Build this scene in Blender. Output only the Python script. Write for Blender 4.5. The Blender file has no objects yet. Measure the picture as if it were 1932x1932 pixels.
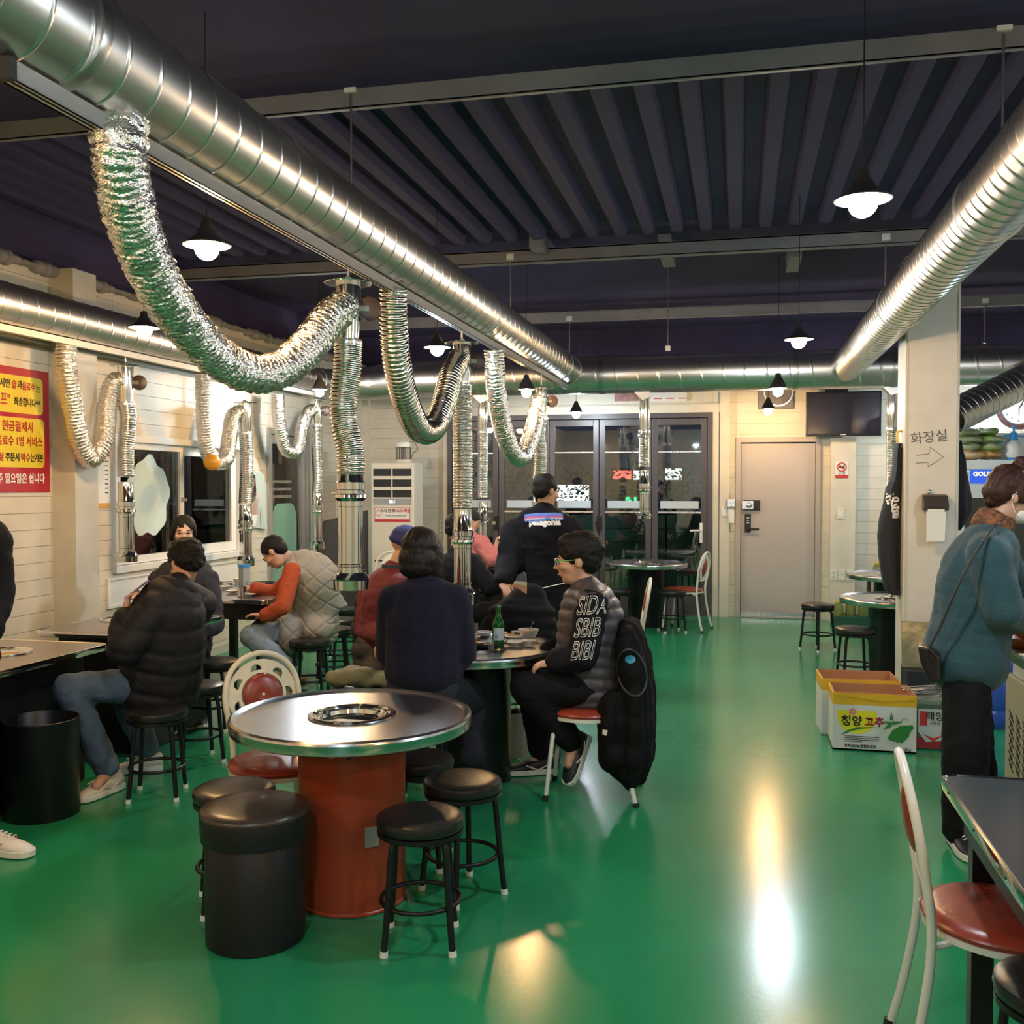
import bpy, bmesh, math, random
import numpy as np
from mathutils import Vector, Matrix, noise
random.seed(7)
sc = bpy.context.scene
C = sc.collection
PI = math.pi
# ---------------------------------------------------------------- camera, exposure, world
F = 1870.0; EYE = 1.6; YAW = math.radians(12.92); PITCH = math.atan(51/F)
cam_d = bpy.data.cameras.new('camera'); cam = bpy.data.objects.new('camera', cam_d); C.objects.link(cam)
cam_d.sensor_width = 36; cam_d.sensor_fit = 'HORIZONTAL'; cam_d.lens = 36*F/1932; cam_d.clip_start = .05; cam_d.clip_end = 200
cam.location = (0, 0, EYE); cam.rotation_euler = (PI/2-PITCH, 0, YAW)
sc.camera = cam
sc.view_settings.view_transform = 'Standard'; sc.view_settings.look = 'None'
sc.view_settings.exposure = 1.1; sc.view_settings.gamma = 1; sc.view_settings.use_curve_mapping = False
try:
    sc.cycles.max_bounces = 8; sc.cycles.diffuse_bounces = 4; sc.cycles.glossy_bounces = 5; sc.cycles.transparent_max_bounces = 12
    sc.cycles.sample_clamp_indirect = 6; sc.cycles.use_denoising = True; sc.cycles.caustics_reflective = False; sc.cycles.caustics_refractive = False
except Exception: pass
world = bpy.data.worlds.new('world'); sc.world = world; world.use_nodes = True
world.node_tree.nodes['Background'].inputs[0].default_value = (.012, .013, .02, 1)
world.node_tree.nodes['Background'].inputs[1].default_value = 1.0
EM = 2.15    # lamp scale
# ---------------------------------------------------------------- view helpers: where a thing of the photograph stands in the room
_R = Vector((math.cos(YAW), math.sin(YAW), 0)); _Fh = Vector((-math.sin(YAW), math.cos(YAW), 0))
_U = Vector((0,0,1))*math.cos(PITCH) + _Fh*math.sin(PITCH); _Fw = _Fh*math.cos(PITCH) - Vector((0,0,1))*math.sin(PITCH)
O = Vector((0, 0, EYE))
def ray(u, v): return _Fw + _R*((u-966)/F) + _U*((966-v)/F)
def at(u, v, d): return O + ray(u, v)*d
def onz(u, v, z=0):
    r = ray(u, v); return O + r*((z-EYE)/r.z)
def ony(u, v, Y):
    r = ray(u, v); return O + r*(Y/r.y)
def onx(u, v, X):
    r = ray(u, v); return O + r*(X/r.x)
V = Vector
def lerp(a, b, t): return a+(b-a)*t
# ---------------------------------------------------------------- materials
MATS = {}
def mat(name, col, rough=.5, metal=0, spec=.5, bump=0, bscale=40, var=0, vscale=6, col2=None, coat=0, trans=0, alpha=1, emit=None, estr=0, stretch=None, sheen=0, bdetail=3, rvar=0):
    if name in MATS: return MATS[name]
    m = bpy.data.materials.new(name); m.use_nodes = True; nt = m.node_tree; N = nt.nodes; L = nt.links
    b = N['Principled BSDF']
    c4 = tuple(col)+(1,)
    b.inputs['Base Color'].default_value = c4; b.inputs['Roughness'].default_value = rough; b.inputs['Metallic'].default_value = metal
    b.inputs['Specular IOR Level'].default_value = spec; b.inputs['Coat Weight'].default_value = coat; b.inputs['Transmission Weight'].default_value = trans
    b.inputs['Alpha'].default_value = alpha; b.inputs['Sheen Weight'].default_value = sheen
    if emit: b.inputs['Emission Color'].default_value = tuple(emit)+(1,); b.inputs['Emission Strength'].default_value = estr
    co = None
    if bump or var or rvar:
        tc = N.new('ShaderNodeTexCoord'); co = tc.outputs['Object']
        if stretch:
            mp = N.new('ShaderNodeMapping'); mp.inputs['Scale'].default_value = stretch; L.new(co, mp.inputs['Vector']); co = mp.outputs['Vector']
    if bump:
        n = N.new('ShaderNodeTexNoise'); n.inputs['Scale'].default_value = bscale; n.inputs['Detail'].default_value = bdetail; L.new(co, n.inputs['Vector'])
        bp = N.new('ShaderNodeBump'); bp.inputs['Strength'].default_value = bump; bp.inputs['Distance'].default_value = .01
        L.new(n.outputs['Fac'], bp.inputs['Height']); L.new(bp.outputs['Normal'], b.inputs['Normal'])
    if var:
        n2 = N.new('ShaderNodeTexNoise'); n2.inputs['Scale'].default_value = vscale; n2.inputs['Detail'].default_value = 5; L.new(co, n2.inputs['Vector'])
        mx = N.new('ShaderNodeMix'); mx.data_type = 'RGBA'
        c2 = tuple(col2)+(1,) if col2 else tuple(x*(1-var) for x in col)+(1,)
        mx.inputs[6].default_value = c4; mx.inputs[7].default_value = c2
        rp = N.new('ShaderNodeMapRange'); rp.inputs[1].default_value = .35; rp.inputs[2].default_value = .65
        L.new(n2.outputs['Fac'], rp.inputs[0]); L.new(rp.outputs[0], mx.inputs[0]); L.new(mx.outputs[2], b.inputs['Base Color'])
    if rvar:
        n3 = N.new('ShaderNodeTexNoise'); n3.inputs['Scale'].default_value = vscale*1.7; n3.inputs['Detail'].default_value = 6; L.new(co, n3.inputs['Vector'])
        r3 = N.new('ShaderNodeMapRange'); r3.inputs[1].default_value = .3; r3.inputs[2].default_value = .7; r3.inputs[3].default_value = max(rough-rvar, .02); r3.inputs[4].default_value = rough+rvar
        L.new(n3.outputs['Fac'], r3.inputs[0]); L.new(r3.outputs[0], b.inputs['Roughness'])
    MATS[name] = m; return m
M_floor = mat('green floor paint', (.014, .225, .09), .20, bump=.04, bscale=55, var=1, vscale=1.1, col2=(.019, .25, .105), spec=.6)
M_wall = mat('cream wall', (.70, .65, .54), .5, bump=.03, bscale=60, var=.08)
M_wallgrey = mat('grey cream wall', (.60, .58, .50), .5, var=.08)
M_backwall = mat('backing wall', (.42, .38, .30), .7)
M_white = mat('white frame', (.80, .80, .76), .4)
M_ceil = mat('dark ceiling', (.075, .062, .135), .85, spec=.15, var=.2, vscale=1.5)
M_rib = mat('dark deck rib', (.075, .063, .13), .85, spec=.15)
M_beam = mat('grey beam', (.24, .23, .25), .5, var=.15)
M_foam = mat('grey foam', (.28, .27, .25), .8, bump=.5, bscale=30)
M_galv = mat('galvanised duct', (.68, .66, .63), .32, metal=1, bump=.008, bscale=5)
M_seam = mat('duct seam', (.55, .53, .50), .3, metal=1)
M_foil = mat('crinkled foil', (.80, .78, .74), .25, metal=1, bump=.9, bscale=70)
M_foil2 = mat('ribbed foil', (.75, .73, .69), .2, metal=1, bump=.25, bscale=50)
M_chrome = mat('polished steel', (.80, .79, .77), .08, metal=1)
M_steel = mat('brushed steel', (.62, .62, .64), .30, metal=1, bump=.03, bscale=30, rvar=.08)
M_top = mat('steel table top', (.58, .57, .60), .22, metal=1)
M_darktop = mat('brown steel top', (.38, .34, .31), .28, metal=.85)
M_black = mat('black paint', (.006, .006, .008), .38, spec=.35)
M_blackm = mat('black matte', (.010, .010, .012), .6)
M_leather = mat('black leather', (.012, .011, .011), .32, bump=.12, bscale=45)
M_red = mat('red leather', (.30, .045, .025), .3, bump=.10, bscale=60, var=.2)
M_drum = mat('orange drum', (.36, .055, .022), .38, var=1, vscale=3, col2=(.27, .035, .016), bump=.04, bscale=20)
M_cream = mat('cream tube', (.72, .64, .47), .35, var=.12, vscale=10)
M_whitetube = mat('white tube', (.70, .68, .62), .35)
M_rubber = mat('white rubber', (.70, .70, .66), .6)
M_brub = mat('black rubber', (.01, .01, .01), .7)
M_frame = mat('dark window frame', (.075, .065, .072), .4)
M_alum = mat('aluminium frame', (.50, .49, .46), .35, metal=.7)
M_door = mat('taupe door', (.43, .38, .35), .4, bump=.03, bscale=80)
M_glass = mat('window glass', (.95, .97, .97), .02, trans=1, alpha=1, spec=.6)
M_clear = mat('clear glass', (.9, .93, .9), .03, trans=.9, spec=.5)
M_plaw = mat('white plastic', (.78, .77, .72), .35)
M_cover = mat('brown disc', (.055, .035, .032), .4, metal=.3)
M_paper = mat('white paper', (.80, .79, .75), .7)
M_rp = mat('red print', (.55, .03, .04), .45)
M_yp = mat('yellow print', (.78, .62, .05), .45)
M_kp = mat('black print', (.02, .02, .02), .5)
M_wp = mat('white print', (.85, .84, .82), .5)
M_gp = mat('green print', (.03, .22, .04), .5)
M_shade = mat('lamp shade', (.03, .03, .035), .4, metal=.3)
M_shadein = mat('lamp shade lining', (.8, .8, .78), .4)
def glow(name, col, s):
    m = bpy.data.materials.new(name); m.use_nodes = True; nt = m.node_tree; nt.nodes.clear()
    e = nt.nodes.new('ShaderNodeEmission'); o = nt.nodes.new('ShaderNodeOutputMaterial')
    e.inputs[0].default_value = tuple(col)+(1,); e.inputs[1].default_value = s; nt.links.new(e.outputs[0], o.inputs[0]); return m
M_warm = glow('warm bulb', (1, .60, .25), 190*EM)
M_cool = glow('cool bulb', (.80, .92, 1), 210*EM)
# thin glass pane: glossy reflection over clear view, cheap for light
def paneglass(name, tint=(.9, .95, .95)):
    m = bpy.data.materials.new(name); m.use_nodes = True; nt = m.node_tree; nt.nodes.clear(); N = nt.nodes; L = nt.links
    t = N.new('ShaderNodeBsdfTransparent'); t.inputs[0].default_value = tint+(1,)
    g = N.new('ShaderNodeBsdfGlossy'); g.inputs['Roughness'].default_value = .015; g.inputs[0].default_value = (1, 1, 1, 1)
    f = N.new('ShaderNodeFresnel'); f.inputs[0].default_value = 2.0
    mx = N.new('ShaderNodeMixShader'); o = N.new('ShaderNodeOutputMaterial')
    L.new(f.outputs[0], mx.inputs[0]); L.new(t.outputs[0], mx.inputs[1]); L.new(g.outputs[0], mx.inputs[2]); L.new(mx.outputs[0], o.inputs[0]); return m
M_pane = paneglass('pane glass')
# ---------------------------------------------------------------- mesh builder
def frame_of(d):
    d = Vector(d).normalized(); a = Vector((0, 0, 1)) if abs(d.z) < .95 else Vector((1, 0, 0))
    x = a.cross(d).normalized(); return x, d.cross(x).normalized(), d
class MB:
    def __init__(s): s.v = []; s.f = []; s.m = []; s.cm = 0
    def add(s, vs, fs):
        n = len(s.v); s.v += [tuple(x) for x in vs]; s.f += [tuple(i+n for i in f) for f in fs]; s.m += [s.cm]*len(fs); return s
    def box(s, c, size, rot=None):
        c = Vector(c); h = Vector(size)/2; P = []
        for x in (-1, 1):
            for y in (-1, 1):
                for z in (-1, 1):
                    p = Vector((x*h.x, y*h.y, z*h.z)); P.append(c+(rot @ p if rot else p))
        return s.add(P, [(0, 1, 3, 2), (4, 6, 7, 5), (0, 4, 5, 1), (2, 3, 7, 6), (0, 2, 6, 4), (1, 5, 7, 3)])
    def bb(s, a, b):
        a = Vector(a); b = Vector(b); return s.box((a+b)/2, [abs(b[i]-a[i]) for i in range(3)])
    def tube(s, pts, r, seg=12, cap=True, closed=False, flat=None):
        pts = [Vector(p) for p in pts]; n = len(pts)
        rr = r if hasattr(r, '__len__') else [r]*n
        T = []
        for i in range(n):
            a = pts[(i-1) % n] if closed or i > 0 else pts[0]; b = pts[(i+1) % n] if closed or i < n-1 else pts[-1]
            t = (b-a); T.append(t.normalized() if t.length > 1e-9 else Vector((0, 0, 1)))
        x, y, _ = frame_of(T[0]); vs = []
        for i in range(n):
            t = T[i]; x = (x-t*x.dot(t)); x = x.normalized() if x.length > 1e-6 else frame_of(t)[0]; y = t.cross(x)
            for k in range(seg):
                a = 2*PI*k/seg; q = 1.0
                vs.append(pts[i]+(x*math.cos(a)+y*math.sin(a)*(flat or 1))*rr[i])
        fs = []
        for i in range(n if closed else n-1):
            j = (i+1) % n
            for k in range(seg):
                l = (k+1) % seg; fs.append((i*seg+k, i*seg+l, j*seg+l, j*seg+k))
        if cap and not closed:
            fs.append(tuple(range(seg-1, -1, -1))); fs.append(tuple((n-1)*seg+k for k in range(seg)))
        return s.add(vs, fs)
    def cyl(s, a, b, r, r2=None, seg=20): return s.tube([a, b], [r, r if r2 is None else r2], seg)
    def lathe(s, c, prof, seg=32, axis=(0, 0, 1), close=False):
        x, y, d = frame_of(axis); c = Vector(c); vs = []; n = len(prof)
        if Vector(axis).normalized().z > .99: x, y, d = Vector((1, 0, 0)), Vector((0, 1, 0)), Vector((0, 0, 1))
        for r, h in prof:
            for k in range(seg):
                a = 2*PI*k/seg; vs.append(c+d*h+(x*math.cos(a)+y*math.sin(a))*max(r, 1e-4))
        fs = [(i*seg+k, i*seg+(k+1) % seg, (i+1)*seg+(k+1) % seg, (i+1)*seg+k) for i in range(n-1) for k in range(seg)]
        if not close:
            fs.append(tuple(range(seg-1, -1, -1))); fs.append(tuple((n-1)*seg+k for k in range(seg)))
        else: fs += [((n-1)*seg+k, (n-1)*seg+(k+1) % seg, (k+1) % seg, k) for k in range(seg)]
        return s.add(vs, fs)
    def ell(s, c, ax, seg=16, rings=10):
        c = Vector(c); ax = [Vector(a) for a in ax]; vs = [c+ax[2]]
        for i in range(1, rings):
            t = PI*i/rings
            for k in range(seg):
                a = 2*PI*k/seg; vs.append(c+ax[0]*(math.sin(t)*math.cos(a))+ax[1]*(math.sin(t)*math.sin(a))+ax[2]*math.cos(t))
        vs.append(c-ax[2]); fs = [(0, 1+k, 1+(k+1) % seg) for k in range(seg)]
        for i in range(rings-2):
            for k in range(seg):
                l = (k+1) % seg; fs.append((1+i*seg+k, 1+(i+1)*seg+k, 1+(i+1)*seg+l, 1+i*seg+l))
        b = len(vs)-1; fs += [(b, 1+(rings-2)*seg+(k+1) % seg, 1+(rings-2)*seg+k) for k in range(seg)]
        if ax[0].cross(ax[1]).dot(ax[2]) < 0: fs = [f[::-1] for f in fs]
        return s.add(vs, fs)
    def sph(s, c, r, seg=16, rings=10): return s.ell(c, [(r, 0, 0), (0, r, 0), (0, 0, r)], seg, rings)
    def prism(s, poly, ext):
        n = len(poly); ext = Vector(ext); P = [Vector(p) for p in poly]
        fs = [tuple(range(n-1, -1, -1)), tuple(range(n, 2*n))]+[(i, (i+1) % n, n+(i+1) % n, n+i) for i in range(n)]
        return s.add(P+[p+ext for p in P], fs)
    def mesh(s, name, mats, smooth=None):
        me = bpy.data.meshes.new(name); me.from_pydata(s.v, [], s.f)
        for m in (mats if isinstance(mats, (list, tuple)) else [mats]): me.materials.append(m)
        if s.cm or any(s.m): me.polygons.foreach_set('material_index', s.m)
        bm = bmesh.new(); bm.from_mesh(me); bmesh.ops.recalc_face_normals(bm, faces=bm.faces); bm.to_mesh(me); bm.free()
        if smooth:
            me.shade_smooth(); me.set_sharp_from_angle(angle=math.radians(smooth))
        return me
    def build(s, name, mats, parent=None, smooth=None, bevel=0):
        o = bpy.data.objects.new(name, s.mesh(name, mats, smooth)); C.objects.link(o)
        if bevel:
            b = o.modifiers.new('bevel', 'BEVEL'); b.width = bevel; b.segments = 2; b.limit_method = 'ANGLE'
        if parent: put(o, parent)
        return o
def put(o, parent):
    o.parent = parent; o.matrix_parent_inverse = WM(parent).inverted()
def WM(o):
    m = Matrix.LocRotScale(o.location, o.rotation_euler, o.scale)
    return (WM(o.parent) @ o.matrix_parent_inverse @ m) if o.parent else m
def tag(o, label=None, cat=None, group=None, kind=None):
    if label: o['label'] = label
    if cat: o['category'] = cat
    if group: o['group'] = group
    if kind: o['kind'] = kind
    return o
def thing(name, label, cat, loc=(0, 0, 0), rz=0, group=None):
    o = bpy.data.objects.new(name, None); C.objects.link(o); o.location = loc; o.rotation_euler = (0, 0, rz); o.empty_display_size = .1
    return tag(o, label, cat, group)
def struct(name, mb, m, label=None, **k):
    o = mb.build(name, m, **k); return tag(o, label, None, None, 'structure')
def copytree(o, parent=None):
    c = o.copy(); C.objects.link(c)
    if parent: c.parent = parent; c.matrix_parent_inverse = o.matrix_parent_inverse.copy()
    for ch in KIDS.get(o.name, []): copytree(ch, c)
    return c
KIDS = {}
def index_kids():
    KIDS.clear()
    for o in C.objects:
        if o.parent: KIDS.setdefault(o.parent.name, []).append(o)
def place(proto, loc, rz, label, group=None):
    o = copytree(proto) if proto.get('used') else proto
    proto['used'] = 1
    if 'used' in o and o is not proto: del o['used']
    o.location = loc; o.rotation_euler = (0, 0, rz); o['label'] = label
    if group: o['group'] = group
    return o
_fonts = {}
def text(name, body, size, pos, right, up, m, parent=None, depth=.0015, align='CENTER', bold=0, sx=1, shear=0):
    c = bpy.data.curves.new(name, 'FONT'); c.body = body; c.size = size; c.align_x = align; c.align_y = 'CENTER'; c.extrude = depth/2; c.offset = bold; c.resolution_u = 2; c.shear = shear
    t = bpy.data.objects.new(name, c); C.objects.link(t); bpy.context.view_layer.update()
    me = bpy.data.meshes.new_from_object(t.evaluated_get(bpy.context.evaluated_depsgraph_get())); bpy.data.objects.remove(t)
    r = Vector(right).normalized(); up = Vector(up); up = (up-r*up.dot(r)).normalized(); n = r.cross(up)
    mm = Matrix((r*sx, up, n)).transposed().to_4x4(); mm.translation = Vector(pos)+n*(depth*.6); me.transform(mm); me.materials.clear(); me.materials.append(m)
    o = bpy.data.objects.new(name, me); C.objects.link(o)
    if parent: put(o, parent)
    return o
def smoothpath(P, n=12):
    P = [Vector(p) for p in P]; out = []
    for i in range(len(P)-1):
        a, b = P[i], P[i+1]; p0 = P[i-1] if i else a*2-b; p3 = P[i+2] if i+2 < len(P) else b*2-a
        for k in range(n):
            t = k/n; out.append(.5*((2*a)+(b-p0)*t+(2*p0-5*a+4*b-p3)*t*t+(3*a-p0-3*b+p3)*t**3))
    out.append(P[-1]); return out
def resample(P, step):
    D = [0]
    for i in range(1, len(P)): D.append(D[-1]+(P[i]-P[i-1]).length)
    n = max(2, int(D[-1]/step)); out = []; j = 0
    for k in range(n+1):
        s = D[-1]*k/n
        while j < len(D)-2 and D[j+1] < s: j += 1
        t = (s-D[j])/max(D[j+1]-D[j], 1e-9); out.append(P[j].lerp(P[j+1], min(max(t, 0), 1)))
    return out, D[-1]
# ================================================================ THE ROOM
XL, XR, YB, YF, ZT, ZC = -4.82, 4.2, 12.3, -3.0, 3.12, 3.55
struct('floor', MB().bb((XL-.3, YF-.2, -.1), (XR+.3, YB+.0, 0)), M_floor, 'glossy green painted floor')
ceil = struct('ceiling', MB().bb((XL-.3, YF-.2, ZC), (XR+.3, YB+.3, ZC+.1)), M_ceil, 'dark painted ceiling')
for i in range(43):
    x = XL+.1+i*.21
    MB().prism([(x, 4.5, ZC), (x+.02, 4.5, ZC-.07), (x+.10, 4.5, ZC-.07), (x+.12, 4.5, ZC)], (0, 3.0, 0)).build('deck_rib', M_rib, ceil)
for k, (y, l) in enumerate(((4.42, 'grey steel beam nearest the camera under the ribbed deck'), (7.75, 'dark steel beam across the middle of the ceiling'), (10.62, 'thin steel beam over the cross duct'))):
    h = .12 if k == 0 else .10
    b = MB().bb((XL, y, 3.37), (XR, y+.012, 3.37+h)); b.bb((XL, y, 3.365), (XR, y+(.02 if k == 0 else .07), 3.377)); b.bb((XL, y, 3.37+h-.01), (XR, y+.09, 3.37+h+.002))
    struct('beam', b, M_beam, l)
# near soffit (plain dark sheet before the first beam)
struct('soffit', MB().bb((XL, YF, 3.46), (XR, 4.44, 3.50)), M_ceil, 'plain dark ceiling sheet before the first beam')
for (u, v, d) in ((1015, 505, 7.7), (1255, 490, 7.8), (1500, 475, 8.0)):
    p = at(u, v, d); tag(MB().bb((p.x-.05, p.y-.1, 3.42), (p.x+.05, p.y+.5, 3.55)).build('ceiling_bracket', M_beam), None, None, None, 'structure')
# dark upper fascia behind/above the siding
struct('wall_upper', MB().bb((XL-.12, YF, ZT), (XL-.1, YB+.1, ZC)).bb((XL-.12, YB+.1, ZT), (XR+.2, YB+.12, ZC)).bb((XR+.1, YF, ZT), (XR+.12, YB+.1, ZC)), M_ceil, 'dark band between the siding and the ceiling')
def siding(name, label, plane, fix, a0, a1, holes, z0=0, z1=ZT, bh=.117, m=M_wall, dirn=1, thick=.012):
    """siding boards, each a part, on a wall plane: plane 'x' (wall at x=fix, runs in y) or 'y'"""
    back = MB()
    cuts = sorted(set([a0, a1]+[h[0] for h in holes]+[h[1] for h in holes]))
    def rect(mb, s0, s1, q0, q1, t0, t1):
        if plane == 'x': mb.bb((fix+dirn*t0, s0, q0), (fix+dirn*t1, s1, q1))
        else: mb.bb((s0, fix+dirn*t0, q0), (s1, fix+dirn*t1, q1))
    segs = []
    for s0, s1 in zip(cuts[:-1], cuts[1:]):
        hs = [h for h in holes if h[0] <= s0+1e-6 and h[1] >= s1-1e-6]; zz = [(z0, z1)]
        for h in hs:
            nz = []
            for q0, q1 in zz:
                if h[2] > q0+.01: nz.append((q0, min(h[2], q1)))
                if h[3] < q1-.01: nz.append((max(h[3], q0), q1))
            zz = nz
        for q0, q1 in zz: rect(back, s0, s1, q0, q1, -.10, -.002); segs.append((s0, s1, q0, q1))
    w = struct(name, back, M_backwall, label)
    for s0, s1, q0, q1 in segs:
        k0 = int(math.floor((q0-z0)/bh+1e-6)); z = z0+k0*bh
        while z < q1-.004:
            lo, hi = max(z, q0), min(z+bh-.003, q1)
            if hi-lo > .01:
                b = MB(); rect(b, s0+.001, s1-.001, lo, hi, 0, thick); b.build('siding_board', m, w)
            z += bh
    return w
X = lambda u, Y=YB: ony(u, 915, Y).x
GX0, GX1, GZ1 = X(855), X(1335), 2.42          # glazed folding doors
DX0, DX1, DZ1 = X(1388), X(1548), 2.17
siding('wall_back', 'cream siding wall at the far end', 'y', YB, XL, XR, [(GX0-.06, GX1+.06, 0, GZ1+.06), (DX0, DX1, 0, DZ1)], bh=.13, dirn=-1)
WY0, WY1, WZ0, WZ1 = 6.93, 8.94, .93, 1.96
LY0, LY1, LZ1 = 9.55, 10.5, 2.16
siding('wall_left', 'cream siding wall on the left', 'x', XL, YF, YB, [(WY0, WY1, WZ0, WZ1), (LY0, LY1, 0, LZ1)], bh=.117, dirn=1, m=M_wall)
siding('wall_right', 'plain wall on the right behind the kitchen', 'x', XR, YF, YB, [], bh=.39, dirn=-1, m=M_wallgrey)
siding('wall_front', 'wall behind the camera', 'y', YF, XL, XR, [], bh=.39, dirn=1, m=M_wallgrey)
# ragged foam line on top of left wall
fm = MB(); y = 4.0
while y < YB-.1:
    h = random.uniform(.015, .06); w = random.uniform(.04, .13); fm.ell((XL+.04, y, ZT+.0), [(.06, 0, 0), (0, w*.8, 0), (0, 0, h)], 8, 6); y += w*.9
tag(fm.build('trim_1', M_foam, smooth=60), 'ragged grey foam along the top of the left wall', None, None, 'structure')
# pilaster on the left wall
pl = MB().bb((XL+.012, 6.20, 0), (-4.62, 6.46, ZT+.02)); struct('wall_pilaster', pl, M_wallgrey, 'smooth cream pilaster on the left wall beside the poster')
# cornice trims on back wall and corner
tb = MB().bb((GX0-.15, YB-.05, GZ1+.06), (GX1+.18, YB-.012, GZ1+.16)); tb.bb((GX0-.15, YB-.04, GZ1+.30), (GX1+.3, YB-.012, GZ1+.33)); tb.bb((GX0-.12, YB-.05, 0), (GX0-.06, YB-.012, GZ1+.06)); tb.bb((GX1+.06, YB-.05, 0), (GX1+.13, YB-.012, GZ1+.06))
struct('trim_2', tb, M_wall, 'cream frame around the folding glass doors')
x0, x1 = X(1358), X(1376); struct('trim_3', MB().bb((x0, YB-.06, 0), (x1, YB-.012, 3.0)), M_wall, 'narrow cream post left of the taupe door')
x0, x1 = X(1565), X(1612); struct('trim_4', MB().bb((x0, YB-.14, 0), (x1, YB-.012, 2.15)), M_wall, 'cream post carrying the no smoking sign')
x0, x1 = X(667), X(690); struct('trim_5', MB().bb((XL+.012, YB-.10, 0), (XL+.10, YB-.012, ZT)), M_wall, 'corner post at the far left corner')
# ---- left window (two sliding sashes)
wn = tag(MB().bb((XL-.06, WY0, WZ0), (XL-.05, WY1, WZ0+.02)).build('window_1', M_white), 'white sliding window in the left wall', None, None, 'structure')
def wrect(mb, X0, X1, y0, y1, z0, z1, w):
    mb.bb((X0, y0, z0), (X1, y1, z0+w)).bb((X0, y0, z1-w), (X1, y1, z1)).bb((X0, y0, z0+w), (X1, y0+w, z1-w)).bb((X0, y1-w, z0+w), (X1, y1, z1-w)); return mb
wrect(MB(), XL-.10, XL+.05, WY0-.04, WY1+.04, WZ0-.03, WZ1+.04, .055).build('window_frame', M_white, wn, bevel=.004)
ym = (WY0+WY1)/2-.03
wrect(MB(), XL-.03, XL+.01, WY0+.02, ym+.03, WZ0+.03, WZ1-.01, .06).build('sash', M_white, wn, bevel=.003)
wrect(MB(), XL-.06, XL-.02, ym-.02, WY1-.02, WZ0+.03, WZ1-.01, .09).build('sash', M_white, wn, bevel=.003)
MB().bb((XL-.02, WY0+.07, WZ0+.08), (XL-.012, ym-.02, WZ1-.06)).build('pane', M_pane, wn)
MB().bb((XL-.05, ym+.05, WZ0+.1), (XL-.042, WY1-.1, WZ1-.08)).build('pane', M_pane, wn)
MB().lathe((XL+.012, ym+.0, 1.47), [(.022, 0), (.022, .01), (.012, .03), (.012, .04)], 12, (1, 0, 0)).build('latch', M_steel, wn, smooth=40)
wrect(MB(), XL+.012, XL+.03, WY0-.12, WY1+.12, WZ0-.30, WZ0-.06, .02).bb((XL+.012, WY0-.12, WZ0-.28), (XL+.018, WY1+.12, WZ0-.07)).build('apron_board', M_white, wn)
M_frost = mat('frosted film', (.60, .74, .72), .7)
blob = []
for k in range(40):
    a = 2*PI*k/40; r = 1+.06*math.sin(5*a)+.05*math.sin(9*a+1); blob.append((XL-.008, 7.42+.30*r*math.cos(a), 1.50+.33*r*math.sin(a)))
MB().prism(blob, (.002, 0, 0)).build('frosted_sticker', M_frost, wn)
# ---- left door with glass
dl = tag(wrect(MB(), XL-.08, XL+.04, LY0-.04, LY1+.04, 0, LZ1+.04, .06).build('door_1', M_alum), 'glazed side door in the left wall', None, None, 'structure')
wrect(MB(), XL-.04, XL+.0, LY0+.03, LY1-.03, .03, LZ1-.03, .09).build('door_leaf', M_alum, dl)
MB().bb((XL-.03, LY0+.1, .12), (XL-.022, LY1-.1, LZ1-.1)).build('pane', M_pane, dl)
for z in (1.62, 1.54, 1.46): MB().bb((XL-.02, LY0+.12, z), (XL-.012, LY0+.6, z+.03)).build('louvre_strip', M_alum, dl)
M_gfilm = mat('green film', (.20, .38, .27), .6)
gf = []
for k in range(28):
    a = 2*PI*k/28; gf.append((XL-.018, 9.98+.30*max(-1, min(1, 1.25*math.cos(a))), .95+.45*max(-1, min(1, 1.2*math.sin(a)))))
MB().prism(gf, (.002, 0, 0)).build('film_sticker', M_gfilm, dl)
# ---- folding glass doors on the back wall: five leaves
gd = tag(wrect(MB(), 0, 0, 0, 0, 0, 0, 0).build('door_2', M_frame), 'dark framed folding glass doors at the far end', None, None, 'structure')
gd.data.clear_geometry()
fb = MB(); fb.bb((GX0-.06, YB-.06, GZ1), (GX1+.06, YB+.06, GZ1+.06)).bb((GX0-.06, YB-.06, 0), (GX0, YB+.06, GZ1)).bb((GX1, YB-.06, 0), (GX1+.06, YB+.06, GZ1)).bb((GX0, YB-.06, 0), (GX1, YB+.06, .04)); fb.build('door_frame', M_frame, gd)
edges = [X(u) for u in (855, 942, 1037, 1131, 1230, 1335)]; edges[0] = GX0; edges[-1] = GX1
M_strip = mat('white door strip', (.55, .60, .64), .5)
def leaf(x0, x1):
    mb = MB(); s = .075
    mb.bb((x0+.004, YB-.045, .04), (x0+s, YB+.02, GZ1-.01)).bb((x1-s, YB-.045, .04), (x1-.004, YB+.02, GZ1-.01)).bb((x0+s, YB-.045, GZ1-.09), (x1-s, YB+.02, GZ1-.01)).bb((x0+s, YB-.045, .04), (x1-s, YB+.02, .24)); return mb
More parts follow.
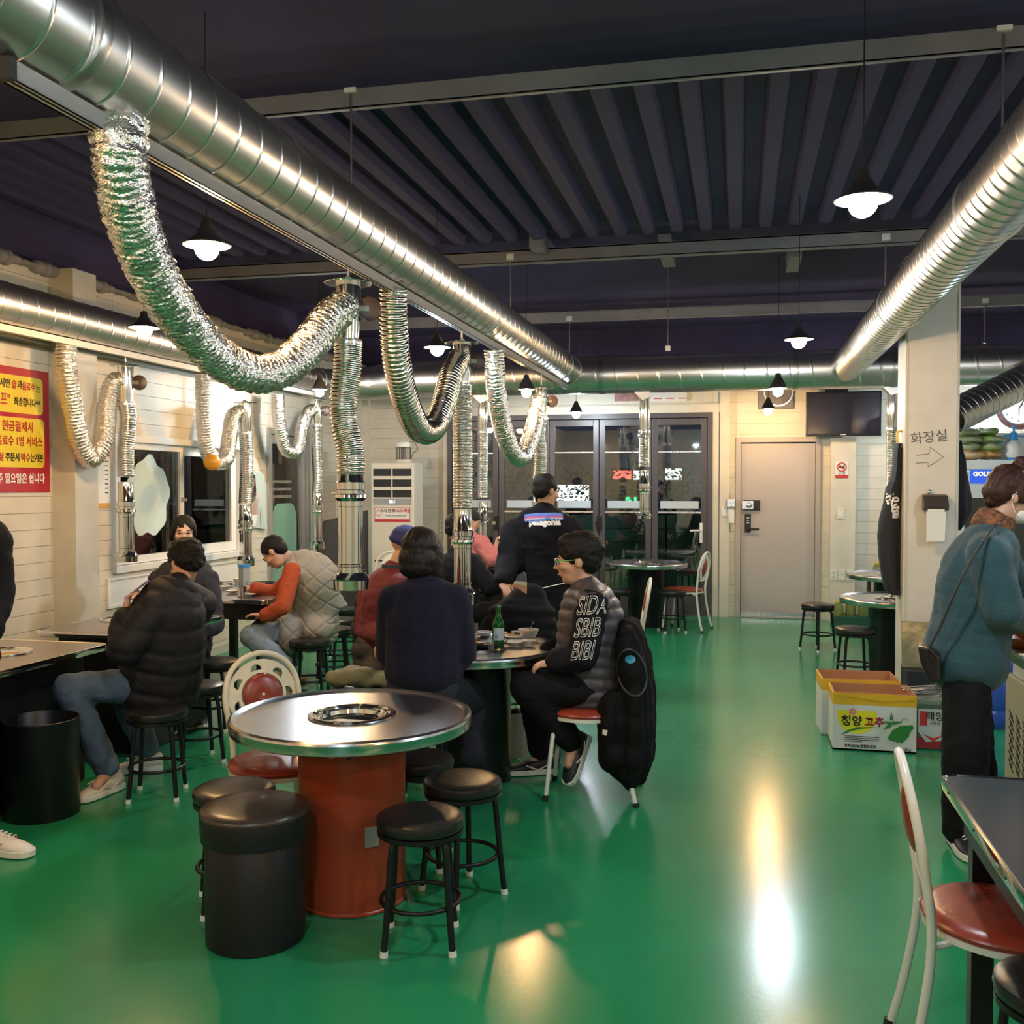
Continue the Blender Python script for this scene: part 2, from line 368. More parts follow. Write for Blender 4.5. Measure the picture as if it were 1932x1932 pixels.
for k in range(5):
    x0, x1 = edges[k], edges[k+1]; lf = leaf(x0, x1).build('door_leaf', M_frame, gd, bevel=.004)
    MB().bb((x0+.075, YB-.015, .24), (x1-.075, YB-.008, GZ1-.09)).build('pane', M_pane, lf)
    z = ony(1200, 952, YB).z; MB().bb((x0+.105, YB-.022, z-.045), (x1-.105, YB-.017, z+.045)).build('frosted_strip', M_strip, lf)
    z = ony(1200, 966, YB).z; MB().bb((x0+.075, YB-.03, z-.012), (x1-.075, YB-.012, z+.008)).build('silver_bar', M_steel, lf)  # thin silver line across each pane, built as a bar
    z = ony(1200, 853, YB).z; MB().bb((x0+.075, YB-.03, z-.008), (x1-.075, YB-.012, z+.006)).build('silver_bar', M_steel, lf)
for u in (939, 1132):
    p = ony(u, 985, YB); MB().bb((p.x-.03, YB-.07, p.z-.10), (p.x+.03, YB-.045, p.z+.08)).build('latch', M_black, gd, bevel=.004); MB().bb((p.x-.05, YB-.075, p.z-.03), (p.x-.01, YB-.07, p.z+.01)).build('latch_plate', M_chrome, gd)
p = ony(1323, 1005, YB); h = MB().bb((p.x-.018, YB-.06, p.z-.12), (p.x+.018, YB-.045, p.z+.12)); h.tube([(p.x, YB-.05, p.z+.03), (p.x, YB-.10, p.z+.03), (p.x-.13, YB-.10, p.z+.025)], .011, 8); h.build('lever_handle', M_plaw, gd, smooth=40)
# ---- outdoors beyond the glass: dark yard, low green fence, hedge, lit signs
M_out = mat('dark tarmac', (.02, .02, .022), .8)
struct('ground_outside', MB().bb((-30, YB+.13, -.12), (30, 60, -.02)).bb((-30, -10, -.12), (XL-.35, YB+.13, -.02)), M_out, 'dark yard outside the doors')
M_fence = mat('green fence', (.02, .13, .085), .5)
fn = thing('garden_fence', 'low green sheet fence outside the folding doors', 'fence', (-1.9, 14.2, -.02))
for i in range(9):
    for j in range(6): MB().bb((-7+i*1.0, 14.2, -.02+j*.2), (-7+i*1.0+.97, 14.23, -.02+j*.2+.19)).build('fence_board', M_fence, fn)
M_leaf = mat('night hedge leaf', (.02, .04, .02), .5)
hv = MB()
for i in range(5500):
    x = random.uniform(-6, 1.5); z = random.uniform(.9, 2.1-.25*abs(math.sin(x*2.3))); yy = random.uniform(15, 15.8); a = random.uniform(0, PI); s = random.uniform(.015, .042)
    d1 = V((math.cos(a), math.sin(a)*.4, random.uniform(-.6, .6)))*s; d2 = V((-math.sin(a)*.5, .2, math.cos(a)))*s*.6; c = V((x, yy, z)); hv.add([c-d1, c+d2, c+d1, c-d2], [(0, 1, 2, 3)])
hd = hv.build('hedge', M_leaf); tag(hd, 'dark leafy hedge behind the green fence outside', 'hedge', None, 'stuff')
tk = MB(); [tk.cyl((-5.6+i*1.3, 15.4, -.1), (-5.5+i*1.3, 15.4, 1.6), .03, .02, 6) for i in range(6)]; tk.build('stem', M_leaf, hd)
G_red = glow('red sign light', (1, .10, .08), 1.4); G_wh = glow('white sign light', (.9, 1, .95), .9); G_gr = glow('green sign light', (.05, 1, .2), 1.6)
def sgn(u0, u1, v0, v1, Y, g, label, name='lit_sign'):
    a = ony(u0, v0, Y); b = ony(u1, v1, Y); t = thing(name, label, 'sign', ((a.x+b.x)/2, Y, -.02))
    MB().bb((a.x, Y, b.z), (b.x, Y+.1, a.z)).build('light_panel', g, t); MB().bb((a.x-.05, Y+.1, -.02), (b.x+.05, Y+.15, a.z+.05)).build('sign_board', M_blackm, t); return t
sgn(1156, 1190, 888, 904, 24, G_red, 'red lit shop sign seen through the glass beyond the hedge')
sgn(1192, 1212, 888, 905, 24.5, G_wh, 'white lit sign right of the red sign beyond the hedge')
sgn(1255, 1286, 884, 905, 24, G_wh, 'white lit window sign seen through the rightmost glass leaf')
sgn(1050, 1110, 915, 945, 24, G_wh, 'wide low white lit sign behind the hedge')
sgn(1180, 1200, 938, 946, 23, G_gr, 'small green lit sign low behind the hedge')
# ---- taupe steel door
dr = tag(MB().bb((DX0, YB-.05, 0), (DX0+.06, YB+.05, DZ1)).bb((DX1-.06, YB-.05, 0), (DX1, YB+.05, DZ1)).bb((DX0+.06, YB-.05, DZ1-.06), (DX1-.06, YB+.05, DZ1)).bb((DX0+.06, YB-.05, 0), (DX1-.06, YB+.05, .025)).build('door_3', M_door, bevel=.004), 'taupe steel door in the far wall', None, None, 'structure')
MB().bb((DX0+.065, YB-.02, .03), (DX1-.065, YB+.03, DZ1-.075)).build('door_leaf', M_door, dr)
MB().bb((DX0+.07, YB-.04, .025), (DX1-.07, YB-.02, .07)).build('kick_plate', M_steel, dr)
p = ony(1418, 953, YB-.03); MB().bb((p.x-.10, YB-.06, p.z-.06), (p.x+.10, YB-.02, p.z+.06)).build('lock_case', M_blackm, dr, bevel=.008); MB().bb((p.x-.11, YB-.075, p.z-.05), (p.x+.02, YB-.06, p.z+.05)).lathe((p.x-.03, YB-.075, p.z), [(.035, 0), (.03, .02), (.015, .025)], 14, (0, -1, 0)).build('lock_cylinder', M_steel, dr, smooth=40)
p = ony(1411, 987, YB-.03); k_ = MB().bb((p.x-.035, YB-.05, p.z-.11), (p.x+.035, YB-.02, p.z+.11)); k_.tube([(p.x+.0, YB-.06, p.z-.07), (p.x+.13, YB-.07, p.z-.07)], .012, 8); k_.build('keypad_lock', M_black, dr, bevel=.006)
for q in range(3): MB().bb((p.x-.015, YB-.052, p.z+.0+q*.03), (p.x+.015, YB-.05, p.z+.008+q*.03)).build('key_mark', M_wp, dr)
# ---- main pillar
px0 = ony(1706, 915, 7.87).x; px1 = ony(1809, 915, 7.87).x
pil = struct('pillar', MB().bb((px0, 7.87, 0), (px1, 8.23, 3.3)), mat('pillar paint', (.66, .61, .54), .5, bump=.03, bscale=50, var=.06), 'cream square pillar with the hand drawn arrow', bevel=.004)
MB().bb((px0+.012, 7.862, 0), (px0+.018, 7.872, 3.2)).bb((px1-.02, 7.862, 0), (px1-.012, 7.872, 3.2)).build('corner_bead', M_wallgrey, pil)
PY = 7.868
pm = mat('marker ink', (.10, .10, .10), .6)
text('handwriting', '화장실', .095, ony(1753, 826, PY), (1, 0, .10), (0, 0, 1), pm, pil, sx=1.0)
ar = [ony(u, v, PY-.001) for u, v in ((1729, 859), (1753, 856), (1754, 843), (1780, 862), (1751, 881), (1751, 872), (1727, 874))]
MB().tube(ar, .0022, 6).build('drawn_arrow', pm, pil)
# ---- baseboards
struct('baseboard_left', MB().bb((XL+.012, YF, 0), (XL+.03, LY0-.05, .08)), M_wallgrey, 'cream baseboard of the left wall')
struct('baseboard_back', MB().bb((DX1+.01, YB-.03, 0), (XR, YB-.012, .08)), M_wallgrey, 'cream baseboard of the far wall')
# ================================================================ DUCTS, EXTRACTORS, LAMPS
def spiral_duct(mb_name, a, b, r, parent, pitch=.155, seg=40, m=M_galv):
    a = Vector(a); b = Vector(b); x, y, d = frame_of(b-a); L = (b-a).length; prof = [(0, .0), (.003, .0022), (.007, .0032), (.011, .0022), (.014, 0), (.018, 0), (.08, 0), (.151, 0)]
    rows = []
    s = -pitch
    while s < L+pitch:
        for o_, h in prof: rows.append((s+o_*pitch/.155, h))
        s += pitch
    vs = []
    for s_, h in rows:
        for k in range(seg):
            t = 2*PI*k/seg; ss = min(max(s_+pitch*k/seg, 0), L); hh = h if 0 < s_+pitch*k/seg < L else 0
            vs.append(a+d*ss+(x*math.cos(t)+y*math.sin(t))*(r+hh))
    fs = []; n = len(rows); np_ = len(prof)
    for i in range(n-1):
        for k in range(seg-1): fs.append((i*seg+k, i*seg+k+1, (i+1)*seg+k+1, (i+1)*seg+k))
        j = i+1
        # seam column: k=seg-1 row i joins k=0 row i+np_
        if i+np_+1 < n: fs.append((i*seg+seg-1, (i+np_)*seg, (i+np_+1)*seg, (i+1)*seg+seg-1))
    me = bpy.data.meshes.new(mb_name); me.from_pydata([tuple(v) for v in vs], [], fs); me.materials.append(m); me.shade_smooth(); me.set_sharp_from_angle(angle=math.radians(50))
    o = bpy.data.objects.new(mb_name, me); C.objects.link(o)
    if parent: put(o, parent)
    return o
def collar(mb, c, ax, r, w=.02, t=.006):
    mb.lathe(c, [(r, -w), (r+t, -w), (r+t*1.4, 0), (r+t, w), (r, w)], 32, ax); return mb
DX, DZ, DR = -1.79, 2.82, .153
YE = 10.62; XZ = 2.78; XRr = .20
dm = thing('exhaust_duct', 'large spiral steel duct crossing overhead from the upper left corner', 'duct', (DX, 4, DZ-DR))
spiral_duct('duct_tube', (DX, -1.2, DZ), (DX, YE-.18, DZ), DR, dm)
for y in (2.35, 6.8, 9.9, YE-.2): collar(MB(), (DX, y, DZ), (0, 1, 0), DR+.001).build('joint_band', M_seam, dm, smooth=40)
rl = MB().bb((DX-.022, 2.16, DZ-DR-.055), (DX-.014, YE-.25, DZ-DR-.010)).bb((DX+.014, 2.16, DZ-DR-.055), (DX+.022, YE-.25, DZ-DR-.010)).bb((DX-.022, 2.16, DZ-DR-.014), (DX+.022, YE-.25, DZ-DR-.006)).bb((DX-.022, 2.16, DZ-DR-.055), (DX-.006, YE-.25, DZ-DR-.05)).bb((DX+.006, 2.16, DZ-DR-.055), (DX+.022, YE-.25, DZ-DR-.05))
rl.build('hanging_rail', M_alum, dm)
MB().bb((DX-.025, 2.14, DZ-DR-.058), (DX+.025, 2.165, DZ-DR-.004)).build('rail_end_cap', M_blackm, dm)
sb = MB()
for k in range(50): sb.bb((DX+.10, 6.9+k*.07, DZ+.11), (DX+.107, 6.93+k*.07, DZ+.122))
L2X, L2Z, L2R = -4.42, 2.72, .13
d2 = thing('exhaust_duct', 'spiral steel duct running along the left wall above the window', 'duct', (L2X, 6, L2Z-L2R))
spiral_duct('duct_tube', (L2X, 1.0, L2Z), (L2X, 9.9, L2Z), L2R, d2, pitch=.15)
el = [V((L2X, 9.88, L2Z)), V((L2X, 10.15, L2Z)), V((L2X+.10, 10.42, L2Z+.01)), V((L2X+.32, YE-.03, L2Z+.03)), V((L2X+.62, YE, XZ))]
pp, _ = resample(smoothpath(el), .07); MB().tube(pp, [lerp(L2R+.004, XRr+.003, i/(len(pp)-1)) for i in range(len(pp))], 28).build('elbow', M_galv, d2, smooth=50)
MB().bb((L2X-.02, 1.5, L2Z-L2R-.045), (L2X+.02, 9.8, L2Z-L2R-.004)).build('hanging_rail', M_whitetube, d2)
d3 = thing('exhaust_duct', 'wide cross duct running below the far beam', 'duct', (0, YE, XZ-XRr))
spiral_duct('duct_tube', (L2X+.6, YE, XZ), (XR-.05, YE, XZ), XRr, d3, pitch=.22)
for x in (DX-.35, DX+.35, .55, 1.5, 2.9): collar(MB(), (x, YE, XZ), (1, 0, 0), XRr+.001, .03).build('joint_band', M_seam, d3, smooth=40)
RX, RZ = 1.035, 2.79
d4 = thing('exhaust_duct', 'spiral steel duct descending from the upper right corner past the pillar', 'duct', (RX, 5, RZ-DR))
spiral_duct('duct_tube', (RX, 1.2, RZ), (RX, YE-.17, RZ), DR, d4, pitch=.10)
for y in (4.6, 7.0): collar(MB(), (RX, y, RZ), (0, 1, 0), DR+.001).build('joint_band', M_seam, d4, smooth=40)
d5 = thing('exhaust_duct', 'spiral branch duct right of the pillar below the cross duct', 'duct', (2.6, 9.6, 2.2))
spiral_duct('duct_tube', ony(1790, 790, 9.2), ony(1990, 690, 10.2), .15, d5, pitch=.09)
# hanger rods with clips
def rod(p0, p1, label, clip=True):
    t = thing('hanger_rod', label, 'rod', p1); MB().cyl(p0, p1, .006, seg=8).build('rod', M_seam, t)
    c = MB().bb(V(p0)+V((-.03, -.02, -.03)), V(p0)+V((.03, .02, .02))); c.build('clip', M_white, t, bevel=.004)
    MB().sph(V(p1)+V((0, 0, .02)), .022, 10, 6).build('nut', M_steel, t, smooth=60)
rod((DX, 4.42, 3.47), (DX, 4.42, DZ+DR), 'nearest threaded hanger rod holding the large duct')
rod((DX, 7.75, 3.42), (DX, 7.75, DZ+DR), 'second hanger rod holding the large duct below the middle beam')
rod((-2.0+.2, YE, 3.4), (-1.8+.0, YE, XZ+XRr), 'hanger rod holding the cross duct above the glass doors')
rod((RX, 4.42, 3.47), (RX, 4.42, RZ+DR), 'hanger rod at the upper right corner holding the right duct')
rod((RX, 7.75, 3.42), (RX, 7.75, RZ+DR), 'hanger rod left of the pillar holding the right duct')
rod((2.35, YE, 3.42), (2.35, YE, XZ+XRr), 'hanger rod right of the pillar holding the cross duct')
rod((-3.0, YE, 3.42), (-3.0, YE, XZ+XRr), 'leftmost hanger rod holding the cross duct')
q = at(1260, 655, 8.3); t = thing('hanging_sensor', 'small white sensor dangling on a thin rod from the middle beam', 'sensor', q)
MB().cyl((q.x, q.y, 3.54), q, .004, seg=6).build('cord', M_seam, t); MB().cyl(q+V((0, 0, -.03)), q+V((0, 0, .01)), .022, seg=10).build('sensor_body', M_plaw, t)
def flex(pts, r, m=M_foil, pitch=.022, depth=.006, crin=.0, seg=28, taper=None):
    pp, L = resample(smoothpath(pts, 10), pitch/4); n = len(pp); rr = []
    mb = MB(); base = r if callable(r) else (lambda t: r)
    rr = [base(i/(n-1))+depth*(.5+.5*math.cos(2*PI*i/4))*(1 if not callable(depth) else 1)-depth*.5 for i in range(n)]
    mb.tube(pp, rr, seg)
    if crin:
        vs = []
        for v in mb.v:
            p = V(v); nn = noise.noise_vector(p*34)*crin+noise.noise_vector(p*80)*crin*.5; vs.append(tuple(p+nn))
        mb.v = vs
    return mb
def extractor(label, start, hose, T, drop, z_collar, z_hood, z_bot, hr=.07, tr=.056, capr=.058, topz=None, crin=.006, sm=M_foil, disc=1):
    """hose: list of points from the duct; T: point of the T box; drop: list of points under the T; then collar, tube, hood"""
    T = V(T); bx, by = drop[-1].x, drop[-1].y
    t = thing('extractor_pipe', label, 'extractor', (bx, by, z_bot), 0, 'grill extractor pipes hanging from the ducts')
    top = T.z+.12
    if hose: flex(hose, hr, sm, .024, .010, crin).build('flexible_hose', sm, t, smooth=180)
    if hose:
        MB().cyl((T.x, T.y, top), (T.x, T.y, topz), .007, seg=8).build('hanger_rod', M_seam, t)
        MB().lathe((T.x, T.y, top), [(.11, -.004), (.112, 0), (.11, .004), (.03, .012), (.012, .03)], 28).build('top_flange', M_chrome, t, smooth=40)
    MB().lathe((T.x, T.y, 0), [(capr, top), (capr, T.z-.09), (capr*.9, T.z-.13), (capr*.92, T.z-.17)], 28).build('tee_box', M_chrome, t, smooth=40)
    collar(MB(), (T.x, T.y, T.z-.16), (0, 0, 1), capr*.95, .016, .008).build('clamp', M_steel, t, smooth=40)
    if hose and disc:
        c = T+_R*.10+V((0, 0, .0)); n_ = (V((.35, -1, 0))).normalized(); MB().lathe(c, [(.052, -.012), (.056, -.008), (.056, .006), (.045, .010), (.008, .012)], 24, n_).build('cover_disc', M_cover, t, smooth=40)
        MB().cyl(T+V((0, 0, -.0)), c, .02, seg=10).build('disc_arm', M_steel, t)
    flex([V((T.x, T.y, T.z-.15))]+drop, tr+.006, M_foil2, .018, .007, .0016, 26).build('drop_hose', M_foil2, t, smooth=180)
    MB().lathe((bx, by, 0), [(tr, z_collar+.16), (tr+.003, z_collar+.02), (tr+.010, z_collar+.012), (tr+.010, z_collar-.02), (tr+.003, z_collar-.025), (tr+.003, z_collar-.04), (tr+.016, z_collar-.045), (tr+.018, z_collar-.06), (tr+.004, z_collar-.075), (tr+.004, z_collar-.10), (tr-.002, z_collar-.105)], 30).build('collar', M_chrome, t, smooth=40)
    MB().cyl((bx+tr+.012, by-.02, z_collar-.03), (bx+tr+.03, by-.03, z_collar-.03), .006, seg=6).build('wing_screw', M_steel, t); MB().cyl((bx-tr-.03, by-.01, z_collar-.04), (bx-tr-.0, by-.01, z_collar-.04), .006, seg=6).build('wing_screw', M_steel, t)
    MB().lathe((bx, by, 0), [(tr, z_collar-.10), (tr, z_hood+.03), (tr+.005, z_hood+.026), (tr+.005, z_hood+.018), (tr, z_hood+.014), (tr, z_hood)], 30).build('sliding_tube', M_chrome, t, smooth=40)
    MB().lathe((bx, by, 0), [(tr-.01, z_hood), (tr+.006, z_hood), (tr+.006, z_hood-.012), (tr+.012, z_hood-.016), (tr+.028, z_hood-.035), (tr+.032, z_hood-.042), (tr+.026, z_hood-.048), (tr+.024, z_bot), (tr+.018, z_bot), (tr+.018, z_hood-.05), (tr-.014, z_hood-.01)], 36, close=True).build('hood', M_chrome, t, smooth=35)
    return t
def zof(v, d): return at(966, v, d).z
RZB = DZ-DR-.05
A = lambda L: [at(*p) for p in L]
d = 4.64; T = at(655, 583, d); T.x = DX
extractor('largest extractor pipe behind the orange table with a long sagging foil hose', None, A([(226, 232, 2.93), (224, 275, 2.9), (232, 345, 2.97), (258, 445, 3.15), (305, 545, 3.4), (362, 625, 3.7), (425, 683, 3.95), (487, 706, 4.1), (545, 688, 4.25), (592, 640, 4.4), (622, 600, 4.52), (652, 578, 4.64)]), T,
  A([(655, 700, d), (648, 755, d), (650, 800, d), (661, 850, d), (661, 895, d)]), zof(915, d), zof(1075, d), zof(1112, d), hr=.077, tr=.058, topz=RZB, crin=.009)
d = 6.54; T = at(870, 682, d); T.x = DX
extractor('second extractor pipe hanging over the table with the green bottle', None, A([(742, 545, 5.26), (742, 600, 5.3), (748, 680, 5.4), (765, 755, 5.6), (790, 808, 5.85), (817, 808, 6.05), (838, 760, 6.25), (852, 706, 6.4), (868, 676, 6.54)]), T,
  A([(872, 780, d), (873, 880, d), (873, 960, d)]), zof(1005, d), zof(1107, d), zof(1140, d), hr=.074, tr=.058, topz=RZB, crin=.002, sm=M_foil2)
d = 9.1; T = at(1021, 757, d)
extractor('third extractor pipe below the far end of the large duct', None, A([(932, 660, 7.45), (935, 720, 7.5), (945, 790, 7.8), (962, 845, 8.1), (985, 862, 8.4), (1003, 820, 8.7), (1013, 775, 9.0), (1018, 755, 9.1)]), T,
  A([(1016, 820, d), (1020, 860, d), (1017, 905, d)]), zof(950, d), zof(1000, d), zof(1016, d), hr=.074, tr=.055, topz=RZB, crin=.006)
d = 7.36; T = at(237, 722, d)
extractor('extractor pipe nearest the red poster over the window tables', None, A([(125, 640, 6.75), (126, 700, 6.75), (138, 770, 6.85), (150, 830, 6.95), (172, 866, 7.1), (196, 830, 7.2), (203, 765, 7.3), (215, 722, 7.33), (235, 718, 7.36)]), T,
  A([(242, 790, d), (237, 850, d), (237, 900, d)]), zof(950, d), zof(1038, d), zof(1060, d), hr=.066, tr=.055, topz=L2Z-L2R-.04, crin=.006)
d = 9.13; T = at(462, 785, d)
extractor('extractor pipe with an orange ball on its hose beside the window', None, A([(383, 705, 8.45), (384, 760, 8.5), (388, 830, 8.6), (400, 868, 8.7), (425, 868, 8.8), (433, 825, 8.95), (440, 785, 9.05), (460, 775, 9.13)]), T,
  A([(465, 850, d), (465, 900, d), (463, 950, d)]), zof(985, d), zof(1047, d), zof(1068, d), hr=.066, tr=.055, topz=L2Z-L2R-.04, crin=.006, disc=0)
tag(MB().sph(at(400, 872, 8.55), .072, 20, 14).build('orange_ball', mat('orange plastic', (.75, .33, .02), .35), smooth=180), 'orange ball stuck on the bend of the window side foil hose', 'ball')
d = 10.67; T = at(597, 775, d)
extractor('extractor pipe beside the left glass door', None, A([(525, 745, 9.9), (526, 790, 9.9), (538, 845, 10.1), (560, 850, 10.3), (570, 810, 10.4), (580, 780, 10.55), (595, 772, 10.67)]), T,
  A([(598, 850, d), (600, 900, d), (598, 930, d)]), zof(955, d), zof(1018, d), zof(1036, d), hr=.064, tr=.052, topz=L2Z-.1, crin=.006)
for (u, d, vc, vh, vb, lab) in ((911, 10.65, 975, 1040, 1060, 'straight extractor pipe below the cross duct left of the standing man'), (1216, 10.45, 915, 965, 979, 'straight extractor pipe in front of the folding glass doors'), (1684, 10.4, 1000, 1060, 1075, 'straight extractor pipe behind the hanging apron')):
    T = at(u, 785, d); T.y = YE; T.x = ony(u, 785, YE).x
    t = extractor(lab, None, None, T, [V((T.x, T.y, zof(840, d))), V((T.x, T.y, zof(vc-35, d)))], zof(vc, d), zof(vh, d), zof(vb, d), tr=.050, capr=.056)
    MB().prism([(T.x-.15, T.y-.05, XZ-XRr+.05), (T.x+.06, T.y-.05, XZ-XRr+.05), (T.x+.06, T.y-.05, XZ-XRr-.05), (T.x-.02, T.y-.05, XZ-XRr-.08)], (0, .1, 0)).build('saddle', M_galv, t)
    MB().lathe((T.x, T.y, 0), [(.05, XZ-XRr+.02), (.05, T.z+.1)], 20).build('spigot', M_chrome, t, smooth=40)
# ---------------------------------------------------------------- lamps
lampp = {}
def lamp(p, warm, label, bell=False):
    p = V(p); k = (warm, bell)
    if k not in lampp:
        t = thing('pendant_lamp', label, 'lamp', (0, 0, 0), 0, 'pendant lamps hanging from the ceiling')
        r = .075 if bell else .095
        pr = [(.012, .13), (.022, .125), (.026, .10), (.035, .085), (r*.75, .045), (r*.95, .012), (r, 0), (r-.003, 0), (r*.9, .010), (r*.7, .038), (.032, .075), (.012, .08)] if bell else [(.012, .10), (.02, .095), (.024, .07), (.035, .055), (.045, .035), (r*.8, .012), (r, 0), (r-.002, -.003), (r*.78, .006), (.042, .028), (.03, .05), (.012, .055)]
        MB().lathe((0, 0, 0), pr, 32, close=True).build('lamp_shade', M_shade, t, smooth=40)
        MB().lathe((0, 0, 0), [(r-.005, -.0035), (r*.78, .003), (.042, .022), (.03, .045)] if not bell else [(r-.004, .001), (r*.88, .012), (r*.68, .036), (.03, .07)], 32).build('shade_lining', M_shadein, t, smooth=40)
        MB().sph((0, 0, -.014 if not bell else -.026), .047 if not bell else .042, 20, 14).build('bulb', M_warm if warm else M_cool, t, smooth=180)
        MB().cyl((0, 0, .1), (0, 0, 1.0 if not bell else 1.13), .0028, seg=6).build('cord', M_blackm, t)
        index_kids(); lampp[k] = t
    o = place(lampp[k], p, 0, label)
    return o
def plamp(u, v, zr, warm, label, bell=False, lift=0):
    r = ray(u, v); p = O+r*((zr-EYE)/r.z); lamp(p, warm, label, bell)
index_kids()
plamp(1628, 376, 2.55, 0, 'bright cool white pendant lamp nearest the right duct')
plamp(390, 462, 2.55, 1, 'warm pendant lamp nearest the camera, under the sagging foil hose')
plamp(272, 618, 2.57, 1, 'warm pendant lamp in front of the left wall duct')
plamp(650, 726, 2.52, 1, 'unseen warm pendant lamp added behind the largest drop hose to light the far left wall')  # added lamp, unseen behind the hose, brightens the far left wall
plamp(825, 655, 2.55, 0, 'cool pendant lamp left of the second extractor pipe')
plamp(1507, 640, 2.55, 1, 'warm pendant lamp left of the lower end of the right duct')
plamp(603, 735, 2.52, 0, 'cool pendant lamp in front of the left corner', 1)
plamp(993, 735, 2.44, 1, 'warm bell lamp beside the third extractor pipe', 1)
plamp(1087, 778, 2.44, 0, 'cool bell lamp in front of the folding glass doors', 1)
plamp(1468, 733, 2.42, 0, 'cool lamp in front of the wall fan above the taupe door', 1)
plamp(1449, 772, 2.44, 1, 'warm lamp below the wall fan above the taupe door', 1)
plamp(1845, 767, 2.44, 0, 'cool bell lamp right of the pillar in the kitchen', 1)
for i, (x, y, w) in enumerate(((-3.2, .9, 1), (-1.0, 1.0, 0), (1.5, .6, 1), (3.0, 2.6, 0), (-.3, -1.5, 0), (-3.0, -1.6, 1), (2.6, 5.6, 0), (2.4, -1.6, 1))):  # pendants added out of view to light the floor more evenly
    lamp((x, y, 2.55), w, ('warm' if w else 'cool')+' pendant lamp added out of view '+('behind the viewer' if y < 0 else 'just ahead of the viewer' if y < 2 else 'above the counter' if y < 5 else 'above the cooler')+(' by the window wall' if x < -2 else ' over the aisle' if x < 1 else ' by the kitchen'))
# ================================================================ FURNITURE
G = lambda u, v, z=0: onz(u, v, z)
# ---- black stool
def mk_stool():
    t = thing('stool', 'x', 'stool', (0, 0, 0), 0, 'round black stools')
    R = .155
    MB().lathe((0, 0, 0), [(.0, .405), (R-.012, .405), (R-.004, .410), (R-.002, .42), (R, .428), (R-.004, .445), (R-.018, .452), (R-.05, .456), (0, .458)], 36).build('seat', M_leather, t, smooth=50)
    MB().lathe((0, 0, 0), [(R-.02, .385), (R-.004, .388), (R-.004, .404), (R-.02, .404)], 32, close=True).build('seat_rim', M_black, t, smooth=40)
    for k in range(4):
        a = PI/4+k*PI/2; c, s_ = math.cos(a), math.sin(a); P = lambda r, z: (c*r, s_*r, z)
        pts = smoothpath([P(.03, .385), P(.09, .388), P(.122, .372), P(.132, .33), P(.150, .14), P(.164, .015)], 4)
        l = MB().tube(pts, .0115, 10).build('leg', M_black, t, smooth=50)
        MB().cyl(P(.1635, .020), P(.165, 0), .0135, .0145, 12).build('foot_cap', M_rubber, l, smooth=50)
    MB().tube([(.137*math.cos(2*PI*k/36), .137*math.sin(2*PI*k/36), .155) for k in range(36)], .0085, 8, closed=True).build('foot_ring', M_black, t, smooth=60)
    return t
stool0 = mk_stool(); index_kids()
def stool(u, v, label, rz=.3, on='seat', x=None):
    p = G(u, v, .455 if on == 'seat' else 0); p.z = 0
    if x: p = V((x[0], x[1], 0))
    return place(stool0, p, rz, label)
stool(442, 1482, 'black stool left of the black lidded drum seat, near the red-padded chair', .55)
stool(793, 1533, 'nearest black stool right of the orange drum table', .25)
stool(873, 1466, 'black stool behind the nearest one, right of the orange drum table', .9)
stool(788, 1425, 'black stool half hidden behind the orange drum', .1)
stool(296, 1335, 'black stool under the man in the black puffer jacket', .35)
stool(372, 1288, 'empty black stool just behind the man in the black puffer jacket', .8)
stool(405, 1243, 'black stool farther behind the puffer jacket man, at the window table', .1)
stool(585, 1205, 'black stool under the man in the beige quilted vest', .2)
stool(628, 1183, 'first empty stool of the line behind the beige vest man', .5)
stool(640, 1166, 'second empty stool of the line behind the beige vest man', .9)
stool(650, 1146, 'third empty stool of the line behind the beige vest man', .2)
stool(1543, 1138, 'black stool in front of the taupe door', .75)
stool(1613, 1183, 'black stool beside the round table at the pillar', .15)
stool(1268, 1113, 'black stool right of the far round table by the glass doors', .4)
stool(1165, 1111, 'black stool left of the far round table by the glass doors', .8)
stool(962, 1270, 'black stool tucked under the table with the green bottle', .3)
stool(2012, 1850, 'black stool under the steel table at the lower right corner', .3)
